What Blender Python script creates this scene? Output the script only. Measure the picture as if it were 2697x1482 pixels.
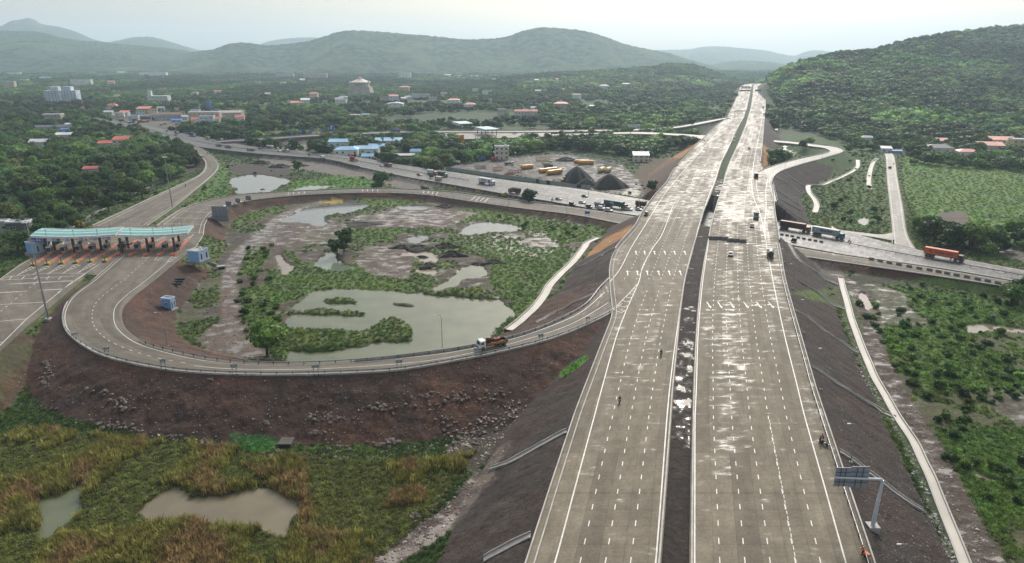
import bpy, bmesh, math, random
import numpy as np
from mathutils import Vector, Matrix
for o in list(bpy.data.objects): bpy.data.objects.remove(o)
SC = bpy.context.scene
COL = SC.collection
R = math.radians
# ------------------------------------------------------------------ camera
F, CX, CY, CAMZ = 1798.0, 1348.5, 741.0, 84.0          # focal length and centre in photo pixels, height above the low ground
PITCH = math.atan((741.0 - 150.0) / F)
SP, CP = math.sin(PITCH), math.cos(PITCH)
cam_d = bpy.data.cameras.new('camera'); cam = bpy.data.objects.new('camera', cam_d); COL.objects.link(cam)
cam.location = (0, 0, CAMZ); cam.rotation_euler = (math.pi/2 - PITCH, 0, 0)
cam_d.sensor_width = 36; cam_d.lens = 36*F/2697; cam_d.clip_start = 1; cam_d.clip_end = 60000
SC.camera = cam
# ------------------------------------------------------------------ sky and sun
SUN_EL, SUN_AZ = R(36), R(17)                         # azimuth clockwise from the view direction (+Y)
sun_dir = Vector((math.sin(SUN_AZ)*math.cos(SUN_EL), math.cos(SUN_AZ)*math.cos(SUN_EL), math.sin(SUN_EL)))
world = bpy.data.worlds.new('World'); SC.world = world; world.use_nodes = True
wn = world.node_tree.nodes; wl = world.node_tree.links; wn.clear()
w_out = wn.new('ShaderNodeOutputWorld')
sky = wn.new('ShaderNodeTexSky'); sky.sky_type = 'NISHITA'; sky.sun_disc = False
sky.sun_elevation = SUN_EL; sky.sun_rotation = SUN_AZ; sky.air_density = 1.5; sky.dust_density = 4.0; sky.altitude = 50
bg1 = wn.new('ShaderNodeBackground'); bg1.inputs[1].default_value = 0.05; wl.new(sky.outputs[0], bg1.inputs[0])
tc = wn.new('ShaderNodeTexCoord')
dot = wn.new('ShaderNodeVectorMath'); dot.operation = 'DOT_PRODUCT'; wl.new(tc.outputs['Generated'], dot.inputs[0]); dot.inputs[1].default_value = sun_dir
mx = wn.new('ShaderNodeMath'); mx.operation = 'MAXIMUM'; wl.new(dot.outputs['Value'], mx.inputs[0]); mx.inputs[1].default_value = 0
pw = wn.new('ShaderNodeMath'); pw.operation = 'POWER'; wl.new(mx.outputs[0], pw.inputs[0]); pw.inputs[1].default_value = 20
mp = wn.new('ShaderNodeMapping'); mp.inputs['Scale'].default_value = (1.5, 1.5, 5); wl.new(tc.outputs['Generated'], mp.inputs[0])
cn = wn.new('ShaderNodeTexNoise'); cn.inputs['Scale'].default_value = 2.2; cn.inputs['Detail'].default_value = 5; wl.new(mp.outputs[0], cn.inputs['Vector'])
cr = wn.new('ShaderNodeMapRange'); wl.new(cn.outputs['Fac'], cr.inputs[0]); cr.inputs[1].default_value = .3; cr.inputs[2].default_value = .7; cr.inputs[3].default_value = .92; cr.inputs[4].default_value = 1.08
glow = wn.new('ShaderNodeMath'); glow.operation = 'MULTIPLY_ADD'; wl.new(pw.outputs[0], glow.inputs[0]); glow.inputs[1].default_value = 2.9; glow.inputs[2].default_value = .205
gm = wn.new('ShaderNodeMath'); gm.operation = 'MULTIPLY'; wl.new(glow.outputs[0], gm.inputs[0]); wl.new(cr.outputs[0], gm.inputs[1])
bg2 = wn.new('ShaderNodeBackground'); bg2.inputs[0].default_value = (1.0, .98, .985, 1); wl.new(gm.outputs[0], bg2.inputs[1])
add = wn.new('ShaderNodeAddShader'); wl.new(bg1.outputs[0], add.inputs[0]); wl.new(bg2.outputs[0], add.inputs[1]); wl.new(add.outputs[0], w_out.inputs['Surface'])
sl = bpy.data.lights.new('sun', 'SUN'); sl.energy = 1.9; sl.angle = R(11); sl.color = (1, .95, .87)
sun = bpy.data.objects.new('sun', sl); COL.objects.link(sun); sun.rotation_euler = sun_dir.to_track_quat('Z', 'Y').to_euler()
SC.view_settings.view_transform = 'Standard'; SC.view_settings.look = 'None'; SC.view_settings.gamma = 1; SC.view_settings.exposure = 0.66
SC.cycles.max_bounces = 5; SC.cycles.diffuse_bounces = 2; SC.cycles.glossy_bounces = 2; SC.cycles.transmission_bounces = 2; SC.cycles.transparent_max_bounces = 4; SC.cycles.volume_bounces = 1
SC.cycles.use_denoising = True; SC.cycles.sample_clamp_indirect = 4
# ------------------------------------------------------------------ helpers: pixels <-> ground
def P(px, py, z=0.0):
    a, b = (px-CX)/F, (py-CY)/F
    dz = -(SP + CP*b); t = (z-CAMZ)/dz
    return Vector((a*t, (CP - SP*b)*t, z))
def Pa(px, py, z):
    px = np.asarray(px, float); py = np.asarray(py, float)
    a, b = (px-CX)/F, (py-CY)/F
    t = (z-CAMZ)/-(SP+CP*b)
    return a*t, (CP-SP*b)*t
def proj(x, y, z):
    zz = z-CAMZ; d = y*CP - zz*SP; v = y*SP + zz*CP
    return CX + F*x/d, CY - F*v/d
def hash2(ix, iy, s):
    n = (ix.astype(np.int64)*374761393 + iy.astype(np.int64)*668265263 + s*974634777) & 0x7fffffff
    n = ((n ^ (n >> 13))*1274126177) & 0x7fffffff
    n = (n ^ (n >> 16)) & 0xffff
    return n/65535.0
def vn(x, y, s=0):
    x = np.asarray(x, float); y = np.asarray(y, float)
    ix = np.floor(x); iy = np.floor(y); fx = x-ix; fy = y-iy
    fx = fx*fx*(3-2*fx); fy = fy*fy*(3-2*fy)
    a = hash2(ix, iy, s); b = hash2(ix+1, iy, s); c = hash2(ix, iy+1, s); d = hash2(ix+1, iy+1, s)
    return (a*(1-fx)+b*fx)*(1-fy) + (c*(1-fx)+d*fx)*fy
def fbm(x, y, s=0, o=4):
    r = 0; a = .5; n = 0
    for k in range(o):
        r = r + a*vn(x, y, s+k*17); n += a; a *= .5; x = x*2.03+5.1; y = y*2.03+1.7
    return r/n
def sstep(a, b, x): t = np.clip((x-a)/(b-a), 0, 1); return t*t*(3-2*t)
def inpoly(x, y, poly):
    r = np.zeros(np.shape(x), bool); n = len(poly)
    for i in range(n):
        x0, y0 = poly[i]; x1, y1 = poly[(i+1) % n]
        if y0 == y1: continue
        c = ((y0 > y) != (y1 > y)) & (x < (x1-x0)*(y-y0)/(y1-y0)+x0)
        r ^= c
    return r
def segdist(x, y, pts, zs=None):
    best = np.full(np.shape(x), 1e9); bz = np.zeros(np.shape(x))
    for i in range(len(pts)-1):
        x0, y0 = pts[i][:2]; x1, y1 = pts[i+1][:2]
        dx, dy = x1-x0, y1-y0; L = dx*dx+dy*dy
        if L < 1e-9: continue
        t = np.clip(((x-x0)*dx+(y-y0)*dy)/L, 0, 1)
        d = (x-x0-t*dx)**2+(y-y0-t*dy)**2
        m = d < best
        best = np.where(m, d, best)
        if zs is not None: bz = np.where(m, zs[i]+t*(zs[i+1]-zs[i]), bz)
    return np.sqrt(best), bz
def catmull(pts, n):
    pts = np.array(pts, float)
    if len(pts) == 2:
        t = np.linspace(0, 1, n)[:, None]; return pts[0]*(1-t)+pts[1]*t
    p = np.vstack([2*pts[0]-pts[1], pts, 2*pts[-1]-pts[-2]])
    out = []
    for i in range(1, len(p)-2):
        d0 = max(np.linalg.norm(p[i][:2]-p[i-1][:2]), 1e-6)**.5; d1 = max(np.linalg.norm(p[i+1][:2]-p[i][:2]), 1e-6)**.5; d2 = max(np.linalg.norm(p[i+2][:2]-p[i+1][:2]), 1e-6)**.5
        t0, t1 = 0, d0; t2 = t1+d1; t3 = t2+d2
        t = np.linspace(t1, t2, 24, endpoint=False)[:, None]
        A1 = (t1-t)/(t1-t0)*p[i-1]+(t-t0)/(t1-t0)*p[i]; A2 = (t2-t)/(t2-t1)*p[i]+(t-t1)/(t2-t1)*p[i+1]; A3 = (t3-t)/(t3-t2)*p[i+1]+(t-t2)/(t3-t2)*p[i+2]
        B1 = (t2-t)/(t2-t0)*A1+(t-t0)/(t2-t0)*A2; B2 = (t3-t)/(t3-t1)*A2+(t-t1)/(t3-t1)*A3
        out.append((t2-t)/(t2-t1)*B1+(t-t1)/(t2-t1)*B2)
    out.append(pts[-1:]); out = np.vstack(out)
    return resample(out, n)
def resample(out, n):
    s = np.concatenate([[0], np.cumsum(np.linalg.norm(np.diff(out[:, :2], axis=0), axis=1))])
    q = np.linspace(0, s[-1], n)
    return np.stack([np.interp(q, s, out[:, k]) for k in range(out.shape[1])], 1)
def line3(pl, z, n=80):
    w = [tuple(P(p[0], p[1], p[2] if len(p) > 2 else z)) for p in pl]
    return catmull(w, n)
# ------------------------------------------------------------------ helpers: objects
def tag(o, label=None, cat=None, group=None, kind=None):
    if label: o['label'] = label
    if cat: o['category'] = cat
    if group: o['group'] = group
    if kind: o['kind'] = kind
    return o
def link(name, me, parent=None, loc=None):
    o = bpy.data.objects.new(name, me); COL.objects.link(o)
    if parent: o.parent = parent
    if loc is not None: o.location = loc
    return o
def thing(name, label, cat, loc=(0, 0, 0), rz=0, group=None):
    o = bpy.data.objects.new(name, None); COL.objects.link(o); o.empty_display_size = .5
    o.location = loc; o.rotation_euler = (0, 0, rz)
    return tag(o, label, cat, group)
def np_mesh(name, v, quads=None, tris=None, mat=None, smooth=False):
    me = bpy.data.meshes.new(name)
    v = np.asarray(v, np.float32).reshape(-1, 3); me.vertices.add(len(v)); me.vertices.foreach_set('co', v.ravel())
    loops = []; starts = []; n = 0
    if quads is not None and len(quads):
        q = np.asarray(quads, np.int32).reshape(-1, 4); loops.append(q.ravel()); starts.append(np.arange(len(q))*4); n = len(q)*4
    if tris is not None and len(tris):
        t = np.asarray(tris, np.int32).reshape(-1, 3); loops.append(t.ravel()); starts.append(n+np.arange(len(t))*3)
    if loops:
        lo = np.concatenate(loops); st = np.concatenate(starts)
        me.loops.add(len(lo)); me.loops.foreach_set('vertex_index', lo.astype(np.int32))
        me.polygons.add(len(st)); me.polygons.foreach_set('loop_start', st.astype(np.int32))
        me.polygons.foreach_set('use_smooth', np.full(len(st), smooth, bool))
    me.update(calc_edges=True)
    if mat: me.materials.append(mat)
    return me
class MB:
    def __init__(s): s.v = []; s.f = []; s.mi = []; s.m = 0
    def add(s, vs, fs):
        b = len(s.v); s.v += [tuple(p) for p in vs]; s.f += [tuple(i+b for i in f) for f in fs]; s.mi += [s.m]*len(fs); return s
    def box(s, x0, x1, y0, y1, z0, z1, tx=0, ty=0):
        v = [(x0, y0, z0), (x1, y0, z0), (x1, y1, z0), (x0, y1, z0), (x0+tx, y0+ty, z1), (x1-tx, y0+ty, z1), (x1-tx, y1-ty, z1), (x0+tx, y1-ty, z1)]
        return s.add(v, [(0, 3, 2, 1), (4, 5, 6, 7), (0, 1, 5, 4), (1, 2, 6, 5), (2, 3, 7, 6), (3, 0, 4, 7)])
    def prism(s, prof, y0, y1):
        n = len(prof); v = [(x, y0, z) for x, z in prof]+[(x, y1, z) for x, z in prof]
        return s.add(v, [tuple(range(n)), tuple(range(2*n-1, n-1, -1))]+[(i, i+n, (i+1) % n+n, (i+1) % n) for i in range(n)])
    def prismx(s, prof, x0, x1):
        n = len(prof); v = [(x0, y, z) for y, z in prof]+[(x1, y, z) for y, z in prof]
        return s.add(v, [tuple(range(n-1, -1, -1)), tuple(range(n, 2*n))]+[((i+1) % n, (i+1) % n+n, i+n, i) for i in range(n)])
    def cyl(s, p, q, r0, r1=None, n=8, cap=True):
        r1 = r0 if r1 is None else r1
        p = Vector(p); q = Vector(q); d = (q-p).normalized()
        a = d.orthogonal().normalized(); b = d.cross(a)
        v = []
        for c, r in ((p, r0), (q, r1)):
            for k in range(n):
                t = 2*math.pi*k/n; v.append(c+a*(r*math.cos(t))+b*(r*math.sin(t)))
        f = [(k, (k+1) % n, (k+1) % n+n, k+n) for k in range(n)]
        if cap: f += [tuple(range(n-1, -1, -1)), tuple(range(n, 2*n))]
        return s.add(v, f)
    def tube(s, pts, r, n=6):
        for a, b in zip(pts[:-1], pts[1:]): s.cyl(a, b, r, n=n)
        return s
    def ball(s, c, r, n=6, m=4):
        c = Vector(c); r = r if isinstance(r, (tuple, list)) else (r, r, r)
        v = []; f = []
        for i in range(m+1):
            ph = math.pi*i/m
            for k in range(n):
                t = 2*math.pi*k/n; v.append((c.x+r[0]*math.sin(ph)*math.cos(t), c.y+r[1]*math.sin(ph)*math.sin(t), c.z+r[2]*math.cos(ph)))
        for i in range(m):
            for k in range(n): f.append((i*n+k, (i+1)*n+k, (i+1)*n+(k+1) % n, i*n+(k+1) % n))
        return s.add(v, f)
    def mesh(s, name, mats, smooth=False):
        me = bpy.data.meshes.new(name); me.from_pydata(s.v, [], s.f)
        for m in (mats if isinstance(mats, (list, tuple)) else [mats]): me.materials.append(m)
        if any(s.mi): me.polygons.foreach_set('material_index', s.mi)
        if smooth: me.polygons.foreach_set('use_smooth', [True]*len(s.f))
        me.update(); return me
    def build(s, name, mats, parent=None, loc=None, smooth=False): return link(name, s.mesh(name, mats, smooth), parent, loc)
def copy_tree(o, parent=None):
    c = o.copy(); COL.objects.link(c)
    if parent: c.parent = parent
    for ch in o.children: copy_tree(ch, c)
    return c
def place(proto_used, proto, loc, rz, label, group=None, scale=None):
    o = proto if not proto_used else copy_tree(proto)
    o.location = loc; o.rotation_euler = (0, 0, rz)
    if scale: o.scale = scale
    return tag(o, label, None, group)
# ------------------------------------------------------------------ helpers: materials
MATS = {}
def mat_nodes(name):
    m = bpy.data.materials.new(name); m.use_nodes = True
    nt = m.node_tree; b = nt.nodes['Principled BSDF']; return m, nt, b
def mat(name, c, rough=.7, metal=0, var=.12, scale=2.0, dirt=.25, spec=.5):
    if name in MATS: return MATS[name]
    m, nt, b = mat_nodes(name); N = nt.nodes; L = nt.links
    tcn = N.new('ShaderNodeTexCoord')
    n1 = N.new('ShaderNodeTexNoise'); n1.inputs['Scale'].default_value = scale; n1.inputs['Detail'].default_value = 5; L.new(tcn.outputs['Object'], n1.inputs['Vector'])
    n2 = N.new('ShaderNodeTexNoise'); n2.inputs['Scale'].default_value = scale*.23; n2.inputs['Detail'].default_value = 3; L.new(tcn.outputs['Object'], n2.inputs['Vector'])
    r1 = N.new('ShaderNodeMapRange'); L.new(n1.outputs['Fac'], r1.inputs[0]); r1.inputs[1].default_value = .3; r1.inputs[2].default_value = .7; r1.inputs[3].default_value = 1-var; r1.inputs[4].default_value = 1+var
    r2 = N.new('ShaderNodeMapRange'); L.new(n2.outputs['Fac'], r2.inputs[0]); r2.inputs[1].default_value = .35; r2.inputs[2].default_value = .7; r2.inputs[3].default_value = 1; r2.inputs[4].default_value = 1-dirt
    mm = N.new('ShaderNodeMath'); mm.operation = 'MULTIPLY'; L.new(r1.outputs[0], mm.inputs[0]); L.new(r2.outputs[0], mm.inputs[1])
    vm = N.new('ShaderNodeVectorMath'); vm.operation = 'SCALE'; vm.inputs[0].default_value = c[:3]; L.new(mm.outputs[0], vm.inputs['Scale'])
    L.new(vm.outputs[0], b.inputs['Base Color'])
    rr = N.new('ShaderNodeMapRange'); L.new(n1.outputs['Fac'], rr.inputs[0]); rr.inputs[3].default_value = max(rough-.12, .03); rr.inputs[4].default_value = min(rough+.12, 1)
    L.new(rr.outputs[0], b.inputs['Roughness']); b.inputs['Metallic'].default_value = metal; b.inputs['Specular IOR Level'].default_value = spec
    MATS[name] = m; return m
# ------------------------------------------------------------------ the roads as pixel edge lines
HZ = 11.0
def zz(pl, z): return [(p[0], p[1], p[2] if len(p) > 2 else z) for p in pl]
HWY_LO = [(1340,1600),(1381,1482),(1446,1282),(1513,1082),(1536,1023),(1580,910),(1613,828),(1606,775),(1604,740),(1602,711),(1608,680),(1622,652),(1673,596),(1690,561),(1727,511),(1755,483),(1769,455),(1792,426),(1820,398),(1845,370),(1868,348),(1890,328),(1915,310),(1927.6,283),(1941,254),(1948,233),(1953,226),(1962,222),(1980,219.5)]
HWY_ML = [(1734,1600),(1742,1482),(1757,1282),(1771,1082),(1775,1023),(1786,910),(1793,828),(1800,775),(1805,740),(1812,711),(1819,680),(1828,652),(1844,596),(1853,561),(1873,511),(1884,483),(1892,455),(1902,426),(1916,398),(1929,370),(1938,348),(1949,328),(1959,310),(1968,283),(1974,254),(1978,233),(1980,226),(1983,222),(1990,219.5)]
HWY_MR = [(1814,1600),(1815,1482),(1818,1282),(1822,1082),(1824,1023),(1829,910),(1835,828),(1840,775),(1844,740),(1849,711),(1854,680),(1860,652),(1870,596),(1880,561),(1895,511),(1904,483),(1910,455),(1921,426),(1934,398),(1947,370),(1955,348),(1964,328),(1969,310),(1977,283),(1982,254),(1984,233),(1984,226),(1986,222),(1993,219.5)]
HWY_RO = [(2343,1600),(2306,1482),(2238,1282),(2171,1082),(2151,1023),(2119,910),(2095,828),(2080,775),(2071,740),(2065,711),(2061,680),(2055,652),(2047,596),(2041,561),(2038,511),(2035,483),(2020,462),(2003,430),(2007,398),(2009.5,370),(2011,348),(2012.5,328),(2014,310),(2016.5,283),(2016.5,254),(2014,233),(2016,226),(2022,222),(2030,219.5)]
def rows3(pls, z, n):
    W = [np.array([tuple(P(p[0], p[1], z)) for p in pl]) for pl in pls]
    mid = (W[0]+W[-1])/2; s = np.concatenate([[0], np.cumsum(np.linalg.norm(np.diff(mid[:, :2], axis=0), axis=1))])
    q = np.unique(np.concatenate([np.linspace(0, s[-1], n//3), s[-1]*np.linspace(0, 1, n)**2.2]))
    out = []
    for w in W:
        d = np.stack([np.interp(q, s, w[:, k]) for k in range(3)], 1)
        for _ in range(3):
            e = d.copy(); e[1:-1] = .25*d[:-2]+.5*d[1:-1]+.25*d[2:]; d = e
        out.append(d)
    return out, q
(HLO, HML, HMR, HRO), HS = rows3([HWY_LO, HWY_ML, HWY_MR, HWY_RO], HZ, 240)
LOOP_O = [(1640,800,11),(1617,819,11),(1552,853,11),(1453,892,10.8),(1330,923.6,10.5),(1188.5,952,10.1),(1047,974.5,9.8),(878,984,9.3),(700,987,8.9),(508,980,8.5),(395,966,8.2),(282,940,7.9),(226,915,7.7),(184,884,7.5),(167,859,7.4),(164,825,7.2),(181,788,7),(205,765,6.7),(240,740,6.4),(322,669,6)]
LOOP_I = [(1604,733,11),(1580,757,11),(1538,805,11),(1453,850,10.8),(1380,878,10.6),(1245,911,10.2),(1104,932,9.9),(962,947.6,9.6),(821,956,9.2),(700,956,8.9),(593,949,8.7),(480,929,8.4),(395.5,906.7,8.1),(359,887,7.9),(330.5,861.5,7.6),(322,836,7.4),(325,810,7.1),(353,779.5,6.7),(404,740,6.3),(466,689,6)]
RB_L = zz([(412,596),(452,567),(480,551),(537,531,5.8),(593,520,5.4),(650,511,5),(700,508,4.7),(849,500,4),(962,496.5,3.6),(1075,498.5,3.4),(1188,505.6,3.2),(1340,525),(1509,545),(1665,568),(1880,608),(2104,651),(2251,676),(2432,701),(2697,746),(2900,785)], 6)
RB_L = [(p[0], p[1], 3.0 if p[0] > 1300 else p[2]) for p in RB_L]
RB_R = zz([(537,618),(542,585),(562,559),(582,548,5.8),(610,541,5.4),(650,529.6,5),(700,522.5,4.7),(784,514,4.2),(962,507,3.6),(1103,511,3.4),(1245,531,3.2),(1380,549),(1509,565),(1634,589),(1860,632),(2115,675),(2265,697),(2404,717),(2697,762),(2900,800)], 6)
RB_R = [(p[0], p[1], 3.0 if p[0] > 1300 else p[2]) for p in RB_R]
NH_F = [(225,306),(267,313),(302,320),(367,327),(424,337),(466,348),(523,359),(593,373),(680,387),(765,394),(849,404),(962,416.6),(1075,436),(1188,452),(1340,474.5),(1538,498.5),(1690,524),(1880,553),(2049,579),(2209,604.5),(2330,636),(2432,660),(2534,681),(2697,711),(2900,750)]
NH_N = [(225,310),(262,318),(302,333),(367,347),(424,362),(480,378),(560,392),(680,405),(765,412),(849,418),(962,442),(1075,466),(1174,483),(1301,505),(1340,512),(1481,535),(1594,555),(1684,568),(1880,606),(2104,648),(2251,674),(2432,699),(2534,715),(2697,744),(2900,783)]
R5_L = [(243,594.6,6),(367,536.7,5.6),(452,497,5),(522.6,463,4.4),(539.5,443.4,4.1),(538,423.7,3.7),(517,404,3.4),(480,387,3.2),(429,360,3.0)]
R5_R = [(387,596,6),(452,551,5.6),(508.5,505.6,5),(559,463,4.4),(573.5,446,4.1),(575,429,3.7),(553.7,406.7,3.4),(528,390,3.2),(466,360,3.0)]
R2_O = [(2046,530,11),(2037,491.5,11),(2033,474.5,11),(2053.5,452,10.8),(2110,432,10.4),(2166.5,416.6,9.6),(2217,401,8.6),(2221,395,8),(2195,386,7.2),(2138,379,6.4),(2090,373,5.6),(2042,369,5),(2020,367,4.5)]
R2_I = [(1990,520,11),(1985,478,11),(1990,458,11),(2039.4,436,10.8),(2110,417,10.4),(2166.5,405,9.6),(2186,399,8.6),(2183,395,8),(2168,390,7.2),(2130,385,6.4),(2088,379,5.6),(2045,375,5),(2020,373,4.5)]
R3_U = zz([(1930,303,11),(1913,309,10.5),(1877,315,9.8),(1834,323,9),(1792,331,8),(1735,337,7),(1622,340),(1425,343),(1174,344),(1047,345),(934,350),(821,354.5),(680,364.4,5),(600,369,4),(570,371,3.4)], 6)
R3_L = zz([(1925,312,11),(1909,314,10.5),(1877,321,9.8),(1834,329.5,9),(1792,336.5,8),(1735,342.5,7),(1622,346),(1425,349),(1174,350),(1047,350.5),(934,355),(821,360),(680,369.5,5),(600,374,4),(570,376,3.4)], 6)
R3B_U = zz([(1890,352,11),(1865,356,10.6),(1792,352,9.5),(1679,347,8),(1538,350.5,6.5),(1380,355),(1174,362)], 6)
R3B_L = zz([(1858,372,11),(1845,367,10.6),(1764,357,9.2),(1651,354,8),(1509,358,6.5),(1380,363,6),(1174,369)], 6)
R4_L = [(2329,404,1.8),(2331.7,409.5,1.8),(2336,469,2),(2343,539.5,2.4),(2350,613,2.9),(2349,640,2.99)]
R4_R = [(2350,404,1.8),(2354,409.5,1.8),(2364,469,2),(2377,539.5,2.4),(2392.5,624,2.9),(2412,655,2.99)]
R6_L = [(2190,594,2.98),(2209,604,2.98),(2270,612,2.95),(2320,617,2.9),(2352,612,2.9)]
R6_R = [(2190,603,2.98),(2209,611,2.98),(2270,619,2.95),(2320,627,2.9),(2380,640,2.9)]
PLAZA = [(-260,935),(-100,812),(0,734),(51,695),(124,658),(243,594.6),(387,596),(412,596),(440,598),(537,618.6),(517,647),(466,689),(409.6,734),(380,757),(300,760),(206,770),(255,724),(226,722),(212,742),(56,873),(0,926),(-150,1060)]
def strip(L_, R_, n): return line3(L_, 3.0, n), line3(R_, 3.0, n)
ROADS = {}
def road(name, L_, R_, n, slope, soil): ROADS[name] = dict(L=strip(L_, R_, n)[0], R=strip(L_, R_, n)[1], slope=slope, soil=soil)
road('loop', LOOP_O, LOOP_I, 160, 2.1, 0)
road('service', RB_L, RB_R, 150, 1.5, 0)
road('old', NH_F, NH_N, 160, 1.1, 1)
road('exit', R5_L, R5_R, 90, 1.8, 2)
road('right_ramp', R2_O, R2_I, 110, 1.7, 1)
road('far_upper', R3_U, R3_L, 90, 1.2, 1)
road('far_lower', R3B_U, R3B_L, 60, 1.2, 0)
road('side', R4_L, R4_R, 40, 2.0, 2)
road('slip', R6_L, R6_R, 24, 2.0, 2)
# ------------------------------------------------------------------ ponds (pixel outlines at their water level)
def closed(pl, n=90):
    p = list(pl); q = catmull([p[-1]]+p+[p[0], p[1]], n*2)
    q = np.array(q); a = np.array(p[0]); b = np.array(p[-1])
    i0 = int(np.argmin(np.hypot(q[:n, 0]-a[0], q[:n, 1]-a[1]))); i1 = int(len(q)-1-np.argmin(np.hypot(q[::-1][:n, 0]-a[0], q[::-1][:n, 1]-a[1])))
    return q[i0:i1]
WZ = -.35
POND_PX = {
 'main': ([(752,935),(768,918),(757,880),(750,846),(773,808),(790,793),(824,767),(920,760),(1020,765),(1104,768),(1140,757),(1170,745),(1190,728),(1212,712),(1222,701),(1240,695),(1283,693),(1270,705),(1285,722),(1250,733),(1213,740),(1206,755),(1165,765),(1200,774),(1305,782),(1325,797),(1350,815),(1362,828),(1340,842),(1310,862),(1290,890),(1240,925),(1100,945),(960,962),(820,968),(765,962)], 'murky'),
 'middle': ([(777,674),(838,664),(883,669),(889,683.5),(914.5,695),(945.5,706),(920,714.6),(878,716),(821,702),(793,688)], 'green'),
 'upper': ([(815,547),(878,537),(934,532),(976,541),(920,562),(855,571),(858,595),(815,590),(779,587),(732,583),(773,563)], 'grey'),
 'back': ([(1044,544),(1075,541),(1143,546),(1121,552.5),(1047,550)], 'grey'),
 'east': ([(1205,618),(1231,597),(1259,586),(1330,588),(1385,602),(1330,610),(1245,619)], 'grey'),
 'dip': ([(1072,629),(1104,621),(1134,623),(1115,636),(1090,643)], 'grey'),
 'hollow': ([(1050,673),(1081,657),(1143,669),(1151,690),(1104,688),(1100,678),(1070,677)], 'tan'),
 'small': ([(1089,708),(1152,712),(1143,728),(1098,718)], 'tan'),
 'tan': ([(724,674),(745,671),(762,695),(781,701),(759,723),(736,728),(742,705)], 'tan'),
 'west': ([(607,488),(604,474),(650,461),(700,462),(767,477),(738,491),(722,503),(685,509),(635,512),(610,508),(624,500)], 'grey'),
 'reed': ([(765,500),(815,489),(889,490),(850,497),(800,503)], 'green'),
 'near_left': ([(95,1325),(120,1312),(150,1306),(195,1285),(222,1268),(226,1285),(212,1316),(210,1345),(184,1379),(152,1407),(141,1425),(105,1428),(104,1385),(106,1364)], 'murky'),
 'near_right': ([(362,1357),(424,1299),(466,1280),(494,1306),(565,1308),(650,1293),(708,1286),(776,1317),(800,1336),(775,1378),(756,1414),(708,1410),(664,1397),(565,1388),(480,1372),(410,1382)], 'muddy'),
 'far_right': ([(2534,858),(2560,851),(2600,853),(2700,864),(2760,870),(2720,880),(2647,876),(2600,872),(2559,880),(2540,870)], 'muddy'),
 'roadside': ([(2258,580),(2280,572),(2294,582),(2281,593),(2262,588)], 'grey'),
 'creek': ([(2530,1190),(2540,1195),(2552,1218),(2575,1242),(2620,1262),(2700,1258),(2780,1256),(2780,1266),(2700,1272),(2614,1274),(2560,1252),(2540,1228)], 'tan'),
 'track': ([(2263,775),(2275,770),(2300,808),(2302,822),(2288,824)], 'tan'),
}
ISLES = [[(845,790),(880,782),(925,785),(942,790),(935,796),(880,797)], [(735,815),(800,819),(830,812),(900,818),(968,823),(960,828),(850,828),(800,826),(745,824)], [(1030,798),(1060,795),(1098,800),(1093,804),(1040,802)],
 [(740,865),(776,864),(850,866),(900,868),(950,868),(990,858),(1010,838),(1033,831),(1055,842),(1084,860),(1090,890),(1060,896),(991,899),(950,908),(906,917),(850,922),(780,925),(740,918)],
 [(1112,766),(1160,766),(1220,758),(1260,755),(1300,770),(1312,781),(1280,786),(1200,780),(1120,773)]]
PONDS = {}
for k, (pl, kind) in POND_PX.items():
    q = closed(pl); x, y = Pa(q[:, 0], q[:, 1], WZ); PONDS[k] = (np.stack([x, y], 1), kind)
ISLE_W = []
for pl in ISLES:
    q = closed(pl, 60); x, y = Pa(q[:, 0], q[:, 1], WZ+.4); ISLE_W.append(np.stack([x, y], 1))
# ------------------------------------------------------------------ hills that belong to the terrain sheet
def hillspec(ridge, base):
    U = []; D1 = []; H = []
    for px, py, d in ridge:
        a, b = (px-CX)/F, (py-CY)/F; t = d/(CP-SP*b); U.append(a*t/d); D1.append(d); H.append(max(CAMZ-(SP+CP*b)*t, 0))
    UB = []; DB = []
    for px, py in base:
        p = P(px, py, 0); UB.append(p.x/p.y); DB.append(p.y)
    return U, D1, H, UB, DB
HILLS = [hillspec([(1995,217,1650),(2020,216,1500),(2042,199,1480),(2090,178,1450),(2130,164,1430),(2170,153,1430),(2230,146,1450),(2290,141,1500),(2345,124,1560),(2420,108,1650),(2500,94,1750),(2600,80,1850),(2697,72,1900),(2900,60,2000),(3300,70,2100)], [(1995,290),(2060,330),(2150,352),(2300,365),(2450,372),(2697,352),(3000,350)]),
         hillspec([(1250,222,2300),(1350,212,2300),(1430,203,2350),(1560,192,2450),(1650,186,2500),(1720,180,2550),(1760,172,2600),(1810,174,2600),(1850,184,2600),(1880,198,2500),(1920,212,2400),(1950,222,2350)], [(1250,240),(1400,262),(1600,272),(1750,262),(1880,245),(1950,235)])]
def hills(x, y):
    u = x/np.maximum(y, 1); r = np.zeros(np.shape(x))
    for U, D1, H, UB, DB in HILLS:
        d1 = np.interp(u, U, D1); hh = np.interp(u, U, H); d0 = np.interp(u, UB, DB)
        edge = sstep(U[0]-.012, U[0]+.02, u)*(1-sstep(U[-1]-.02, U[-1]+.012, u))
        t = np.clip((y-d0)/np.maximum(d1-d0, 60), 0, 1)
        spur = .34*(fbm(x*.0045, y*.0035, 5, 4)-.5)*4*t*(1-t)
        up = hh*np.clip(.78*t**1.15+.22*t**3+spur, 0, 1.2)
        up = np.where(y > d1, hh*np.clip(1-(y-d1)/(d1*.6), 0, 1), up)
        r = np.maximum(r, up*edge)
    return r
HPOLY_L = np.vstack([HLO, HML[::-1]]); HPOLY_R = np.vstack([HMR, HRO[::-1]]); HPOLY = np.vstack([HLO[:, :2], HRO[::-1, :2]])
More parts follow.
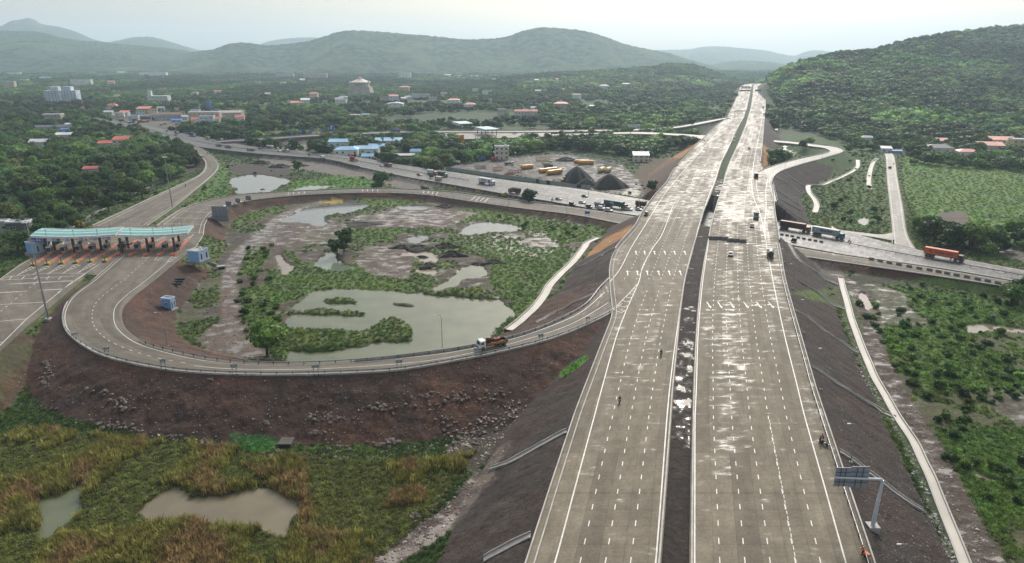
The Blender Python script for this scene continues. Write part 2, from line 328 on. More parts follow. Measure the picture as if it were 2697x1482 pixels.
plz = [P(a, b, 6) for a, b in PLAZA]; PLZ = [(p.x, p.y) for p in plz]
def terrain(x, y):
    x = np.asarray(x, float); y = np.asarray(y, float)
    far = sstep(300, 900, y)
    base = (fbm(x*.05, y*.05, 1, 4)-.5)*(.9-.5*far) + (fbm(x*.25, y*.25, 9, 3)-.5)*.35*(1-far) + .15
    base = base + sstep(700, 5000, y)*10*fbm(x*.0012, y*.0012, 3, 3)
    near = y < 1000
    bx, by = x[near], y[near]; bb = base[near]
    wx = bx+(fbm(bx*.18, by*.18, 21, 3)-.5)*3.2; wy = by+(fbm(bx*.18, by*.18, 33, 3)-.5)*5.0
    for k, (pl, kind) in PONDS.items():
        x0, y0 = pl.min(0)-6; x1, y1 = pl.max(0)+6
        m = (wx > x0) & (wx < x1) & (wy > y0) & (wy < y1)
        if not m.any(): continue
        ii = np.where(m)[0]; ins = inpoly(wx[ii], wy[ii], pl); d, _ = segdist(wx[ii], wy[ii], np.vstack([pl, pl[:1]]))
        v = bb[ii]
        v = np.where(ins, np.minimum(v, WZ+.05-np.clip(d*.35, 0, .9)), np.maximum(v, WZ+.05+np.clip(d*.22, 0, .5)))
        bb[ii] = v
    for pl in ISLE_W:
        x0, y0 = pl.min(0)-2; x1, y1 = pl.max(0)+2
        m = (wx > x0) & (wx < x1) & (wy > y0) & (wy < y1)
        if not m.any(): continue
        ii = np.where(m)[0]; ins = inpoly(wx[ii], wy[ii], pl); d, _ = segdist(wx[ii], wy[ii], np.vstack([pl, pl[:1]]))
        bb[ii] = np.where(ins, np.maximum(bb[ii], WZ+.1+np.clip(d*.4, 0, .9)), bb[ii])
    base[near] = bb
    base = base + hills(x, y)
    soil = np.full(x.shape, -1); h = base.copy()
    rough = (fbm(x*.35, y*.35, 41, 3)-.5)
    o = ROADS['old']; s_ = ROADS['service']
    for nm, r in ROADS.items():
        Lp, Rp = r['L'], r['R']; poly = np.vstack([Lp[:, :2], Rp[::-1, :2]])
        x0, y0 = poly.min(0)-30; x1, y1 = poly.max(0)+30
        m = (x > x0) & (x < x1) & (y > y0) & (y < y1)
        ii = np.where(m.ravel())[0]
        if not len(ii): continue
        xs, ys = x.ravel()[ii], y.ravel()[ii]
        ins = inpoly(xs, ys, poly)
        d1, z1 = segdist(xs, ys, Lp, Lp[:, 2]); d2, z2 = segdist(xs, ys, Rp, Rp[:, 2])
        d = np.minimum(d1, d2); rz = np.where(ins, (z1*d2+z2*d1)/np.maximum(d1+d2, 1e-6), np.where(d1 < d2, z1, z2))
        e = np.where(ins, rz-.35, rz-.3-np.maximum(d-.5, 0)/r['slope']+rough.ravel()[ii]*np.clip(d*.2, 0, 1.15))
        hr = h.ravel(); sr = soil.ravel(); br = base.ravel()
        mm = e > hr[ii]
        hr[ii] = np.where(mm, e, hr[ii]); sr[ii] = np.where(mm & (e > br[ii]+.3), r['soil'], sr[ii])
        h = hr.reshape(x.shape); soil = sr.reshape(x.shape)
    m = (np.abs(x) < 260) & (y < 460); ii = np.where(m.ravel())[0]; xs, ys = x.ravel()[ii], y.ravel()[ii]
    ins = inpoly(xs, ys, PLZ); d, _ = segdist(xs, ys, np.array(PLZ+PLZ[:1]))
    e = np.where(ins, 6-.35, 6-.3-np.maximum(d-.5, 0)/1.8+rough.ravel()[ii]*np.clip(d*.2, 0, 1.15))
    hr = h.ravel(); sr = soil.ravel(); br = base.ravel(); mm = e > hr[ii]
    hr[ii] = np.where(mm, e, hr[ii]); sr[ii] = np.where(mm & (e > br[ii]+.3), np.where(xs < -118, 2, 0), sr[ii])
    opoly = np.vstack([o['L'][:, :2], s_['R'][::-1, :2]])
    m = (y < 2400) & (x > -80) & (x < 900); ii = np.where(m.ravel())[0]; xs, ys = x.ravel()[ii], y.ravel()[ii]
    ins = inpoly(xs, ys, HPOLY); d1, _ = segdist(xs, ys, HLO[::2]); d2, _ = segdist(xs, ys, HRO[::2]); d = np.minimum(d1, d2)
    left = d1 < d2
    e = np.where(ins, HZ-.35, HZ-.3-np.maximum(d-.6, 0)/1.65+rough.ravel()[ii]*np.clip(d*.12, 0, .6))
    medi = inpoly(xs, ys, np.vstack([HML[:, :2], HMR[::-1, :2]]))
    e = np.where(medi, HZ-.55+rough.ravel()[ii]*.25, e)
    yo = np.interp(xs, o['L'][:, 0], o['L'][:, 1]); ys_ = np.interp(xs, s_['R'][60:, 0], s_['R'][60:, 1])
    under = (ys < yo+3) & (ys > ys_-3) & (xs > 20)
    e = np.where(under & (d < 40), -5, e)
    mm = e > hr[ii]
    hr[ii] = np.where(mm, e, hr[ii])
    sr[ii] = np.where(mm & (e > br[ii]+.3), np.where(left & (ys > 300), 0, 1), sr[ii])
    um = np.zeros(hr.shape, bool); um[ii] = under & (d < 12)
    um2 = um & (hr > 2.6); hr[um2] = 2.6
    return hr.reshape(x.shape), sr.reshape(x.shape), base
# ------------------------------------------------------------------ ground sheet
NU, NV = 800, 620
ypx = np.concatenate([np.linspace(1760, 1500, 60)[:-1], np.linspace(1500, 170, NV-79), np.linspace(169, 152.5, 20)])
_, rowd = Pa(np.full(len(ypx), CX), ypx, 0.0)
uu = np.linspace(-1.18, 1.18, NU)
GY, GU = np.meshgrid(rowd, uu, indexing='ij'); GX = GU*GY
GH, GS, GB = terrain(GX, GY)
gpx, gpy = proj(GX, GY, GH)
def zone(poly, warp=9, soft=4):
    x0, x1 = min(p[0] for p in poly)-3*warp, max(p[0] for p in poly)+3*warp
    y0, y1 = min(p[1] for p in poly)-3*warp, max(p[1] for p in poly)+3*warp
    m = (gpx > x0) & (gpx < x1) & (gpy > y0) & (gpy < y1)
    r = np.zeros(gpx.shape); ii = np.where(m.ravel())[0]
    a, b, xs, ys = gpx.ravel()[ii], gpy.ravel()[ii], GX.ravel()[ii], GY.ravel()[ii]
    acc = 0
    for k in range(4):
        wa = (fbm(xs*.22, ys*.13, 60+k, 3)-.5)*4*warp; wb = (fbm(xs*.22, ys*.13, 80+k, 3)-.5)*2.2*warp
        acc = acc+inpoly(a+wa, b+wb, poly)
    r.ravel()[ii] = acc/4
    return r
N1 = fbm(GX*.06, GY*.06, 101, 5); N2 = fbm(GX*.3, GY*.3, 131, 4); N3 = fbm(GX*.012, GY*.012, 151, 4); N4 = fbm(GX*.9, GY*.6, 171, 3)
C = np.zeros(GX.shape+(3,)); WET = np.zeros(GX.shape)
def lay(m, c):
    global C
    m = np.clip(m, 0, 1)[..., None]; C = C*(1-m)+np.array(c)*m
ones = np.ones(GX.shape)
lay(ones, (.036, .060, .018)); lay(sstep(.45, .7, N1), (.060, .085, .024)); lay(sstep(.52, .75, N2)*.7, (.028, .045, .015)); lay(sstep(.6, .75, N3)*.6, (.085, .10, .035))
farf = sstep(450, 800, GY); lay(farf*.75, (.034, .058, .024)); lay(farf*sstep(.5, .62, N1)*.8, (.050, .075, .030)); lay(farf*sstep(.62, .72, N3)*.7, (.065, .095, .032)); lay((hills(GX, GY) > 4)*.9, (.016, .032, .010))  # hill understory green, with shade between the trees put into its colour
lay(farf*sstep(.55, .7, N2)*.6, (.024, .040, .018))
BASIN = [(520,720),(560,600),(640,548),(760,530),(1000,512),(1300,545),(1560,590),(1590,625),(1540,690),(1340,880),(1100,950),(760,965),(560,950),(400,900),(340,850),(440,760)]
zb = zone(BASIN, 5); lay(zb, (.060, .043, .030)); lay(zb*sstep(.5, .65, N2)*.8, (.075, .060, .048)); lay(zb*sstep(.52, .66, N1)*.75, (.048, .040, .037))
WET = np.maximum(WET, zb*.22)
lay(zb*sstep(.50, .60, fbm(GX*.045, GY*.05, 201, 4))*.8, (.056, .092, .024)); lay(zb*sstep(.56, .64, fbm(GX*.11, GY*.10, 211, 3))*.5, (.075, .085, .035))
greens = [[(1190,550),(1300,552),(1440,580),(1600,600),(1580,630),(1480,645),(1400,605),(1290,580),(1210,590)], [(740,720),(900,720),(1100,745),(1150,730),(1130,770),(820,770),(740,800),(690,830),(640,840),(650,760),(700,740)],
          [(780,580+20),(900,600),(1060,600),(1040,640),(940,640),(880,625),(800,640)], [(880,690),(960,690),(1010,715),(930,735),(850,730)], [(1190,640),(1340,635),(1450,660),(1480,720),(1400,780),(1320,790),(1290,740),(1300,690)],
          [(740,660),(770,660),(800,695),(770,720),(800,725),(860,735),(760,745),(735,730),(790,700)], [(1090,690),(1200,690),(1210,705),(1140,712),(1080,705)], [(640,555),(760,540),(740,560),(640,585),(600,600)], [(930,520),(1060,515),(1130,530),(1060,540),(960,545)], [(1440,650),(1500,650),(1490,700),(1440,790),(1380,840),(1340,800),(1380,760)],
          [(640,660),(700,640),(710,680),(660,740),(640,710)], [(640,800),(720,830),(760,870),(760,940),(700,950),(650,900),(630,850)]]
for g in greens: z = zone(g, 7); lay(z*(.55+.6*sstep(.35, .6, N2)), (.070, .112, .030)); lay(z*sstep(.5, .7, N1)*.7, (.10, .135, .038)); WET = WET*(1-z*.6)
for pl in [ISLES[3], ISLES[4], ISLES[0], ISLES[1]]: z = zone(pl, 3); lay(z, (.050, .080, .018)); lay(z*sstep(.5, .65, N2), (.085, .105, .024))
z = zone([(835,533),(900,522),(905,533),(836,537)], 1.5); lay(z, (.30, .22, .03))
muddy = [[(1010,553),(1150,548),(1260,560),(1200,590),(1170,600),(1000,597),(960,585)], [(680,620),(740,580),(900,590),(930,610),(880,640),(700,650),(640,640)], [(960,650),(1060,640),(1090,700),(1080,730),(980,725),(930,690)]]
for g in muddy: z = zone(g, 6); lay(z*.8, (.085, .058, .045)); WET = np.maximum(WET, z*.36)
wets = [[(1300,615),(1420,610),(1480,640),(1440,680),(1300,670),(1230,650)], [(860,600),(960,560),(1080,540),(1020,575),(900,610)], [(1000,560),(1140,555),(1200,590),(1030,585)], [(680,590),(740,590),(730,640),(660,680),(640,690),(620,660)], [(1120,700),(1200,690),(1150,740)]]
for g in wets: WET = np.maximum(WET, zone(g, 5)*.42)
TRK = line3([(604,745),(607,800),(608,850),(600,880),(560,930)], 0, 40); d, _ = segdist(GX, GY, TRK); t = (1-sstep(2.2, 4.2, d))*(GY < 400); lay(t, (.105, .072, .055)); WET = np.maximum(WET, t*.36)
TRK2 = line3([(604,745),(612,700),(630,665),(690,620),(735,575),(800,545),(860,525)], 0, 60); d, _ = segdist(GX, GY, TRK2); t = (1-sstep(2.2, 4.5, d))*(GY < 600); lay(t*.9, (.11, .085, .072)); WET = np.maximum(WET, t*.45)
z = zone([(560,850),(700,850),(690,900),(720,950),(600,945),(520,900)], 6); lay(z*.9, (.105, .075, .060)); WET = np.maximum(WET, z*.35)
e0 = (GS == 0)*1.0; e1 = (GS == 1)*1.0; e2 = (GS == 2)*1.0
red = sstep(.4, .62, N1)
lay(e0, (.050, .029, .021)); lay(e0*red*.75, (.080, .038, .024)); lay(e0*sstep(.55, .7, N2)*.6, (.036, .025, .021)); WET = WET*(1-e0)
lay(e1, (.035, .027, .023)); lay(e1*sstep(.5, .7, N2)*.7, (.054, .043, .037)); lay(e1*red*.5, (.044, .026, .020)); WET = WET*(1-e1)
lay(e2, (.050, .075, .020)); lay(e2*sstep(.5, .65, N2)*.7, (.085, .095, .028))
zl = zone([(0,860),(60,880),(200,900),(120,1000),(60,1130),(0,1130)], 6); lay(zl*(GS >= 0)*.8, (.062, .030, .021))
zg = zone([(0,910),(70,895),(95,930),(40,980),(0,1000)], 6); lay(zg*.7, (.048, .052, .022))
for g in [[(1548,668),(1590,628),(1668,590),(1655,618),(1590,655),(1546,678)], [(2012,380),(2040,400),(2060,430),(2008,440)], [(1790,402),(1836,370),(1838,378),(1800,410),(1700,470),(1690,480),(1740,430)]]:
    z = zone(g, 2.5); lay(z, (.30, .15, .055)); lay(z*sstep(.55, .7, N2)*.5, (.15, .12, .04))
z = zone([(1690,420),(1790,415),(1750,470),(1690,500),(1660,490)], 5); lay(z*.8, (.085, .052, .036))
FG = [(0,1140),(120,1125),(300,1150),(480,1165),(640,1180),(780,1200),(1010,1215),(1180,1210),(1250,1190),(1190,1290),(1160,1330),(1060,1420),(980,1482),(980,1560),(-300,1560),(-300,1130)]
zf = zone(FG, 7); lay(zf, (.042, .047, .015)); lay(zf*sstep(.45, .6, N1), (.060, .062, .018)); lay(zf*sstep(.52, .66, N2)*.8, (.028, .030, .012))
for g in [[(640,1220),(800,1240),(860,1300),(950,1340),(900,1430),(800,1440),(780,1340),(700,1280)], [(980,1300),(1130,1280),(1130,1330),(1010,1340)], [(480,1260),(560,1240),(620,1290),(540,1310)]]: lay(zone(g, 9)*.8, (.105, .062, .024))
zs = zone([(1180,1330),(1240,1250),(1290,1230),(1310,1260),(1230,1330),(1150,1420),(1060,1482),(950,1482),(1050,1420)], 5); lay(zs, (.062, .044, .036)); WET = np.maximum(WET, zs*.3)
zs = zone([(1170,1180),(1340,1080),(1400,1060),(1390,1100),(1290,1200),(1260,1240),(1180,1240)], 6); lay(zs*.8, (.050, .038, .032))
lay(zone([(600,1140),(700,1145),(745,1165),(720,1190),(640,1185)], 5), (.040, .115, .028)); lay(zone([(1470,985),(1540,935),(1550,945),(1500,985),(1475,995)], 4), (.075, .17, .03))
TR3 = line3([(1330,1195),(1275,1270),(1215,1350),(1140,1410),(1050,1460),(960,1510)], 0, 60); d, _ = segdist(GX, GY, TR3); t = (1-sstep(1.2, 2.4, d))*(GY < 200); lay(t*.8, (.095, .072, .060)); WET = np.maximum(WET, t*.55)
for g in [[(300,440),(420,405),(470,420),(360,480)], [(230,600),(330,560),(420,500),(470,470),(480,480),(380,540),(300,590)]]: lay(zone(g, 6)*.8, (.085, .12, .03))
lay(zone([(320,455),(380,450),(380,475),(330,475)], 4), (.055, .048, .040)); lay(zone([(470,425),(535,415),(540,445),(490,455),(450,440)], 4), (.058, .045, .038))
lay(zone([(600,430),(760,440),(770,470),(690,465),(610,455)], 4), (.050, .042, .036)); lay(zone([(680,400),(850,425),(1100,470),(1180,490),(1080,500),(850,455),(690,430)], 4), (.13, .115, .10))
lay(zone([(770,480),(900,462),(1000,475),(960,495),(760,505)], 4), (.062, .13, .026)); lay(zone([(560,440),(600,440),(600,520),(540,545),(480,570),(420,600),(520,520)], 4), (.052, .10, .022))
lay(zone([(580,330),(680,330),(690,352),(590,352)], 4), (.07, .085, .035)); lay(zone([(680,335),(1000,332),(1000,345),(820,352),(690,360)], 4), (.095, .115, .045))
zy = zone([(1170,440),(1260,425),(1340,415),(1480,405),(1640,432),(1680,470),(1700,500),(1560,490),(1380,465),(1200,448)], 4); lay(zy, (.072, .063, .055)); lay(zy*sstep(.5, .65, N2)*.7, (.11, .096, .082)); WET = np.maximum(WET, zy*.3)
lay(zone([(1560,482),(1640,490),(1700,505),(1690,520),(1540,496)], 3), (.13, .11, .085)); WET = np.maximum(WET, zone([(1560,482),(1640,490),(1700,505),(1690,520),(1540,496)], 3)*.5)
lay(zone([(900,340),(1300,322),(1310,332),(900,350)], 3)*.6, (.09, .12, .045))
RC = [(2080,770),(2697,700),(2900,700),(2900,1600),(2600,1600),(2480,1300),(2330,1000),(2260,830)]
zr = zone(RC, 6); lay(zr*.85, (.065, .115, .026)); lay(zr*sstep(.53, .64, N1)*.8, (.065, .058, .032)); lay(zr*sstep(.5, .66, N2)*.7, (.080, .125, .026))
for g in [[(2230,760),(2300,740),(2380,770),(2420,830),(2480,850),(2400,860),(2330,850),(2300,900),(2270,860)], [(2600,1020),(2720,1020),(2800,1200),(2700,1130),(2620,1080)]]: z = zone(g, 6); lay(z*.7, (.070, .055, .042)); WET = np.maximum(WET, z*.3)
zr2 = zone([(2380,410),(2900,450),(2900,640),(2560,640),(2420,590),(2380,480)], 6); lay(zr2*.9, (.095, .165, .038)); lay(zr2*sstep(.48, .62, N1)*.85, (.055, .095, .028)); lay(zr2*sstep(.55, .7, N2)*.6, (.11, .13, .05)); lay(zr2*sstep(.55, .7, N3), (.09, .14, .04))
z = zone([(2200,440),(2330,420),(2345,600),(2250,610),(2190,580),(2170,500)], 5); lay(z*.8, (.055, .10, .026)); lay(z*sstep(.5, .6, N2)*.7, (.075, .072, .035))
lay(zone([(2470,560),(2540,555),(2560,590),(2490,590)], 4), (.11, .085, .07)); z = zone([(2420,640),(2520,640),(2697,690),(2900,720),(2900,690),(2560,640)], 5); lay(z*.8, (.055, .048, .042)); WET = np.maximum(WET, z*.5)
z = zone([(2105,730),(2260,720),(2697,790),(2900,800),(2900,830),(2600,780),(2300,745),(2160,760)], 4); lay(z*.8, (.042, .036, .030))
TR4 = line3([(2205,728),(2262,760),(2292,830),(2302,900),(2320,950),(2362,1030),(2410,1110),(2455,1180),(2505,1290),(2550,1380),(2610,1500)], 0, 90); d, _ = segdist(GX, GY, TR4); t = (1-sstep(2.0, 3.6, d))*(GY < 420)*(GS < 0); lay(t, (.060, .042, .032)); WET = np.maximum(WET*(1-t), t*.30)
z = zone([(2140,690),(2180,690),(2230,720),(2210,745),(2160,720)], 4); lay(z*.8, (.12, .10, .088))
lay(zone([(290,318),(420,300),(660,312),(660,335),(440,335),(330,330)], 4), (.115, .095, .082)); lay(zone([(140,395),(270,360),(280,385),(180,420)], 4)*.7, (.10, .09, .08)); lay(zone([(690,375),(860,372),(850,392),(760,394),(690,390)], 3), (.15, .135, .12))
lay(zone([(1180,345),(1400,345),(1450,358),(1440,372),(1180,372)], 3), (.16, .12, .085)); lay(zone([(2030,345),(2240,352),(2260,375),(2060,365)], 4)*.7, (.060, .052, .044)); lay(zone([(1760,345),(1900,330),(1830,352),(1780,362)], 3), (.055, .10, .026))
lay(zone([(2080,390),(2150,385),(2180,400),(2080,420)], 3), (.05, .09, .025)); WET = np.maximum(WET, zone([(2056,382),(2078,385),(2100,412),(2070,412)], 3)*.45)
lay(zone([(560,320),(660,318),(690,345),(640,335),(580,330)], 4)*.8, (.035, .030, .027)); lay(zone([(1740,186),(1840,186),(1860,200),(1780,203)], 4)*.7, (.085, .06, .05)); lay(zone([(2420,345),(2500,340),(2560,360),(2480,372)], 4)*.6, (.07, .05, .042))
lay(zone([(2060,350),(2340,380),(2330,430),(2200,440),(2100,410),(2050,380)], 4), (.045, .078, .022))
med = inpoly(GX, GY, np.vstack([HML[:, :2], HMR[::-1, :2]])); lay(med*1.0, (.030, .023, .019)); lay(med*(GY > 430), (.026, .046, .014)); WET = np.where(med & (GY < 430), .0+.34*sstep(.40, .60, fbm(GX*.05, GY*.022, 7, 3))+.55*(vn(GX*1.5, GY*.95, 77)-.5)-.4*(GY < 118), WET)
WET = np.clip(WET, 0, 1)*(GH < 3.5) + np.where(med, WET, 0)
vv = np.stack([GX, GY, GH], -1).reshape(-1, 3)
i, j = np.meshgrid(np.arange(len(ypx)-1), np.arange(NU-1), indexing='ij'); a = i*NU+j
quads = np.stack([a, a+1, a+NU+1, a+NU], -1).reshape(-1, 4)
gme = np_mesh('ground', vv, quads, smooth=True)
ca = gme.color_attributes.new('soil_color', 'FLOAT_COLOR', 'POINT'); ca.data.foreach_set('color', np.concatenate([C.reshape(-1, 3), np.ones((len(vv), 1))], 1).astype(np.float32).ravel())
wa = gme.attributes.new('wet', 'FLOAT', 'POINT'); wa.data.foreach_set('value', WET.reshape(-1).astype(np.float32))
def ground_material():
    m, nt, b = mat_nodes('earth'); N = nt.nodes; L = nt.links
    at = N.new('ShaderNodeAttribute'); at.attribute_name = 'soil_color'; aw = N.new('ShaderNodeAttribute'); aw.attribute_name = 'wet'
    geo = N.new('ShaderNodeNewGeometry')
    def noise(sc, det=5, vec=None, rough=.6):
        n = N.new('ShaderNodeTexNoise'); n.inputs['Scale'].default_value = sc; n.inputs['Detail'].default_value = det; n.inputs['Roughness'].default_value = rough; L.new(vec or geo.outputs['Position'], n.inputs['Vector']); return n
    def rng(src, a, b_, c, d):
        r = N.new('ShaderNodeMapRange'); L.new(src, r.inputs[0]); r.inputs[1].default_value = a; r.inputs[2].default_value = b_; r.inputs[3].default_value = c; r.inputs[4].default_value = d; return r
    def math2(op, x, y):
        q = N.new('ShaderNodeMath'); q.operation = op
        for k, v in enumerate((x, y)):
            if isinstance(v, (int, float)): q.inputs[k].default_value = v
            else: L.new(v, q.inputs[k])
        return q
    n1 = noise(1.1); n2 = noise(.22); n3 = noise(5.0, 3)
    k = math2('MULTIPLY', rng(n1.outputs['Fac'], .3, .7, .62, 1.42).outputs[0], rng(n2.outputs['Fac'], .3, .7, .75, 1.28).outputs[0])
    k = math2('MULTIPLY', k.outputs[0], rng(n3.outputs['Fac'], .3, .7, .72, 1.3).outputs[0])
    col = N.new('ShaderNodeVectorMath'); col.operation = 'SCALE'; L.new(at.outputs['Color'], col.inputs[0]); L.new(k.outputs[0], col.inputs['Scale'])
    mp_ = N.new('ShaderNodeMapping'); mp_.inputs['Scale'].default_value = (.16, .26, .2); L.new(geo.outputs['Position'], mp_.inputs[0])
    pn = noise(1.0, 6, mp_.outputs[0], .62)
    s = math2('ADD', pn.outputs['Fac'], math2('MULTIPLY', aw.outputs['Fac'], .5).outputs[0])
    water = rng(s.outputs[0], .74, .765, 0, 1); damp = rng(s.outputs[0], .60, .75, 0, 1)
    water.clamp = True; damp.clamp = True
    wetc = N.new('ShaderNodeMix'); wetc.data_type = 'RGBA'; L.new(damp.outputs[0], wetc.inputs[0]); L.new(col.outputs[0], wetc.inputs[6])
    dk = N.new('ShaderNodeVectorMath'); dk.operation = 'SCALE'; L.new(col.outputs[0], dk.inputs[0]); dk.inputs['Scale'].default_value = .7; L.new(dk.outputs[0], wetc.inputs[7])
    wc = N.new('ShaderNodeMix'); wc.data_type = 'RGBA'; L.new(water.outputs[0], wc.inputs[0]); L.new(wetc.outputs[2], wc.inputs[6]); wc.inputs[7].default_value = (.17, .142, .118, 1)
    L.new(wc.outputs[2], b.inputs['Base Color'])
    ro = math2('SUBTRACT', .95, math2('MULTIPLY', damp.outputs[0], .45).outputs[0]); ro2 = N.new('ShaderNodeMix'); L.new(water.outputs[0], ro2.inputs[0]); L.new(ro.outputs[0], ro2.inputs[2]); ro2.inputs[3].default_value = .06
    L.new(ro2.outputs[0], b.inputs['Roughness']); b.inputs['Specular IOR Level'].default_value = .35
    bh = math2('ADD', n1.outputs['Fac'], math2('MULTIPLY', n3.outputs['Fac'], .4).outputs[0]); bs = math2('SUBTRACT', 1, water.outputs[0])
    bu = N.new('ShaderNodeBump'); bu.inputs['Distance'].default_value = .5; L.new(bh.outputs[0], bu.inputs['Height']); L.new(math2('MULTIPLY', bs.outputs[0], .55).outputs[0], bu.inputs['Strength']); L.new(bu.outputs[0], b.inputs['Normal'])
    return m
EARTH = ground_material(); gme.materials.append(EARTH)
tag(link('ground', gme), 'open low ground of mud, grass and fill slopes running out to the hills', None, None, 'structure')
_la = np.log(rowd)
def gz(x, y):
    fy = float(np.interp(math.log(max(y, rowd[0])), _la, np.arange(len(rowd)))); u = x/y
    fu = (u+1.18)/2.36*(NU-1); i0 = min(max(int(fy), 0), len(rowd)-2); j0 = min(max(int(fu), 0), NU-2); s = min(max(fy-i0, 0), 1); t = min(max(fu-j0, 0), 1)
    return float((GH[i0, j0]*(1-t)+GH[i0, j0+1]*t)*(1-s)+(GH[i0+1, j0]*(1-t)+GH[i0+1, j0+1]*t)*s)
def G(px, py):
    z = 0.0
    a, b = (px-CX)/F, (py-CY)/F
    lo = None
    for k in range(40):
        p = P(px, py, z); nz = gz(p.x, p.y)
        if abs(nz-z) < .02: break
        z = z*.5+nz*.5
        if SP+CP*b <= 0: break
    p = P(px, py, z); return Vector((p.x, p.y, gz(p.x, p.y)))
def gzn(x, y):
    fy = np.interp(np.log(np.maximum(y, rowd[0])), _la, np.arange(len(rowd))); fu = (x/y+1.18)/2.36*(NU-1)
    i0 = np.clip(fy.astype(int), 0, len(rowd)-2); j0 = np.clip(fu.astype(int), 0, NU-2); s = np.clip(fy-i0, 0, 1); t = np.clip(fu-j0, 0, 1)
    return (GH[i0, j0]*(1-t)+GH[i0, j0+1]*t)*(1-s)+(GH[i0+1, j0]*(1-t)+GH[i0+1, j0+1]*t)*s
def soiln(x, y):
    fy = np.interp(np.log(np.maximum(y, rowd[0])), _la, np.arange(len(rowd))); fu = (x/y+1.18)/2.36*(NU-1)
    return GS[np.clip(np.rint(fy).astype(int), 0, len(rowd)-1), np.clip(np.rint(fu).astype(int), 0, NU-1)]
# ------------------------------------------------------------------ water
def water_material(name, c, rough=.05):
    m, nt, b = mat_nodes(name); N = nt.nodes; L = nt.links
    geo = N.new('ShaderNodeNewGeometry')
    n = N.new('ShaderNodeTexNoise'); n.inputs['Scale'].default_value = .12; n.inputs['Detail'].default_value = 5; L.new(geo.outputs['Position'], n.inputs['Vector'])
    mp_ = N.new('ShaderNodeMapRange'); L.new(n.outputs['Fac'], mp_.inputs[0]); mp_.inputs[1].default_value = .3; mp_.inputs[2].default_value = .7; mp_.inputs[3].default_value = .82; mp_.inputs[4].default_value = 1.15
    v = N.new('ShaderNodeVectorMath'); v.operation = 'SCALE'; v.inputs[0].default_value = c; L.new(mp_.outputs[0], v.inputs['Scale']); L.new(v.outputs[0], b.inputs['Base Color'])
    r = N.new('ShaderNodeMapRange'); L.new(n.outputs['Fac'], r.inputs[0]); r.inputs[1].default_value = .4; r.inputs[2].default_value = .7; r.inputs[3].default_value = rough; r.inputs[4].default_value = rough+.06; L.new(r.outputs[0], b.inputs['Roughness'])
    w = N.new('ShaderNodeTexNoise'); w.inputs['Scale'].default_value = 1.6; w.inputs['Detail'].default_value = 2; L.new(geo.outputs['Position'], w.inputs['Vector'])
    bu = N.new('ShaderNodeBump'); bu.inputs['Strength'].default_value = .02; bu.inputs['Distance'].default_value = .1; L.new(w.outputs['Fac'], bu.inputs['Height']); L.new(bu.outputs[0], b.inputs['Normal'])
    b.inputs['IOR'].default_value = 1.33
    return m
WM = {'murky': water_material('murky_water', (.115, .128, .075)), 'green': water_material('green_water', (.14, .17, .125)), 'grey': water_material('grey_water', (.13, .135, .135)), 'tan': water_material('tan_water', (.22, .175, .135)), 'muddy': water_material('muddy_water', (.17, .145, .095))}
WL = {'main': 'large murky green pond beside the curved ramp', 'middle': 'grey green kidney shaped pond left of the large pond', 'upper': 'wide shallow grey pond at the back of the muddy basin', 'back': 'narrow pool in the brown mud near the back ramp', 'east': 'pale shallow pool in the bright grass by the right of the basin', 'dip': 'small pale pool between earth mounds', 'hollow': 'pale pool curling round a dark mound', 'small': 'small pool beside the reed clump', 'tan': 'narrow tan puddle beside the dirt track', 'west': 'grey pond between the two roads left of the old highway', 'reed': 'weedy green pool along the back ramp', 'near_left': 'narrow murky pool in the near left marsh', 'near_right': 'wide muddy pool in the near reed marsh', 'far_right': 'brown pool between bushes right of the highway', 'roadside': 'small bright pool left of the pale side road', 'creek': 'thin pale creek winding through the right scrub', 'track': 'tan puddle on the track beside the concrete drain'}
for k, (pl, kind) in PONDS.items():
    c = pl.mean(0); nx = np.roll(pl, -1, 0)-np.roll(pl, 1, 0); nrm = np.stack([nx[:, 1], -nx[:, 0]], 1); nrm /= np.maximum(np.linalg.norm(nrm, axis=1, keepdims=True), 1e-6)
    area = np.sum(pl[:, 0]*np.roll(pl[:, 1], -1)-np.roll(pl[:, 0], -1)*pl[:, 1])
    q = pl+nrm*(1.6 if area > 0 else -1.6)
    bm = bmesh.new(); vs = [bm.verts.new((a, b_, WZ)) for a, b_ in q]; f = bm.faces.new(vs); f.normal_update()
    if f.normal.z < 0: f.normal_flip()
    bmesh.ops.triangulate(bm, faces=[f]); me = bpy.data.meshes.new('pond'); bm.to_mesh(me); bm.free(); me.materials.append(WM[kind])
    tag(link('pond', me), WL[k], None, None, 'structure')
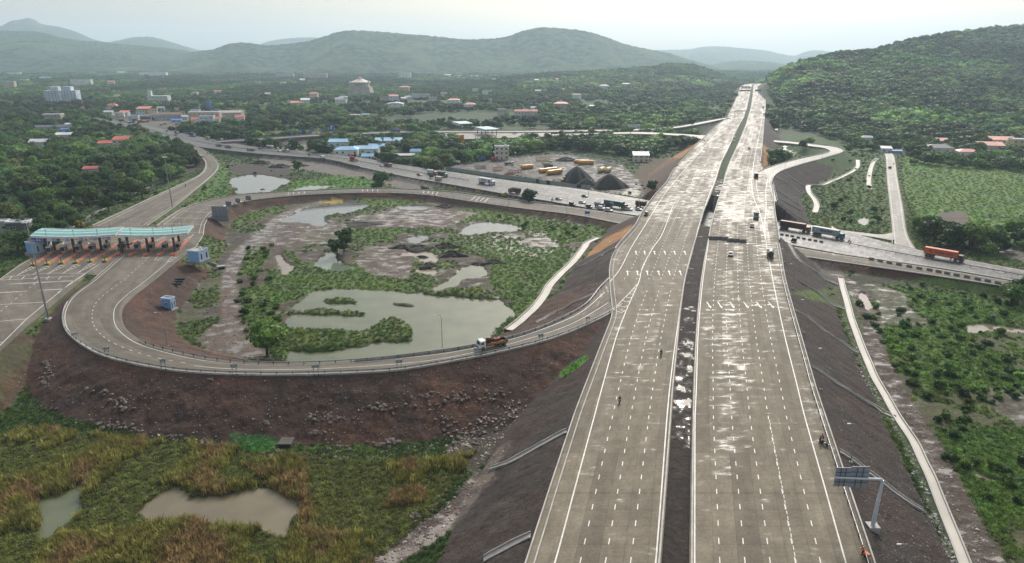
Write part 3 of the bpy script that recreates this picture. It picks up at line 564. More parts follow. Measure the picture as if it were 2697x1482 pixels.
# ------------------------------------------------------------------ mountains far behind, one sheet for each ridge
def forest_material(name, c1, c2, c3, s=.02):
    m, nt, b = mat_nodes(name); N = nt.nodes; L = nt.links
    geo = N.new('ShaderNodeNewGeometry')
    n1 = N.new('ShaderNodeTexNoise'); n1.inputs['Scale'].default_value = s; n1.inputs['Detail'].default_value = 6; n1.inputs['Roughness'].default_value = .65; L.new(geo.outputs['Position'], n1.inputs['Vector'])
    n2 = N.new('ShaderNodeTexNoise'); n2.inputs['Scale'].default_value = s*.16; n2.inputs['Detail'].default_value = 4; L.new(geo.outputs['Position'], n2.inputs['Vector'])
    r = N.new('ShaderNodeValToRGB'); L.new(n1.outputs['Fac'], r.inputs[0]); e = r.color_ramp.elements; e[0].position = .40; e[0].color = (*c1, 1); e[1].position = .62; e[1].color = (*c2, 1)
    mm = N.new('ShaderNodeMapRange'); L.new(n2.outputs['Fac'], mm.inputs[0]); mm.inputs[1].default_value = .52; mm.inputs[2].default_value = .68
    x = N.new('ShaderNodeMix'); x.data_type = 'RGBA'; L.new(mm.outputs[0], x.inputs[0]); L.new(r.outputs[0], x.inputs[6]); x.inputs[7].default_value = (*c3, 1); L.new(x.outputs[2], b.inputs['Base Color'])
    b.inputs['Roughness'].default_value = 1; b.inputs['Specular IOR Level'].default_value = .1
    bu = N.new('ShaderNodeBump'); bu.inputs['Strength'].default_value = 1; bu.inputs['Distance'].default_value = 30; L.new(n1.outputs['Fac'], bu.inputs['Height']); L.new(bu.outputs[0], b.inputs['Normal'])
    return m
FM = forest_material('hill_forest', (.006, .016, .007), (.062, .112, .036), (.075, .110, .040))
def mountain(label, ridge, base_d, seed, nu=340, nv=74, gull=.6):
    px = np.linspace(ridge[0][0], ridge[-1][0], nu); R_ = np.array(ridge, float)
    rr = catmull([(a, b) for a, b, c in ridge], 400); py = np.interp(px, rr[:, 0], rr[:, 1]); d1 = np.interp(px, R_[:, 0], R_[:, 2])
    a = (px-CX)/F; b = (py-CY)/F; t = d1/(CP-SP*b); H = CAMZ-(SP+CP*b)*t; u = a*t/d1
    H = np.maximum(H+(fbm(u*900, u*0+seed, seed, 3)-.5)*9, -30)
    ends = sstep(0, .05, np.linspace(0, 1, nu))*sstep(0, .05, np.linspace(1, 0, nu))
    s = np.concatenate([np.linspace(0, 1, nv-14), 1+np.linspace(.03, .6, 14)])
    V = np.zeros((nv, nu, 3))
    for k in range(nv):
        if s[k] <= 1:
            d = base_d+(d1-base_d)*s[k]; x = u*d
            g = (fbm(x*.0022, d*.0007, seed, 5)-.5)*2*gull; sp = 1-np.abs(fbm(x*.0016, d*.0008, seed+3, 4)-.5)*3
            p = s[k]**1.25; z = H*np.clip(p+(g+.25*(sp-.55))*4*s[k]*(1-s[k])*.55, 0, 1.02+.0*g)
        else:
            d = d1*(1+(s[k]-1)*.8); x = u*d; z = H*(1-(s[k]-1)/.6)
        V[k] = np.stack([x, d, z*ends-4], 1)
    i, j = np.meshgrid(np.arange(nv-1), np.arange(nu-1), indexing='ij'); q = i*nu+j
    me = np_mesh('mountain', V.reshape(-1, 3), np.stack([q, q+1, q+nu+1, q+nu], -1).reshape(-1, 4), mat=FM, smooth=True)
    return tag(link('mountain', me), label, None, None, 'structure')
D = 4600
mountain('long wooded ridge across the middle of the valley', [(300,172,4700),(420,160,4600),(480,141,4600),(520,132,4600),(560,128,4600),(600,114,4500),(640,110,4500),(700,116,4500),(760,113,4500),(800,108,4450),(850,95,4400),(900,80,4400),(950,78,4400),(1000,81,4400),(1060,86,4400),(1120,91,4400),(1200,99,4400),(1250,101,4400),(1330,95,4400),(1375,80,4400),(1420,70,4400),(1460,71,4400),(1540,79,4400),(1590,93,4450),(1640,111,4500),(1700,126,4500),(1760,137,4600),(1800,150,4700),(1880,172,4800),(1960,190,4900)], 3300, 11)
mountain('dark wooded ridge at the left edge', [(-420,90,5200),(-200,84,5200),(-60,76,5200),(0,78,5200),(60,80,5200),(110,83,5200),(160,96,5200),(210,105,5200),(260,108,5200),(310,113,5200),(370,118,5200),(440,125,5200),(520,138,5300),(600,165,5500)], 3600, 23)
mountain('far blue peak at the left with a rounded top', [(-420,110,8200),(-200,95,8200),(-60,82,8200),(0,68,8000),(30,53,8000),(50,51,8000),(72,46,8000),(90,50,8000),(108,61,8000),(150,68,8000),(200,82,8000),(240,100,8000),(280,109,8000),(310,105,8000),(350,97,8000),(400,96,8000),(440,106,8000),(500,124,8200),(540,136,8400),(600,160,8600)], 6000, 37)
mountain('small far blue hill behind the middle ridge', [(660,130,9000),(690,113,9000),(720,105,9000),(760,100,9000),(810,97,9000),(850,101,9000),(900,125,9000)], 7600, 41, 80, 30)
mountain('far pale hazy range behind the highway', [(1640,150,9200),(1700,133,9200),(1760,130,9200),(1820,128,9200),(1850,122,9200),(1900,121,9200),(1960,126,9200),(2020,132,9200),(2060,141,9200),(2095,145,9200),(2115,137,9200),(2145,131,9200),(2190,136,9200),(2220,146,9200),(2290,149,9200),(2340,142,9200),(2420,150,9400)], 6800, 53)
mountain('mid distance hazy hill beside the far highway', [(1770,205,5600),(1860,172,5600),(1920,160,5600),(1990,158,5600),(2060,166,5600),(2120,182,5600),(2180,200,5700)], 4200, 59, 120, 40)
# ------------------------------------------------------------------ haze over the whole valley
hz = bpy.data.materials.new('haze_air'); hz.use_nodes = True; nt = hz.node_tree; nt.nodes.clear()
ho = nt.nodes.new('ShaderNodeOutputMaterial'); pv = nt.nodes.new('ShaderNodeVolumePrincipled'); nt.links.new(pv.outputs[0], ho.inputs['Volume'])
pv.inputs['Color'].default_value = (.66, .84, .98, 1); pv.inputs['Density'].default_value = .0001; pv.inputs['Anisotropy'].default_value = .35
hb = MB(); hb.box(-13500, 13500, -300, 14500, -40, 640); ho_ = hb.build('haze', hz); tag(ho_, 'pale damp haze filling the valley air', None, None, 'stuff')
ho_.display_type = 'WIRE'
# ------------------------------------------------------------------ road surfaces
def concrete_road(name, c_dry, c_alt, dry_rough=.5, bias=0.0, slab=4.5):
    m, nt, b = mat_nodes(name); N = nt.nodes; L = nt.links
    uv = N.new('ShaderNodeUVMap'); aw = N.new('ShaderNodeAttribute'); aw.attribute_name = 'wet'
    def noise(scale, loc, det=4, rough=.55, s=1.0):
        q = N.new('ShaderNodeMapping'); q.inputs['Scale'].default_value = scale; q.inputs['Location'].default_value = loc; L.new(uv.outputs[0], q.inputs[0])
        n = N.new('ShaderNodeTexNoise'); n.inputs['Scale'].default_value = s; n.inputs['Detail'].default_value = det; n.inputs['Roughness'].default_value = rough; L.new(q.outputs[0], n.inputs['Vector']); return n.outputs['Fac']
    def rng(src, a, b_, c, d):
        r = N.new('ShaderNodeMapRange'); r.clamp = True; L.new(src, r.inputs[0]); r.inputs[1].default_value = a; r.inputs[2].default_value = b_; r.inputs[3].default_value = c; r.inputs[4].default_value = d; return r.outputs[0]
    def mth(op, x, y=0, z=None):
        q = N.new('ShaderNodeMath'); q.operation = op
        for k, v in enumerate((x, y) if z is None else (x, y, z)):
            if isinstance(v, (int, float)): q.inputs[k].default_value = v
            else: L.new(v, q.inputs[k])
        return q.outputs[0]
    streak = noise((.20, .46, 1), (3, 7, 0), 6, .64); streak2 = noise((.8, 3.4, 1), (1, 2, 0), 4, .6); patch = noise((.09, .028, 1), (0, 0, 0), 3); stain = noise((.34, .11, 1), (9, 4, 0), 5, .65); fine = noise((2.2, 2.2, 1), (0, 0, 0), 3)
    sep = N.new('ShaderNodeSeparateXYZ'); L.new(uv.outputs[0], sep.inputs[0])
    lane = N.new('ShaderNodeTexWhiteNoise'); lane.noise_dimensions = '2D'
    cl = N.new('ShaderNodeCombineXYZ'); L.new(mth('FLOOR', mth('DIVIDE', sep.outputs[0], 3.75)), cl.inputs[0]); L.new(mth('FLOOR', mth('DIVIDE', sep.outputs[1], slab*9)), cl.inputs[1]); L.new(cl.outputs[0], lane.inputs['Vector'])
    tint = rng(lane.outputs['Value'], 0, 1, .84, 1.16)
    ju = mth('ABSOLUTE', mth('SUBTRACT', mth('FRACT', mth('DIVIDE', sep.outputs[1], slab)), .5)); jv = mth('ABSOLUTE', mth('SUBTRACT', mth('FRACT', mth('DIVIDE', sep.outputs[0], 3.75)), .5))
    joint = mth('MAXIMUM', rng(ju, .488, .495, 0, 1), rng(jv, .484, .492, 0, 1))
    x = N.new('ShaderNodeMix'); x.data_type = 'RGBA'; L.new(rng(stain, .4, .64, 0, 1), x.inputs[0]); x.inputs[6].default_value = (*c_dry, 1); x.inputs[7].default_value = (*c_alt, 1)
    k = mth('MULTIPLY', tint, mth('MULTIPLY', rng(streak, .3, .7, .88, 1.12), rng(streak2, .3, .7, .88, 1.12))); k = mth('MULTIPLY', k, rng(fine, .3, .7, .84, 1.14)); k = mth('MULTIPLY', k, mth('SUBTRACT', 1, mth('MULTIPLY', joint, .32)))
    cs = N.new('ShaderNodeVectorMath'); cs.operation = 'SCALE'; L.new(x.outputs[2], cs.inputs[0]); L.new(k, cs.inputs['Scale'])
    w = mth('ADD', mth('ADD', mth('MULTIPLY', streak, .84), mth('MULTIPLY', streak2, .08)), mth('ADD', mth('MULTIPLY', patch, .22), mth('MULTIPLY', aw.outputs['Fac'], .42)))
    w = mth('ADD', mth('SUBTRACT', w, .20), mth('MULTIPLY', lane.outputs['Value'], .09))
    w = mth('ADD', w, bias)
    film = rng(w, .57, .74, 0, 1); damp = rng(w, .52, .68, 0, 1)
    dk = N.new('ShaderNodeVectorMath'); dk.operation = 'SCALE'; L.new(cs.outputs[0], dk.inputs[0]); L.new(rng(damp, 0, 1, 1, .72), dk.inputs['Scale']); L.new(dk.outputs[0], b.inputs['Base Color'])
    ro = mth('SUBTRACT', dry_rough, mth('MULTIPLY', damp, dry_rough*.45)); rr = N.new('ShaderNodeMix'); L.new(film, rr.inputs[0]); L.new(ro, rr.inputs[2]); rr.inputs[3].default_value = .34; L.new(rr.outputs[0], b.inputs['Roughness'])
    L.new(rng(damp, 0, 1, .16, .34), b.inputs['Specular IOR Level'])
    bu = N.new('ShaderNodeBump'); bu.inputs['Distance'].default_value = .03; L.new(mth('ADD', mth('MULTIPLY', streak2, .6), mth('MULTIPLY', fine, .5)), bu.inputs['Height']); L.new(mth('MULTIPLY', mth('SUBTRACT', 1, mth('MULTIPLY', film, .9)), .14), bu.inputs['Strength']); L.new(bu.outputs[0], b.inputs['Normal'])
    return m
RM_HWY = concrete_road('new_road_concrete', (.140, .118, .087), (.190, .162, .118), .75)
RM_RAMP = concrete_road('ramp_concrete', (.125, .110, .088), (.165, .146, .118), .78, -.03)
RM_OLD = concrete_road('old_road_surface', (.085, .084, .082), (.115, .11, .104), .5, .02)
RM_PALE = concrete_road('pale_wet_concrete', (.18, .165, .145), (.225, .21, .185), .5, .03)
SLAB = mat('concrete', (.30, .285, .26), .75, 0, .15, 1.2, .35)
WHITE = mat('road_paint', (.58, .56, .51), .55, 0, .12, 3.0, .3)
YELLOW = mat('yellow_paint', (.62, .38, .04), .55, 0, .12, 3, .3)
def polyz(line, y): return np.interp(y, line[:, 1], line[:, 2])
def road_mesh(name, Lp, Rp, m, label, nc=10, wetf=None, skirt=.55, sv=None, dz=0.0):
    n = len(Lp); t = np.linspace(0, 1, nc+1)
    V = Lp[:, None, :]*(1-t)[None, :, None]+Rp[:, None, :]*t[None, :, None]; V[..., 2] += dz
    mid = (Lp+Rp)/2; s = np.concatenate([[0], np.cumsum(np.linalg.norm(np.diff(mid, axis=0), axis=1))]) if sv is None else sv
    wid = np.linalg.norm(Rp-Lp, axis=1)
    U = t[None, :]*wid[:, None]; UV = np.stack([U, np.repeat(s[:, None], nc+1, 1)], -1)
    wet = np.zeros((n, nc+1)) if wetf is None else wetf(V, U)
    i, j = np.meshgrid(np.arange(n-1), np.arange(nc), indexing='ij'); q = i*(nc+1)+j
    Q = np.stack([q, q+1, q+nc+2, q+nc+1], -1).reshape(-1, 4)
    a, b_, c = V.reshape(-1, 3)[Q[0, :3]]
    if np.cross(b_-a, c-a)[2] < 0: Q = Q[:, ::-1]
    top = V.reshape(-1, 3); nb = len(top)
    Lb = V[:, 0].copy(); Lb[:, 2] -= skirt; Rb = V[:, -1].copy(); Rb[:, 2] -= skirt
    verts = np.vstack([top, Lb, Rb]); k = np.arange(n-1); e = k*(nc+1)
    S1 = np.stack([e, e+nc+1, nb+k+1, nb+k], -1); S2 = np.stack([e+nc, nb+n+k, nb+n+k+1, e+nc+1+nc], -1)
    me = np_mesh(name, verts, np.vstack([Q, S1, S2]), mat=m)
    uvl = me.uv_layers.new(name='UVMap'); UVa = np.vstack([UV.reshape(-1, 2), UV[:, 0], UV[:, -1]]); li = np.zeros(len(me.loops), np.int32); me.loops.foreach_get('vertex_index', li); uvl.data.foreach_set('uv', UVa[li].astype(np.float32).ravel())
    at = me.attributes.new('wet', 'FLOAT', 'POINT'); at.data.foreach_set('value', np.concatenate([wet.ravel(), wet[:, 0], wet[:, -1]]).astype(np.float32))
    return tag(link(name, me), label, None, None, 'structure')
def band(px, py, poly, warp=0): return inpoly(px, py, poly)*1.0
def hwet(V, U):
    x, y, z = V[..., 0], V[..., 1], V[..., 2]; px, py = proj(x, y, z); px = px+(fbm(x*.15, y*.05, 4, 3)-.5)*30
    w = .10+.16*sstep(740, 560, py)+.08*sstep(520, 380, py)
    for poly, a in (([(1640,760),(1640,640),(1700,590),(1900,590),(1900,780)], -.10), ([(1718,650),(1735,585),(1850,575),(1815,700),(1700,700)], -.16),
                    ([(1690,590),(1860,590),(1900,480),(1760,480)], .13), ([(1860,610),(2060,610),(2040,470),(1900,470)], .20),
                    ([(1880,1260),(1870,1000),(1868,740),(1946,740),(1955,900),(1980,1110),(2000,1240)], .20), ([(1850,760),(1860,640),(2060,640),(2075,760)], .10), ([(2045,700),(2110,1000),(2200,1330),(2235,1482),(2310,1482),(2180,1082),(2080,740)], .30),
                    ([(1600,830),(1720,760),(1700,900),(1640,1000),(1560,1120)], .06), ([(1530,1130),(1600,1000),(1700,1060),(1640,1240),(1520,1330)], .05), ([(1990,740),(2080,740),(2130,900),(2040,880)], .14), ([(1960,1482),(1968,1455),(2040,1460),(2040,1482)], .3), ([(1940,700),(2010,700),(2010,900),(1950,900)], -.05)):
        w = w+a*sum(inpoly(px+25*math.cos(q_), py+40*math.sin(q_), poly)*1.0 for q_ in range(6))/6
    return w-.07*sstep(1050, 1250, py)
road_mesh('highway', HLO, HML, RM_HWY, 'left carriageway of the new wide concrete highway, empty but for a few vehicles', 30, hwet, sv=HS)
road_mesh('highway', HMR, HRO, RM_HWY, 'right carriageway of the new wide concrete highway, streaked with rain water', 34, hwet, sv=HS)
def wconst(a): return lambda V, U: np.full(V.shape[:2], a)
def lwet(V, U):
    px, py = proj(V[..., 0], V[..., 1], V[..., 2]); return .05+.16*sstep(1400, 1600, px)*sstep(900, 760, py)+.08*(px < 420)
r = ROADS['loop']; road_mesh('ramp', r['L'], r['R'], RM_RAMP, 'long curved concrete ramp looping from the highway round to the toll plaza', 10, lwet, dz=-.006)
r = ROADS['service']; road_mesh('service_road', r['L'], r['R'], RM_RAMP, 'narrow ramp road leaving the toll plaza and running beside the old highway', 8, lambda V, U: .1+.25*sstep(200, 330, V[..., 0]), dz=.008)
r = ROADS['old']; road_mesh('old_highway', r['L'], r['R'], RM_OLD, 'busy wet old highway crossing below the new one', 14, lambda V, U: .10+.2*sstep(-60, 140, V[..., 0]))
r = ROADS['exit']; road_mesh('exit_road', r['L'], r['R'], RM_RAMP, 'two lane exit road bending from the toll plaza up to the old highway', 8, wconst(.08))
r = ROADS['right_ramp']; road_mesh('ramp', r['L'], r['R'], RM_PALE, 'pale ramp hooking off the right side of the new highway', 8, wconst(.15), dz=-.02)
r = ROADS['far_upper']; road_mesh('ramp', r['L'], r['R'], RM_PALE, 'far pale ramp descending left from the new highway to the far toll plaza', 6, wconst(.1), dz=-.02)
r = ROADS['far_lower']; road_mesh('ramp', r['L'], r['R'], RM_PALE, 'lower far ramp joining the new highway above the dark slope', 6, wconst(.1), dz=-.03)
r = ROADS['side']; road_mesh('side_road', r['L'], r['R'], RM_PALE, 'straight pale side road running up to the village on the right', 6, wconst(.12), dz=.01)
r = ROADS['slip']; road_mesh('slip_road', r['L'], r['R'], RM_PALE, 'curved pale slip road joining the side road to the old highway', 4, wconst(.25), dz=.012)
def patch(name, px, z, m, label, wet=.1, dz=0, rot=0):
    pts = [P(a, b_, z) for a, b_ in px]
    bm = bmesh.new(); vs = [bm.verts.new((p.x, p.y, z+dz)) for p in pts]; f = bm.faces.new(vs); f.normal_update()
    if f.normal.z < 0: f.normal_flip()
    uvl = bm.loops.layers.uv.new('UVMap'); c, s = math.cos(rot), math.sin(rot)
    for l in f.loops: x, y = l.vert.co.x, l.vert.co.y; l[uvl].uv = (x*c+y*s, -x*s+y*c)
    ret = bmesh.ops.extrude_face_region(bm, geom=[f]);
    for v in vs: v.co.z -= .5
    bmesh.ops.triangulate(bm, faces=bm.faces[:])
    me = bpy.data.meshes.new(name); bm.to_mesh(me); bm.free(); me.materials.append(m)
    at = me.attributes.new('wet', 'FLOAT', 'POINT'); at.data.foreach_set('value', [wet]*len(me.vertices))
    return tag(link(name, me), label, None, None, 'structure')
patch('toll_plaza_apron', PLAZA, 6.0, RM_RAMP, 'wide concrete apron of the toll plaza with painted lanes', .08, .004, R(40))
# ------------------------------------------------------------------ paint on the roads
class Marks:
    def __init__(s): s.v = []; s.q = []
    def quad(s, a, b_, c, d): k = len(s.v); s.v += [tuple(a), tuple(b_), tuple(c), tuple(d)]; s.q.append((k, k+1, k+2, k+3))
    def line(s, pts, w, dash=None, dz=.012):
        pts = np.asarray(pts, float)
        if dash:
            L_ = np.concatenate([[0], np.cumsum(np.linalg.norm(np.diff(pts[:, :2], axis=0), axis=1))]); on, off = dash; q = np.arange(0, L_[-1]-on, on+off)
            A = np.stack([np.interp(q, L_, pts[:, k]) for k in range(3)], 1); B = np.stack([np.interp(q+on, L_, pts[:, k]) for k in range(3)], 1)
            segs = list(zip(A, B))
            for a, b_ in segs:
                d = b_-a; nn = np.array([-d[1], d[0], 0])/max(np.hypot(d[0], d[1]), 1e-6)*w/2; z = np.array([0, 0, dz]); s.quad(a-nn+z, b_-nn+z, b_+nn+z, a+nn+z)
        else:
            d = np.gradient(pts, axis=0); nn = np.stack([-d[:, 1], d[:, 0], d[:, 0]*0], 1)/np.maximum(np.hypot(d[:, 0], d[:, 1]), 1e-6)[:, None]*w/2; z = np.array([0, 0, dz])
            for k in range(len(pts)-1): s.quad(pts[k]-nn[k]+z, pts[k+1]-nn[k+1]+z, pts[k+1]+nn[k+1]+z, pts[k]+nn[k]+z)
    def build(s, name, m, label):
        me = np_mesh(name, s.v, np.array(s.q), mat=m);
        fl = np.zeros(len(me.polygons)*3); me.polygons.foreach_get('normal', fl)
        dn = fl.reshape(-1, 3)[:, 2] < 0
        if dn.any():
            q = np.array(s.q); q[dn] = q[dn][:, ::-1]; bpy.data.meshes.remove(me); me = np_mesh(name, s.v, q, mat=m)
        return tag(link(name, me), label, None, None, 'structure')
def pl3(pl, z=HZ, n=160): return line3(pl, z, n)
hm = Marks()
LWM = pl3([(1423,1600),(1461,1482),(1515,1282),(1569,1082),(1585,1023),(1625,881),(1650,816),(1683,740),(1692,704),(1720,652),(1742,620),(1771,545)])
LWE = pl3([(1608,740),(1631,711),(1662,652),(1697,596),(1750,511),(1772,483),(1800,450),(1838,406),(1872,366),(1896,340)])
MLW = pl3([(1716,1600),(1727,1482),(1743,1282),(1758,1082),(1763.7,1023),(1781.5,881),(1803,740),(1826,652),(1840,596),(1868,511),(1880,483),(1899,426),(1926,370),(1956,310),(1971,254),(1975,233)])
MRW = pl3([(1830,1600),(1829.5,1482),(1830,1282),(1831,1082),(1834,1023),(1838.6,881),(1851,740),(1864,652),(1872.5,596),(1896,511),(1906,483),(1924,426),(1950,370),(1972,310),(1986,254),(1988,233)])
RWM = pl3([(2262,1600),(2228,1482),(2172,1282),(2115.6,1082),(2101.5,1023),(2066,881),(2036,740),(2027,690),(2020,652),(2014,596),(2018,540),(2017,500),(2022,470)])
RWI = pl3([(2018,640),(2001,560),(1985,520),(1980,483),(1985,430),(1994,380),(2004,330),(2009,283),(2009,254),(2004,233)])
for l in (LWM, LWE, MLW, MRW, RWM, RWI): hm.line(l, .24)
def between(a, b_, t, ylo, yhi, n=200):
    y = np.linspace(max(a[0, 1], b_[0, 1], P(CX, ylo, HZ).y), min(a[-1, 1], b_[-1, 1], P(CX, yhi, HZ).y), n)
    xa = np.interp(y, a[:, 1], a[:, 0]); xb = np.interp(y, b_[:, 1], b_[:, 0]); return np.stack([xa*(1-t)+xb*t, y, np.full(n, HZ)], 1)
for k in range(1, 4): hm.line(between(LWM, MLW, k/4, 1600, 760), .17, (1.5, 3.0))
for k in range(1, 6): hm.line(between(LWE, MLW, k/6, 735, 400), .17, (1.5, 3.0))
for k in range(1, 6):
    hm.line(between(MRW, RWM, k/6, 1600, 560), .17, (1.5, 3.0))
    if k == 4: hm.line(between(MRW, RWM, .672, 1500, 1100), .12, (1.0, .5))
for k in range(1, 5): hm.line(between(MRW, RWI, k/5, 470, 320), .2, (1.5, 3.0))
def arrow(c, hd, sc=1.0, turn=0):
    f = Vector((math.sin(hd), math.cos(hd), 0)); s = Vector((f.y, -f.x, 0)); c = Vector(c); z = Vector((0, 0, .02))
    q = lambda x, y: c+s*(x*sc)+f*(y*sc)+z
    hm.quad(q(-.14, -2.5), q(.14, -2.5), q(.14, .9), q(-.14, .9)); hm.quad(q(-.45, .9), q(.45, .9), q(.02, 2.5), q(-.02, 2.5))
    if turn: hm.quad(q(.14*turn, -.9), q(.14*turn, -.4), q(.95*turn, .1), q(.95*turn, -.3))
for x in (1653, 1679, 1705, 1735, 1763, 1792): arrow(P(x, 718, HZ), .12, 1.15)
for x in (1675, 1698, 1724, 1751, 1777, 1804): arrow(P(x, 665, HZ), .13, 1.15)
for x in (1867, 1896, 1928, 1965, 1999, 2031): arrow(P(x, 803, HZ), math.pi+.05, 1.15, 1 if x > 1990 else 0)
for x in (1857, 1885): arrow(P(x, 437, HZ), .2, 1.1)
for x in (1862, 1875, 1889): arrow(P(x, 462, HZ), .18, 1.1)
ga = pl3([(1615,816),(1640,789),(1660,769),(1678,748)], HZ, 30); gb = pl3([(1651,816),(1662,789),(1671,769),(1681,748)], HZ, 30); hm.line(ga, .22);
for k in (0, 5, 10, 14, 18, 21, 24, 26):
    a, b_ = ga[k], gb[k]; mth_ = (a+b_)/2; mth_ = mth_+np.array([0, -2.2*(1-k/32), 0]); hm.line(np.array([a, mth_, b_]), .3)
hm.build('lane_marking', WHITE, 'white lane lines, arrows and chevrons painted on the new highway')
rmk = Marks()
def frac(rd, f, a=0.0, b_=1.0, n=120):
    Lp, Rp = ROADS[rd]['L'], ROADS[rd]['R']; t = np.linspace(a, b_, n)*(len(Lp)-1); i = np.arange(len(Lp)); ff = np.interp(t/(len(Lp)-1), np.linspace(0, 1, len(f)), f) if isinstance(f, (list, tuple)) else np.full(n, f)
    l = np.stack([np.interp(t, i, Lp[:, k]) for k in range(3)], 1); r_ = np.stack([np.interp(t, i, Rp[:, k]) for k in range(3)], 1); return l*(1-ff)[:, None]+r_*ff[:, None]
rmk.line(frac('loop', [.72, .70, .74, .78, .80, .84, .86, .87, .87], .03), .22); rmk.line(frac('loop', [.34, .36, .40, .44, .46], .03, .50), .2); rmk.line(frac('loop', .5, .52, .99), .2, (1.5, 2.6)); rmk.line(frac('loop', .05, .60, 1), .24)
for f in (.1, .9): rmk.line(frac('exit', f), .22); rmk.line(frac('service', f), .2)
rmk.line(frac('exit', .5, 0, .62), .2, (1.5, 3)); rmk.line(frac('exit', .45, .62, 1), .2)
for f in (.14, .86): rmk.line(frac('right_ramp', f), .2); rmk.line(frac('far_upper', f), .25); rmk.line(frac('side', f), .15)
for tt in (.215, .30, .375, .445):
    for k in range(4): c = frac('service', [.2+.0*k, .2], tt+.006*k, tt+.006*k+.001, 2); d = frac('service', .8, tt+.006*k, tt+.006*k+.001, 2); rmk.line(np.array([c[0], d[0]]), .45)
rmk.build('lane_marking', WHITE, 'white edge lines and dashes painted on the ramps and the exit road')
om = Marks()
for f, a, b_ in ((.06, 0, 1), (.94, .2, 1)): om.line(frac('old', f, a, b_), .2)
for f in (.23, .40): om.line(frac('old', f, .1, 1), .16, (3, 6))
for f in (.62, .79): om.line(frac('old', f, .1, 1), .16, (3, 6))
om.build('lane_marking', WHITE, 'white lane lines painted on the old highway')
pm = Marks()
def zp(zx, zy, x0=0, y0=370, z=6.004): return P(x0+zx/3.54, y0+zy/3.54, z)
def pline(pts, w=.2, dash=None, x0=0, y0=370): pm.line([zp(a, b_, x0, y0) for a, b_ in pts], w, dash)
for a, b_ in (((1910,600),(2000,607)), ((1715,660),(1985,672)), ((1600,720),(1935,725)), ((1520,775),(1905,780)), ((1750,855),(1895,853)), ((60,1270),(450,1235)), ((450,1235),(800,1237)), ((20,1300),(690,1262)), ((0,1342),(710,1300)), ((0,1415),(600,1385)), ((0,1300),(60,1270))): pline([a, b_], .3)
for a, b_ in (((0,32),(680,0)), ((0,110),(575,72)), ((0,218),(425,195)), ((0,375),(245,352)), ((0,572),(20,568))): pline([a, b_], .34, None, 0, 740)
pline([(680,0),(420,210),(240,360),(0,600)], .3, None, 0, 740); pline([(1490,620+0),(1985,680)][:0] or [(1990,680),(1935,725),(1905,790),(1895,880),(1830,985)], .25); pline([(1140,1060),(730,1416)], .28); pline([(1430,1290),(1270,1416)], .25); pline([(0,1290),(180,1165),(430,1020)], .25); pline([(800,1240),(540,1416)], .28); pline([(960,1130),(700,1300)], .22)
pline([(1930,625),(1850,665),(1780,705),(1700,750),(1640,790)], .22, (1.5, 2.5)); pline([(1230,1180),(1190,1215),(1115,1275),(1045,1345),(990,1410)], .24, (1.5, 2.4)); pline([(360,1305),(270,1370)], .22, (1.5, 2)); pline([(330,20),(140,170),(0,290)], .24, (1.5, 2.6), 0, 740)
for k in range(5): x = 70+110*k; pline([(95+115*k+20, 1262), (85+115*k, 1295)], .28)
def hatch(tip, base0, base1, n=5):
    pm.line([zp(*tip), zp(*base0)], .22); pm.line([zp(*tip), zp(*base1)], .22)
    for k in range(1, n+1):
        t = k/(n+.5); a = Vector(zp(*tip)).lerp(zp(*base0), t); b_ = Vector(zp(*tip)).lerp(zp(*base1), t); pm.line([a, b_], .3)
for k in range(5): hatch((160+142*k-5, 1258-6*k), (300+138*k, 1170-8*k), (325+140*k+10, 1180-8*k), 5)
for k in range(4): hatch((1135+132*k, 1158), (1205+133*k, 1078), (1262+133*k, 1082), 4)
for k in range(4): hatch((1455+118*k, 885-4*k), (1290+140*k, 935-2*k), (1320+140*k, 945-2*k), 5)
for k in range(5): hatch((800+110*k-320, 935), (640+135*k-190, 1000), (665+135*k-185, 1010), 4)
pm.build('lane_marking', WHITE, 'white stop bars, dashes and hatched noses painted on the toll plaza')
# ------------------------------------------------------------------ kerbs, parapets and guard rails
def sweep(name, line, prof, m, label=None, cat=None, parent=None, group=None, kind=None):
    line = np.asarray(line, float); d = np.gradient(line, axis=0); nrm = np.stack([d[:, 1], -d[:, 0]], 1)/np.maximum(np.hypot(d[:, 0], d[:, 1]), 1e-6)[:, None]
    n, k = len(line), len(prof); V = np.zeros((n, k, 3))
    for j, (o, h) in enumerate(prof): V[:, j, :2] = line[:, :2]+nrm*o; V[:, j, 2] = line[:, 2]+h
    i, j = np.meshgrid(np.arange(n-1), np.arange(k), indexing='ij'); a = i*k+j; b_ = i*k+(j+1) % k
    me = np_mesh(name, V.reshape(-1, 3), np.stack([a, b_, b_+k, a+k], -1).reshape(-1, 4), mat=m)
    return tag(link(name, me, parent), label, cat, group, kind)
def offset(line, o):
    d = np.gradient(line, axis=0); nrm = np.stack([d[:, 1], -d[:, 0], d[:, 0]*0], 1)/np.maximum(np.hypot(d[:, 0], d[:, 1]), 1e-6)[:, None]; return line+nrm*o
def bw(w, h, b_=-.3, o=0): return [(o-w/2, b_), (o+w/2, b_), (o+w/2, h), (o-w/2, h)]
def cut(line, ya, yb):
    m = (line[:, 1] >= min(ya, yb)) & (line[:, 1] <= max(ya, yb)); return line[m]
STEEL = mat('galvanised_steel', (.42, .44, .46), .38, .75, .12, 2, .25)
DKSTEEL = mat('dark_steel', (.10, .105, .115), .5, .6, .1, 3, .2)
yB0, yB1 = P(1700, 590, HZ).y, P(1750, 483, HZ).y
FRESH = mat('pale_kerb_concrete', (.40, .385, .355), .7, 0, .16, 1.5, .35)
sweep('kerb', offset(cut(HLO, 0, yB0), 1.5), bw(.22, .30), FRESH, 'low concrete kerb along the left edge of the new highway below the ramp', 'kerb')
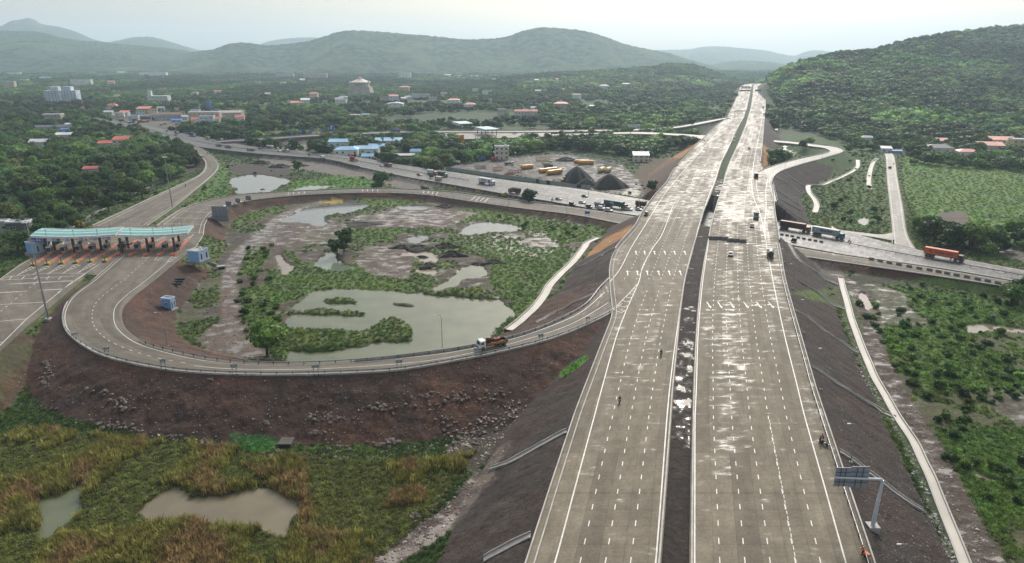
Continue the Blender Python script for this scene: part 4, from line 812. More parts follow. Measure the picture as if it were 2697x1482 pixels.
sweep('kerb', offset(cut(HLO, 0, yB0), .25), bw(.25, .42), FRESH, 'outer concrete kerb of the left drain strip on the new highway', 'kerb')
sweep('kerb', offset(HML, -.35), bw(.3, .55), FRESH, 'concrete kerb on the left side of the dark median', 'kerb')
sweep('kerb', offset(HMR, .35), bw(.3, .55), FRESH, 'concrete kerb on the right side of the dark median', 'kerb')
sweep('parapet', offset(cut(HLO, yB0-45, yB1+60), .1), [(-.25, -1.9), (.25, -1.9), (.25, .25), (.08, .95), (-.2, .95)], FRESH, 'concrete parapet on the left edge of the bridge over the old highway', 'parapet')
sweep('parapet', offset(cut(HRO, P(2040, 640, HZ).y, P(2040, 485, HZ).y), -.1), [(.25, -1.9), (-.25, -1.9), (-.25, .25), (-.08, .95), (.2, .95)][::-1], FRESH, 'concrete parapet on the right edge of the bridge over the old highway', 'parapet')
sweep('parapet', offset(cut(HLO, yB1+70, 2600), .2), bw(.35, .75), FRESH, 'long concrete parapet on the far left edge of the new highway', 'parapet')
sweep('parapet', offset(cut(HRO, P(2010, 430, HZ).y, 2600), -.2), bw(.35, .75), FRESH, 'long concrete parapet on the far right edge of the new highway', 'parapet')
sweep('kerb', offset(cut(HRO, 0, P(2040, 640, HZ).y), -.2), bw(.25, .38), FRESH, 'outer concrete kerb along the right edge of the new highway', 'kerb')
def guardrail(label, line, step, group=None, steel=STEEL, rail=True, h=.75, flip=1):
    line = np.asarray(line, float); L_ = np.concatenate([[0], np.cumsum(np.linalg.norm(np.diff(line[:, :2], axis=0), axis=1))]); q = np.arange(0, L_[-1], step)
    pts = np.stack([np.interp(q, L_, line[:, k]) for k in range(3)], 1)
    t = thing('guard_rail', label, 'guard rail', pts[0]); o0 = pts[0]
    if group: t['group'] = group
    rl = line-o0
    sweep('rail', rl, [(.05, h-.32), (.12, h-.26), (.05, h-.18), (.12, h-.10), (.05, h-.02), (0, h-.02), (0, h-.32)], steel, parent=t)
    me = None
    for k, p in enumerate(pts[:300]):
        if me is None: b_ = MB(); b_.box(-.09, .09, -.14, .02, -.4, h); b_.box(-.07, .07, 0, .06, h-.32, h-.05); me = b_.mesh('post', DKSTEEL)
        d = line[min(np.searchsorted(L_, q[k]), len(line)-1)]-line[max(np.searchsorted(L_, q[k])-1, 0)]
        po = link('post', me, t, p-o0); po.rotation_euler = (0, 0, math.atan2(d[1], d[0])+(math.pi if flip < 0 else 0))
    return t
lo = ROADS['loop']['L']; li = ROADS['loop']['R']
def arcpart(line, a, b_): n = len(line); return line[int(a*(n-1)):int(b_*(n-1))+1]
guardrail('grey steel guard rail with dark posts along the outer edge of the curved ramp', offset(arcpart(lo, .02, .76), .35), 4.0)
sweep('kerb', offset(arcpart(lo, 0, .78), .15), bw(.4, .16), FRESH, 'white concrete edge kerb below the outer guard rail of the curved ramp', 'kerb')
guardrail('grey steel guard rail along the pond side of the curved ramp', offset(arcpart(li, .03, .66), -.35), 4.0, flip=-1)
sweep('barrier', offset(arcpart(li, 0, .40), -.05), [(-.3, -.3), (.3, -.3), (.3, .3), (.12, .45), (-.12, .45), (-.3, .3)], FRESH, 'low concrete barrier where the ramp meets the highway above the drain', 'barrier')
guardrail('steel guard rail with diagonal struts along the right edge of the new highway', offset(cut(HRO, 60, P(2046, 640, HZ).y), -1.3), 3.0)
guardrail('steel guard rail on the outer edge of the pale right hand ramp', offset(ROADS['right_ramp']['L'], .3), 5.0)
sweep('kerb', offset(ROADS['right_ramp']['R'], -.2), bw(.3, .5), FRESH, 'concrete kerb on the inner edge of the pale right hand ramp', 'kerb')
guardrail('steel guard rail on the basin side of the back ramp', offset(arcpart(ROADS['service']['R'], .12, .5), -.3), 5.0)
sweep('kerb', offset(arcpart(ROADS['service']['L'], 0, .55), .2), bw(.35, .6), FRESH, 'concrete barrier along the outer edge of the back ramp', 'barrier')
sweep('kerb', offset(ROADS['exit']['L'], .2), bw(.4, .55), FRESH, 'concrete barrier along the left edge of the exit road', 'barrier')
sweep('kerb', offset(ROADS['exit']['R'], -.2), bw(.3, .45), FRESH, 'concrete barrier along the right edge of the exit road', 'barrier')
for nm, key, lab in (('far_upper', 'R', 'concrete barrier on the near edge of the far pale ramp'), ('far_lower', 'R', 'concrete barrier on the near edge of the lower far ramp'), ('far_upper', 'L', 'concrete barrier on the far edge of the far pale ramp')):
    sweep('barrier', offset(ROADS[nm][key], -.2), bw(.4, .8), SLAB, lab, 'barrier')
OLDC = ROADS['old']; cl = OLDC['L']*.48+OLDC['R']*.52
guardrail('dark steel median rail along the left half of the old highway', arcpart(cl, .12, .55), 6.0, steel=DKSTEEL, h=.8)
guardrail('dark steel median rail along the old highway beside the yard', arcpart(cl, .55, .70), 4.0, steel=DKSTEEL, h=.8)
guardrail('dark steel median rail on the right end of the old highway', arcpart(cl, .86, 1), 4.0, steel=DKSTEEL, h=.7)
RETW = mat('stained_retaining_wall', (.13, .12, .11), .85, 0, .25, .5, .5)
sweep('retaining_wall', offset(arcpart(OLDC['R'], .33, .60), .35), [(-.35, -3.4), (.35, -3.4), (.35, .55), (-.35, .55)], RETW, 'dark stained retaining wall carrying the near edge of the old highway', 'wall')
sweep('retaining_wall', offset(arcpart(ROADS['service']['R'], .86, 1), .35), [(-.35, -4.4), (.35, -4.4), (.35, .12), (-.35, .12)], mat('dark_stone_wall', (.075, .068, .062), .9, 0, .3, .7, .4), 'dark stone retaining wall below the service road at the right edge', 'wall')
sweep('retaining_wall', offset(arcpart(ROADS['far_upper']['R'], .45, .95), .4), [(-.3, -5.2), (.3, -5.2), (.3, .0), (-.3, .0)], RETW, 'dark retaining wall below the far ramp road', 'wall')
br = MB()
for A, B in ((HLO, HML), (HMR, HRO)):
    a = cut(A, yB0-14, yB1+22); b_ = cut(B, yB0-14, yB1+22); k = min(len(a), len(b_));
    for s in range(6):
        t = (s+.5)/6; l = a[:k]*(1-t)+b_[:k]*t
        for u in range(0, k-1):
            p, q = Vector(l[u]), Vector(l[u+1]); d = (q-p).normalized(); n = Vector((d.y, -d.x, 0))*.5
            v = []
            for c in (p, q):
                for sg, h in ((-1, -2.0), (1, -2.0), (1, -.5), (-1, -.5)): v.append(c+n*sg+Vector((0, 0, h)))
            br.add(v, [(0, 1, 5, 4), (1, 2, 6, 5), (2, 3, 7, 6), (3, 0, 4, 7), (0, 3, 2, 1), (4, 5, 6, 7)])
bt = thing('bridge', 'concrete bridge carrying the new highway over the old one', 'bridge', (0, 0, 0)); br.build('girder', SLAB, bt); bt['kind'] = 'structure'; del bt['category']
ol = ROADS['old']['L']; sr = ROADS['service']['R']
for line, o in ((ol, -3.6), (sr, 3.6)):
    a = offset(line, o); m = (a[:, 0] > 38) & (a[:, 0] < 128); a = a[m]
    px, py = proj(a[:, 0], a[:, 1], np.full(len(a), HZ)); keep = inpoly(a[:, 0], a[:, 1], HPOLY); a = a[keep]
    if len(a) > 1: a[:, 2] = 2.4; sweep('abutment', a, [(-.6, -1), (.6, -1), (.6, 6.8), (-.6, 6.8)], SLAB, parent=bt)
mid = (ROADS['old']['R']+ROADS['old']['R'])/2; a = mid[inpoly(mid[:, 0], mid[:, 1], HPOLY)]
pb = MB()
for p in a[::3]: pb.cyl((p[0], p[1], 2), (p[0], p[1], 9.2), .7, n=12)
pb.build('pier', SLAB, bt)
# ------------------------------------------------------------------ buildings
EXCL = []; VIEW = []
Z_ = lambda x0, y0, L: [(x0+a/3.54, y0+b_/3.54) for a, b_ in L]
DRN = [Z_(1340,370,[(830,905),(740,945),(700,1000),(600,1120),(480,1240),(380,1350)])+Z_(1340,740,[(330,130),(240,250),(100,380),(0,470)]), Z_(1997,740,[(770,-30),(790,60),(830,200),(870,350),(930,520),(1000,700),(1080,880),(1180,1050),(1280,1230),(1400,1416)])+Z_(1997,1082,[(1460,300),(1540,480),(1600,600),(1680,800),(1780,1050),(1880,1300),(1960,1500)]),
 Z_(1997,370,[(925,200),(925,245),(870,290),(700,370),(600,410),(480,425),(470,470),(520,540),(545,600),(530,665)]), Z_(1997,370,[(1110,160),(1070,210),(1040,300),(1030,380),(1040,450)]), Z_(1997,0,[(110,1000),(140,1060),(170,1110),(175,1180)])]
GLASS = mat('window_glass', (.035, .045, .055), .15, 0, .1, 1, .1); FRAME = mat('window_frame', (.62, .61, .58), .6)
def depth_at(p): return p.y*CP-(p.z-CAMZ)*SP
def mpp(p): return depth_at(p)/F
def up_to(p, py):
    lo, hi = 0.0, 120.0
    for _ in range(40):
        m = (lo+hi)/2; _, y = proj(p.x, p.y, p.z+m)
        if y > py: lo = m
        else: hi = m
    return lo
WC = dict(white=(.74, .74, .72), cream=(.66, .60, .48), peach=(.52, .40, .30), grey=(.42, .42, .41), lgrey=(.55, .56, .56), blue=(.30, .46, .66), pblue=(.56, .64, .74), orange=(.58, .26, .10), pink=(.60, .48, .46), stone=(.62, .55, .46), brick=(.30, .15, .10), tan=(.42, .36, .28), yellow=(.60, .50, .22), dark=(.12, .115, .11))
RC_ = dict(red=(.50, .10, .07), salmon=(.62, .22, .15), rust=(.30, .19, .15), grey=(.40, .41, .42), white=(.66, .67, .68), blue=(.20, .42, .62), teal=(.25, .52, .54), dark=(.13, .13, .14), bblue=(.05, .16, .55), tan=(.44, .38, .30))
def wm(k): return mat('wall_'+k, WC[k], .8, 0, .10, .35, .35)
def rm(k): return mat('roof_'+k, RC_[k], .55, 0, .14, .5, .35)
WINME = {}
def window_me(w, h):
    k = (round(w, 1), round(h, 1))
    if k not in WINME:
        b = MB(); b.m = 0; b.box(-w/2, w/2, -.09, .03, -h/2, h/2); b.m = 1; b.box(-w/2+.1, w/2-.1, -.11, -.092, -h/2+.1, h/2-.1); b.m = 0; b.box(-.04, .04, -.125, -.112, -h/2+.1, h/2-.1); b.box(-w/2-.15, w/2+.15, -.28, -.10, -h/2-.14, -h/2-.02)
        WINME[k] = b.mesh('window', [FRAME, GLASS])
    return WINME[k]
def bldg(label, x0, x1, yb, yt, floors=1, cols=3, wall='white', roof='flat', rc='white', dr=.7, yaw=0.0, name='house', cat='house', rh=None, win=True, tank=False, base=0.0, door=True, minus=0):
    p = G((x0+x1)/2, yb); s = mpp(p); w = (x1-x0)*s; hh = up_to(p, yt); hh = max(hh, 2.6)
    if roof in ('gable', 'hip', 'shed', 'gablex'): rh = rh if rh is not None else min(.30*hh, 2.6); h = max(hh-rh, 2.2)
    else: rh = .7; h = hh-.5
    d = w*dr; yaw_c = math.atan2(p.x, p.y)*-.35+yaw
    t = thing(name, label, cat, (p.x, p.y, p.z-.2), yaw_c); EXCL.append((p.x, p.y+d*.2, max(w, d)*.62+1.5))
    VIEW.append((p.x, p.y, w, hh, p.z))
    b = MB(); b.box(-w/2, w/2, 0, d, -1.5, h); b.build('wall', wm(wall), t)
    r = MB()
    o = .5
    if roof == 'flat':
        r.box(-w/2-.25, w/2+.25, -.25, d+.25, h+.003, h+.22);
        for a in ((-w/2, w/2, -.1, .1), (-w/2, w/2, d-.1, d+.1), (-w/2-.1, -w/2+.1, .103, d-.103), (w/2-.1, w/2+.1, .103, d-.103)): r.box(*a, h+.223, h+.75)
    elif roof == 'gable':
        r.prismx([(-o, h), (d/2, h+rh), (d+o, h), (d/2, h+rh-.18-.0*rh)] if False else [(-o, h-.05), (d+o, h-.05), (d+o, h+.1), (d/2, h+rh), (-o, h+.1)], -w/2-o, w/2+o)
    elif roof == 'gablex':
        r.prism([(-w/2-o, h-.05), (w/2+o, h-.05), (w/2+o, h+.1), (0, h+rh), (-w/2-o, h+.1)], -o, d+o)
    elif roof == 'hip':
        v = [(-w/2-o, -o, h), (w/2+o, -o, h), (w/2+o, d+o, h), (-w/2-o, d+o, h), (-w/4, d/2, h+rh), (w/4, d/2, h+rh)]; r.add(v, [(0, 3, 2, 1), (0, 1, 5, 4), (1, 2, 5), (2, 3, 4, 5), (3, 0, 4)])
    elif roof == 'shed':
        r.prismx([(-o, h-.05), (d+o, h+rh-.15), (d+o, h+rh), (-o, h+.1)], -w/2-o, w/2+o)
    ro = r.build('roof', rm(rc), t)
    if roof in ('gable', 'gablex', 'shed') and w > 7:
        q = MB(); n = int(min(w/1.6, 14))
        for k in range(1, n):
            x = -w/2+k*w/n
            if roof == 'gable':
                for (ya, za), (yb_, zb_) in (((-o, h+.12), (d/2, h+rh+.03)), ((d/2, h+rh+.03), (d+o, h+.12))): q.add([(x-.06, ya, za), (x+.06, ya, za), (x+.06, yb_, zb_), (x-.06, yb_, zb_)], [(0, 1, 2, 3)])
            elif roof == 'shed': q.add([(x-.06, -o, h+.13), (x+.06, -o, h+.13), (x+.06, d+o, h+rh+.03), (x-.06, d+o, h+rh+.03)], [(0, 1, 2, 3)])
        if q.v: q.build('seam', rm(rc), ro)
    if win:
        fh = h/floors; ww = min(w/cols*.5, 1.9); wh = min(fh*.42, 1.5)
        me = window_me(ww, wh)
        for f in range(floors):
            for c in range(cols):
                if door and f == 0 and c == cols//2: continue
                link('window', me, t, (-w/2+(c+.5)*w/cols, 0, f*fh+fh*.56))
            if d > 5:
                ms = window_me(min(d/3*.5, 1.6), wh)
                for c in range(2):
                    for sx, rz in ((w/2, math.pi/2), (-w/2, -math.pi/2)): o_ = link('window', ms, t, (sx, d*(.3+.4*c), f*fh+fh*.56)); o_.rotation_euler = (0, 0, rz)
            if f > 0: b = MB(); b.box(-w/2-.18, w/2+.18, -.55, -.003, f*fh-.1, f*fh+.06); b.build('ledge', FRAME, t)
        if door: b = MB(); b.box(-w/2+(cols//2+.5)*w/cols-.55, -w/2+(cols//2+.5)*w/cols+.55, -.07, .03, 0, 2.2); b.build('door', mat('door_brown', (.12, .07, .045), .6), t)
    if tank: b = MB(); b.cyl((w*.25, d*.5, hh-.4), (w*.25, d*.5, hh+1.3), .8, n=12); b.build('water_tank', mat('tank_plastic', (.6, .62, .64), .5), t)
    return t, w, d, h
B = bldg
tb, w, d, h = B('tall pale office block with horizontal bands and two raised towers at the left', 125, 201, 272, 238, 7, 10, 'pblue', dr=.4, name='office_block', cat='office block', door=False)
for a, b_ in ((-.30, -.06), (.08, .34)): q = MB(); q.box(a*w, b_*w, d*.15, d*.8, h+.23, h+7.5); q.build('tower', wm('pblue'), tb)
q = MB(); q.box(-.04*w, .04*w, -1.2, -.01, 0, h+.2); q.build('stair_shaft', wm('white'), tb)
B('long white three storey building among trees behind the office block', 190, 239, 227, 209, 3, 9, 'white', dr=.3, door=False, name='school_building', cat='building')
B('pale orange block at the left edge of the valley', 13, 38, 234, 214, 3, 4, 'peach', dr=.6, door=False, name='apartment_block', cat='building')
B('small white house near the pale orange block', 55, 72, 217, 209, 2, 2, 'white', tank=True); B('far white building at the left foot of the dark ridge', 22, 52, 199, 190, 2, 6, 'white', dr=.3, door=False, name='far_building', cat='building')
B('long white factory at the foot of the mountains', 370, 436, 201, 190, 2, 12, 'white', dr=.25, door=False, name='factory', cat='factory'); B('low blue roofed shed far off in the left valley', 106, 130, 209, 202, 1, 3, 'lgrey', 'gable', 'blue', .4, name='shed', cat='shed', door=False)
B('low white shed left of the long white factory', 306, 330, 194, 188, 1, 3, 'white', 'gable', 'white', .4, name='shed', cat='shed', door=False)
t, w, d, h = B('grey concrete villa with a square tower above the village', 390, 441, 270, 252, 2, 5, 'lgrey', dr=.6); q = MB(); q.box(-.48*w, -.30*w, d*.2, d*.6, h, h+10); q.build('tower', wm('lgrey'), t)
B('flat roofed two storey house with a rust red porch in the left trees', 117, 160, 321, 300, 2, 5, 'tan', 'flat', dr=.6); B('cream house with a red hipped roof above the junction', 284, 306, 293, 272, 2, 3, 'cream', 'hip', 'red', .9, tank=True)
t, w, d, h = B('orange house with stepped salmon roofs above the parked trucks', 361, 393, 299, 281, 2, 3, 'orange', 'shed', 'salmon', .8)
B('long low shed with a rusty sheet roof behind the parked trucks', 401, 475, 316, 296, 1, 8, 'grey', 'gable', 'rust', .25, name='shed', cat='shed'); B('small white roofed shop right of the rusty shed', 470, 494, 315, 303, 1, 3, 'lgrey', 'gable', 'white', .6, name='shop', cat='shop')
B('peach two storey building with salmon awning roofs above the old highway', 500, 578, 323, 294, 2, 7, 'peach', 'flat', dr=.35, tank=True, name='shop_building', cat='building'); B('pale blue house standing in front of the peach building', 527, 563, 326, 305, 2, 3, 'pblue', dr=.5)
B('salmon awning roofed shop at the left end of the peach building', 505, 527, 326, 309, 1, 2, 'white', 'shed', 'salmon', .4, name='shop', cat='shop'); B('salmon awning roofed shop at the right end of the peach building', 562, 579, 325, 308, 2, 2, 'white', 'shed', 'salmon', .5, name='shop', cat='shop')
B('big grey warehouse with a pale sheet roof right of the peach building', 578, 636, 316, 291, 1, 4, 'grey', 'gable', 'tan', .6, name='warehouse', cat='warehouse', door=False); B('small white house with a red sheet roof by the dark scrub slope', 620, 644, 321, 303, 1, 3, 'white', 'shed', 'red', .7)
B('low blue tarpaulin roofed stall before the rusty shed', 452, 478, 322, 313, 1, 2, 'blue', 'shed', 'bblue', .5, name='stall', cat='stall'); B('fuel station canopy with a pale curved front at the junction', 338, 364, 316, 304, 1, 2, 'lgrey', 'flat', dr=.5, name='fuel_station', cat='fuel station'); B('dark open workshop beside the fuel station', 365, 396, 314, 302, 1, 3, 'dark', 'shed', 'dark', .5, name='workshop', cat='workshop')
B('low cream wall house at the top of the old highway', 304, 326, 308, 296, 1, 2, 'cream', 'flat', dr=.4)
B('low house with a red sheet roof in the left wood', 257, 301, 389, 371, 1, 3, 'cream', 'shed', 'red', .6); B('two storey cream house with a red sheet roof beside the low red roofed house', 300, 337, 392, 360, 2, 3, 'cream', 'shed', 'red', .8, tank=True)
B('white walled shed with a white sheet roof in the left wood', 82, 133, 394, 366, 1, 4, 'white', 'gable', 'white', .6, name='shed', cat='shed', win=False); B('white pitched roof shed behind the white walled shed', 147, 190, 366, 349, 1, 4, 'lgrey', 'gable', 'white', .8, name='shed', cat='shed'); B('long dark shed with a blue tarpaulin end in the left trees', 95, 178, 345, 329, 1, 6, 'grey', 'gable', 'dark', .3, name='shed', cat='shed')
B('blue tarpaulin lean-to at the end of the long dark shed', 160, 180, 347, 337, 1, 1, 'blue', 'shed', 'bblue', .6, name='lean_to', cat='shed', win=False); B('low white roofed house behind the long dark shed', 172, 196, 331, 324, 1, 2, 'white', 'shed', 'white', .6)
B('hut with a bright red sheet roof alone in the left wood', 222, 264, 458, 438, 1, 2, 'lgrey', 'shed', 'red', .32, name='hut', cat='hut', rh=1.5)
B('long grey flat roofed old building at the left edge near the toll plaza', -30, 20, 616, 582, 1, 3, 'grey', dr=.5, name='old_building', cat='building'); B('weathered flat roofed old shed beside the trees at the left of the toll plaza', 22, 76, 616, 583, 1, 4, 'dark', dr=.5, name='old_shed', cat='shed')
B('white five storey block standing alone on the plain right of the temple', 1052, 1082, 209, 190, 5, 4, 'white', dr=.5, name='apartment_block', cat='building', door=False); B('red roofed house right of the temple', 1051, 1077, 242, 226, 1, 3, 'peach', 'hip', 'red', .9); B('white flat roofed house with a roof turret left of the pale modern house', 884, 912, 277, 261, 2, 3, 'white', dr=.7, tank=True)
B('tiny grey house left of the white house with a turret', 850, 868, 273, 264, 1, 2, 'lgrey'); B('peach and red roofed house at the middle left of the plain', 765, 800, 278, 266, 1, 4, 'peach', 'shed', 'salmon', .6); B('pale modern two storey house with a wide low gable roof', 1021, 1062, 288, 269, 2, 3, 'white', 'gablex', 'white', .7, rh=2.2)
B('house with a high salmon roof near the right of the valley floor', 1178, 1210, 276, 259, 2, 3, 'white', 'hip', 'salmon', .8); B('white house with a salmon roof below the high salmon roof house', 1224, 1252, 286, 270, 2, 3, 'white', 'hip', 'salmon', .8)
for a, b_, c, d_, lab in ((1244, 1260, 243, 232, 'narrow white house with a stair turret on the valley floor'), (1270, 1295, 250, 238, 'white block house right of the narrow white house'), (1199, 1215, 244, 238, 'low white roofed hut left of the narrow white house'), (1409, 1430, 241, 236, 'low white roofed shed in the middle woods'), (1476, 1490, 237, 232, 'small white shed on the wooded rise'), (1553, 1571, 282, 276, 'white tarpaulin roofed shed in the woods left of the highway'), (1170, 1192, 202, 195, 'far white houses at the foot of the middle ridge'), (1195, 1215, 205, 197, 'far pale pink house at the foot of the middle ridge'), (1240, 1262, 203, 198, 'far low white house at the foot of the middle ridge'), (1635, 1652, 188, 183, 'far white roof on the small wooded hill'), (1660, 1674, 189, 184, 'second far white roof at the right of the small wooded hill')):
    B(lab, a, b_, c, d_, 2 if c-d_ > 10 else 1, 2, 'white', 'flat' if c-d_ > 7 else 'gable', 'white', .6, door=False)
B('long low white building below the red roofed house', 1083, 1132, 258, 247, 1, 8, 'lgrey', dr=.2, name='long_building', cat='building', door=False); B('far grey factory range at the foot of the middle ridge', 726, 773, 206, 194, 2, 8, 'grey', dr=.3, name='factory', cat='factory', door=False); B('far brown grey factory block right of the grey range', 800, 860, 207, 193, 2, 9, 'tan', dr=.3, name='factory', cat='factory', door=False); B('far white flat roof above the brown grey factory block', 834, 859, 189, 183, 1, 4, 'white', dr=.3, name='factory', cat='factory', door=False)
B('low brown roofed hut by the small fields', 915, 947, 307, 300, 1, 3, 'tan', 'gable', 'tan', .4, name='hut', cat='hut'); B('low blue roofed hut by the small fields', 954, 973, 305, 299, 1, 2, 'lgrey', 'gable', 'blue', .5, name='hut', cat='hut'); B('pink two storey tower house by the far toll plaza', 1311, 1331, 310, 286, 2, 4, 'pink', dr=.8)
B('long pink two storey building with a red roof band behind the far toll plaza', 1355, 1415, 311, 288, 2, 7, 'pink', 'gable', 'red', .3, name='long_building', cat='building', rh=2.4, tank=True); B('villa with a stepped maroon roof in the middle woods', 1460, 1496, 283, 268, 1, 4, 'tan', 'hip', 'red', .8); B('white site cabin beside the far ramp', 1654, 1685, 342, 329, 1, 3, 'white', dr=.4, name='site_cabin', cat='cabin')
for a, b_, c, d_, lab in ((866, 930, 388, 367, 'large blue roofed shed left of the palms'), (881, 942, 410, 387, 'white walled shed with a blue hipped roof beside the old highway'), (932, 995, 405, 385, 'middle blue roofed shed beside the palms'), (970, 1012, 394, 379, 'small blue roofed shed behind the middle one'), (987, 1056, 379, 364, 'farthest blue roofed shed behind the palms'), (1081, 1108, 408, 392, 'small blue roofed hut right of the palms'), (953, 986, 418, 408, 'low blue canopy beside the old highway')):
    B(lab, a, b_, c, d_, 1, 4, 'white', 'hip' if 'hipped' in lab else 'gable', 'blue', .8, name='shed', cat='shed', rh=2.2)
B('dark open sided shelter with a thin flat roof behind the pale fence', 1037, 1091, 417, 405, 1, 4, 'dark', 'shed', 'grey', .3, name='shelter', cat='shelter', win=False)
B('cream three storey building with dark balconies behind the yard', 1303, 1340, 420, 384, 3, 3, 'cream', dr=.6, name='office_building', cat='building', tank=True); B('two storey yard hut with a grey sheet roof near the orange cutting', 1668, 1709, 426, 401, 2, 3, 'cream', 'shed', 'grey', .6, name='yard_hut', cat='hut')
B('pale blue grey house below the right hand hill', 2270, 2303, 372, 357, 1, 3, 'pblue', 'hip', 'dark', .7); t = B('house with a high salmon roof terrace in the right hand village', 2443, 2508, 407, 381, 1, 6, 'lgrey', 'hip', 'dark', .6, tank=False); B('salmon sheet roof house standing above the dark roofed one', 2469, 2495, 385, 364, 1, 2, 'tan', 'shed', 'salmon', .7)
B('white two storey house with a long salmon roof at the right edge', 2613, 2672, 387, 361, 2, 5, 'white', 'shed', 'salmon', .5); B('yellow two storey house at the right edge beside the white one', 2668, 2720, 393, 366, 2, 4, 'yellow', 'flat', dr=.6, tank=True); B('grey white house with a salmon sheet roof left of the long roofed house', 2581, 2640, 402, 375, 1, 5, 'lgrey', 'shed', 'salmon', .5)
B('small house with a red hipped roof at the edge of the green field', 2528, 2576, 413, 393, 1, 3, 'white', 'hip', 'salmon', .8); B('white washed hut at the top of the pale side road', 2322, 2347, 402, 385, 1, 2, 'white', 'shed', 'white', .6, name='hut', cat='hut'); B('low blue tarpaulin stall at the top of the pale side road', 2349, 2375, 403, 396, 1, 2, 'blue', 'shed', 'bblue', .4, name='stall', cat='stall', win=False)
HR = random.Random(5); HU = set(); HL = [(160,235,'near the tall office block'), (400,255,'near the grey concrete villa'), (560,300,'above the village shops'), (680,265,'left on the valley floor'), (950,250,'near the temple'), (1040,280,'near the pale modern house'), (1200,260,'near the salmon roofed houses'), (1370,290,'near the long pink building'), (1480,275,'near the maroon roofed villa'), (1600,270,'in woods beside the highway'), (300,200,'far left in the valley'), (800,205,'below the middle ridge'), (330,330,'above the truck stop'), (100,330,'in the left trees')]
for k in range(46):
    x = HR.uniform(15, 1640); y = HR.choice((205, 215, 228, 240, 252, 265, 278, 292))+HR.uniform(-5, 5)
    if k > 36: x, y = 280+(k-37)*38+HR.uniform(-8, 8), HR.uniform(300, 312)
    w_ = HR.uniform(13, 24)*(.6 if y < 225 else 1); wl = HR.choice(('white', 'white', 'cream', 'peach', 'lgrey', 'pblue')); kd = HR.choice(('flat', 'flat', 'gable', 'hip', 'shed')); rc = HR.choice(('red', 'salmon', 'rust', 'grey', 'white')); fl = HR.choice((1, 2, 2))
    lab = ('%s storey %s walled house with a %s roof %s' % (('one', 'two')[fl-1], dict(lgrey='pale grey', pblue='pale blue').get(wl, wl), 'flat' if kd == 'flat' else rc+' sloping', min(HL, key=lambda q: (q[0]-x)**2+9*(q[1]-y)**2)[2]))
    if lab in HU: continue
    HU.add(lab); B(lab, x, x+w_, y, y-w_*(.42+.2*fl), fl, 3, wl, kd, rc, .7, HR.uniform(-.5, .5), door=False)
p = G(951, 250); s = mpp(p); EXCL.append((p.x, p.y, 34)); EXCL.append((p.x*.97, p.y*.97, 22))
t = thing('temple', 'pale stone temple with tiered roofs and a crowning dome on a wooded mound', 'temple', p); w = 52*s; hb = up_to(p, 228); ST = wm('stone')
b = MB(); b.box(-w*.62, w*.62, -w*.5, w*.5, -4, hb*.98, w*.12, w*.1); b.build('mound_terrace', mat('temple_terrace_stone', (.40, .35, .30), .9, 0, .3, .7, .4), t)
h1 = up_to(p, 216); b = MB(); b.box(-w*.40, w*.40, -w*.34, w*.34, hb, h1); b.build('sanctum', ST, t)
for k in range(9):
    c = MB(); x = -w*.44+k*w*.11; c.cyl((x, -w*.40, hb), (x, -w*.40, h1), .55, n=8); c.build('column', ST, t)
b = MB(); z = h1
for k, (r0, r1, dz) in enumerate(((.54, .50, 1.0), (.47, .36, 2.2), (.34, .27, 1.2), (.26, .17, 2.6))): b.cyl((0, 0, z), (0, 0, z+dz), r0*w, r1*w, 20); z += dz+.003
b.build('tiered_roof', mat('temple_roof', (.70, .60, .52), .7, 0, .12, .4, .25), t)
b = MB(); b.cyl((0, 0, z), (0, 0, z+1.6), .11*w, .10*w, 14); b.ball((0, 0, z+2.4), (.10*w, .10*w, 2.4), 12, 6); b.cyl((0, 0, z+4.4), (0, 0, z+6.2), .5, .08, 8); b.build('dome', mat('temple_dome', (.62, .42, .34), .65, 0, .1, .4, .2), t)
for sx in (-1, 1):
    b = MB(); b.cyl((sx*w*.47, -w*.3, h1), (sx*w*.47, -w*.3, h1+2.0), 1.5, 1.1, 10); b.ball((sx*w*.47, -w*.3, h1+2.3), (1.5, 1.5, 1.3), 10, 5); b.build('corner_turret', ST, t)
p0, p1 = G(172, 606), G(243, 585); d = p1-p0; t = thing('ruined_wall', 'broken roofless concrete wall left of the exit road', 'wall', p0, math.atan2(d.y, d.x)); L_ = d.length
for k in range(7): b = MB(); b.box(k*L_/7, (k+.82)*L_/7, 0, .4, -1, 2.6+.7*math.sin(k*2.3)); b.build('panel', mat('old_plaster', (.38, .36, .33), .9, 0, .25, .8, .5), t)
b = MB(); b.box(0, L_*.8, 1.5, 4.2, 1.6, 1.8); b.build('slab', SLAB, t)
pts = line3([(95,632),(170,610),(243,565),(300,537),(355,510),(415,482),(470,462)], .6, 60); t = thing('boundary_wall', 'low broken pale wall running through the grass left of the exit road', 'wall', pts[0])
for k in range(0, 58):
    if k % 7 == 3: continue
    a, b_ = Vector(pts[k]), Vector(pts[k+1]); a.z = gz(a.x, a.y); b_.z = gz(b_.x, b_.y); m = MB(); d = b_-a; n = Vector((d.y, -d.x, 0)).normalized()*.14; hh = .9+.35*math.sin(k*1.7); o = Vector(pts[0])
    m.add([a-n-o, b_-n-o, b_+n-o, a+n-o]+[q+Vector((0, 0, hh)) for q in (a-n-o, b_-n-o, b_+n-o, a+n-o)], [(0, 3, 2, 1), (4, 5, 6, 7), (0, 1, 5, 4), (1, 2, 6, 5), (2, 3, 7, 6), (3, 0, 4, 7)]); m.build('panel', FRESH, t)
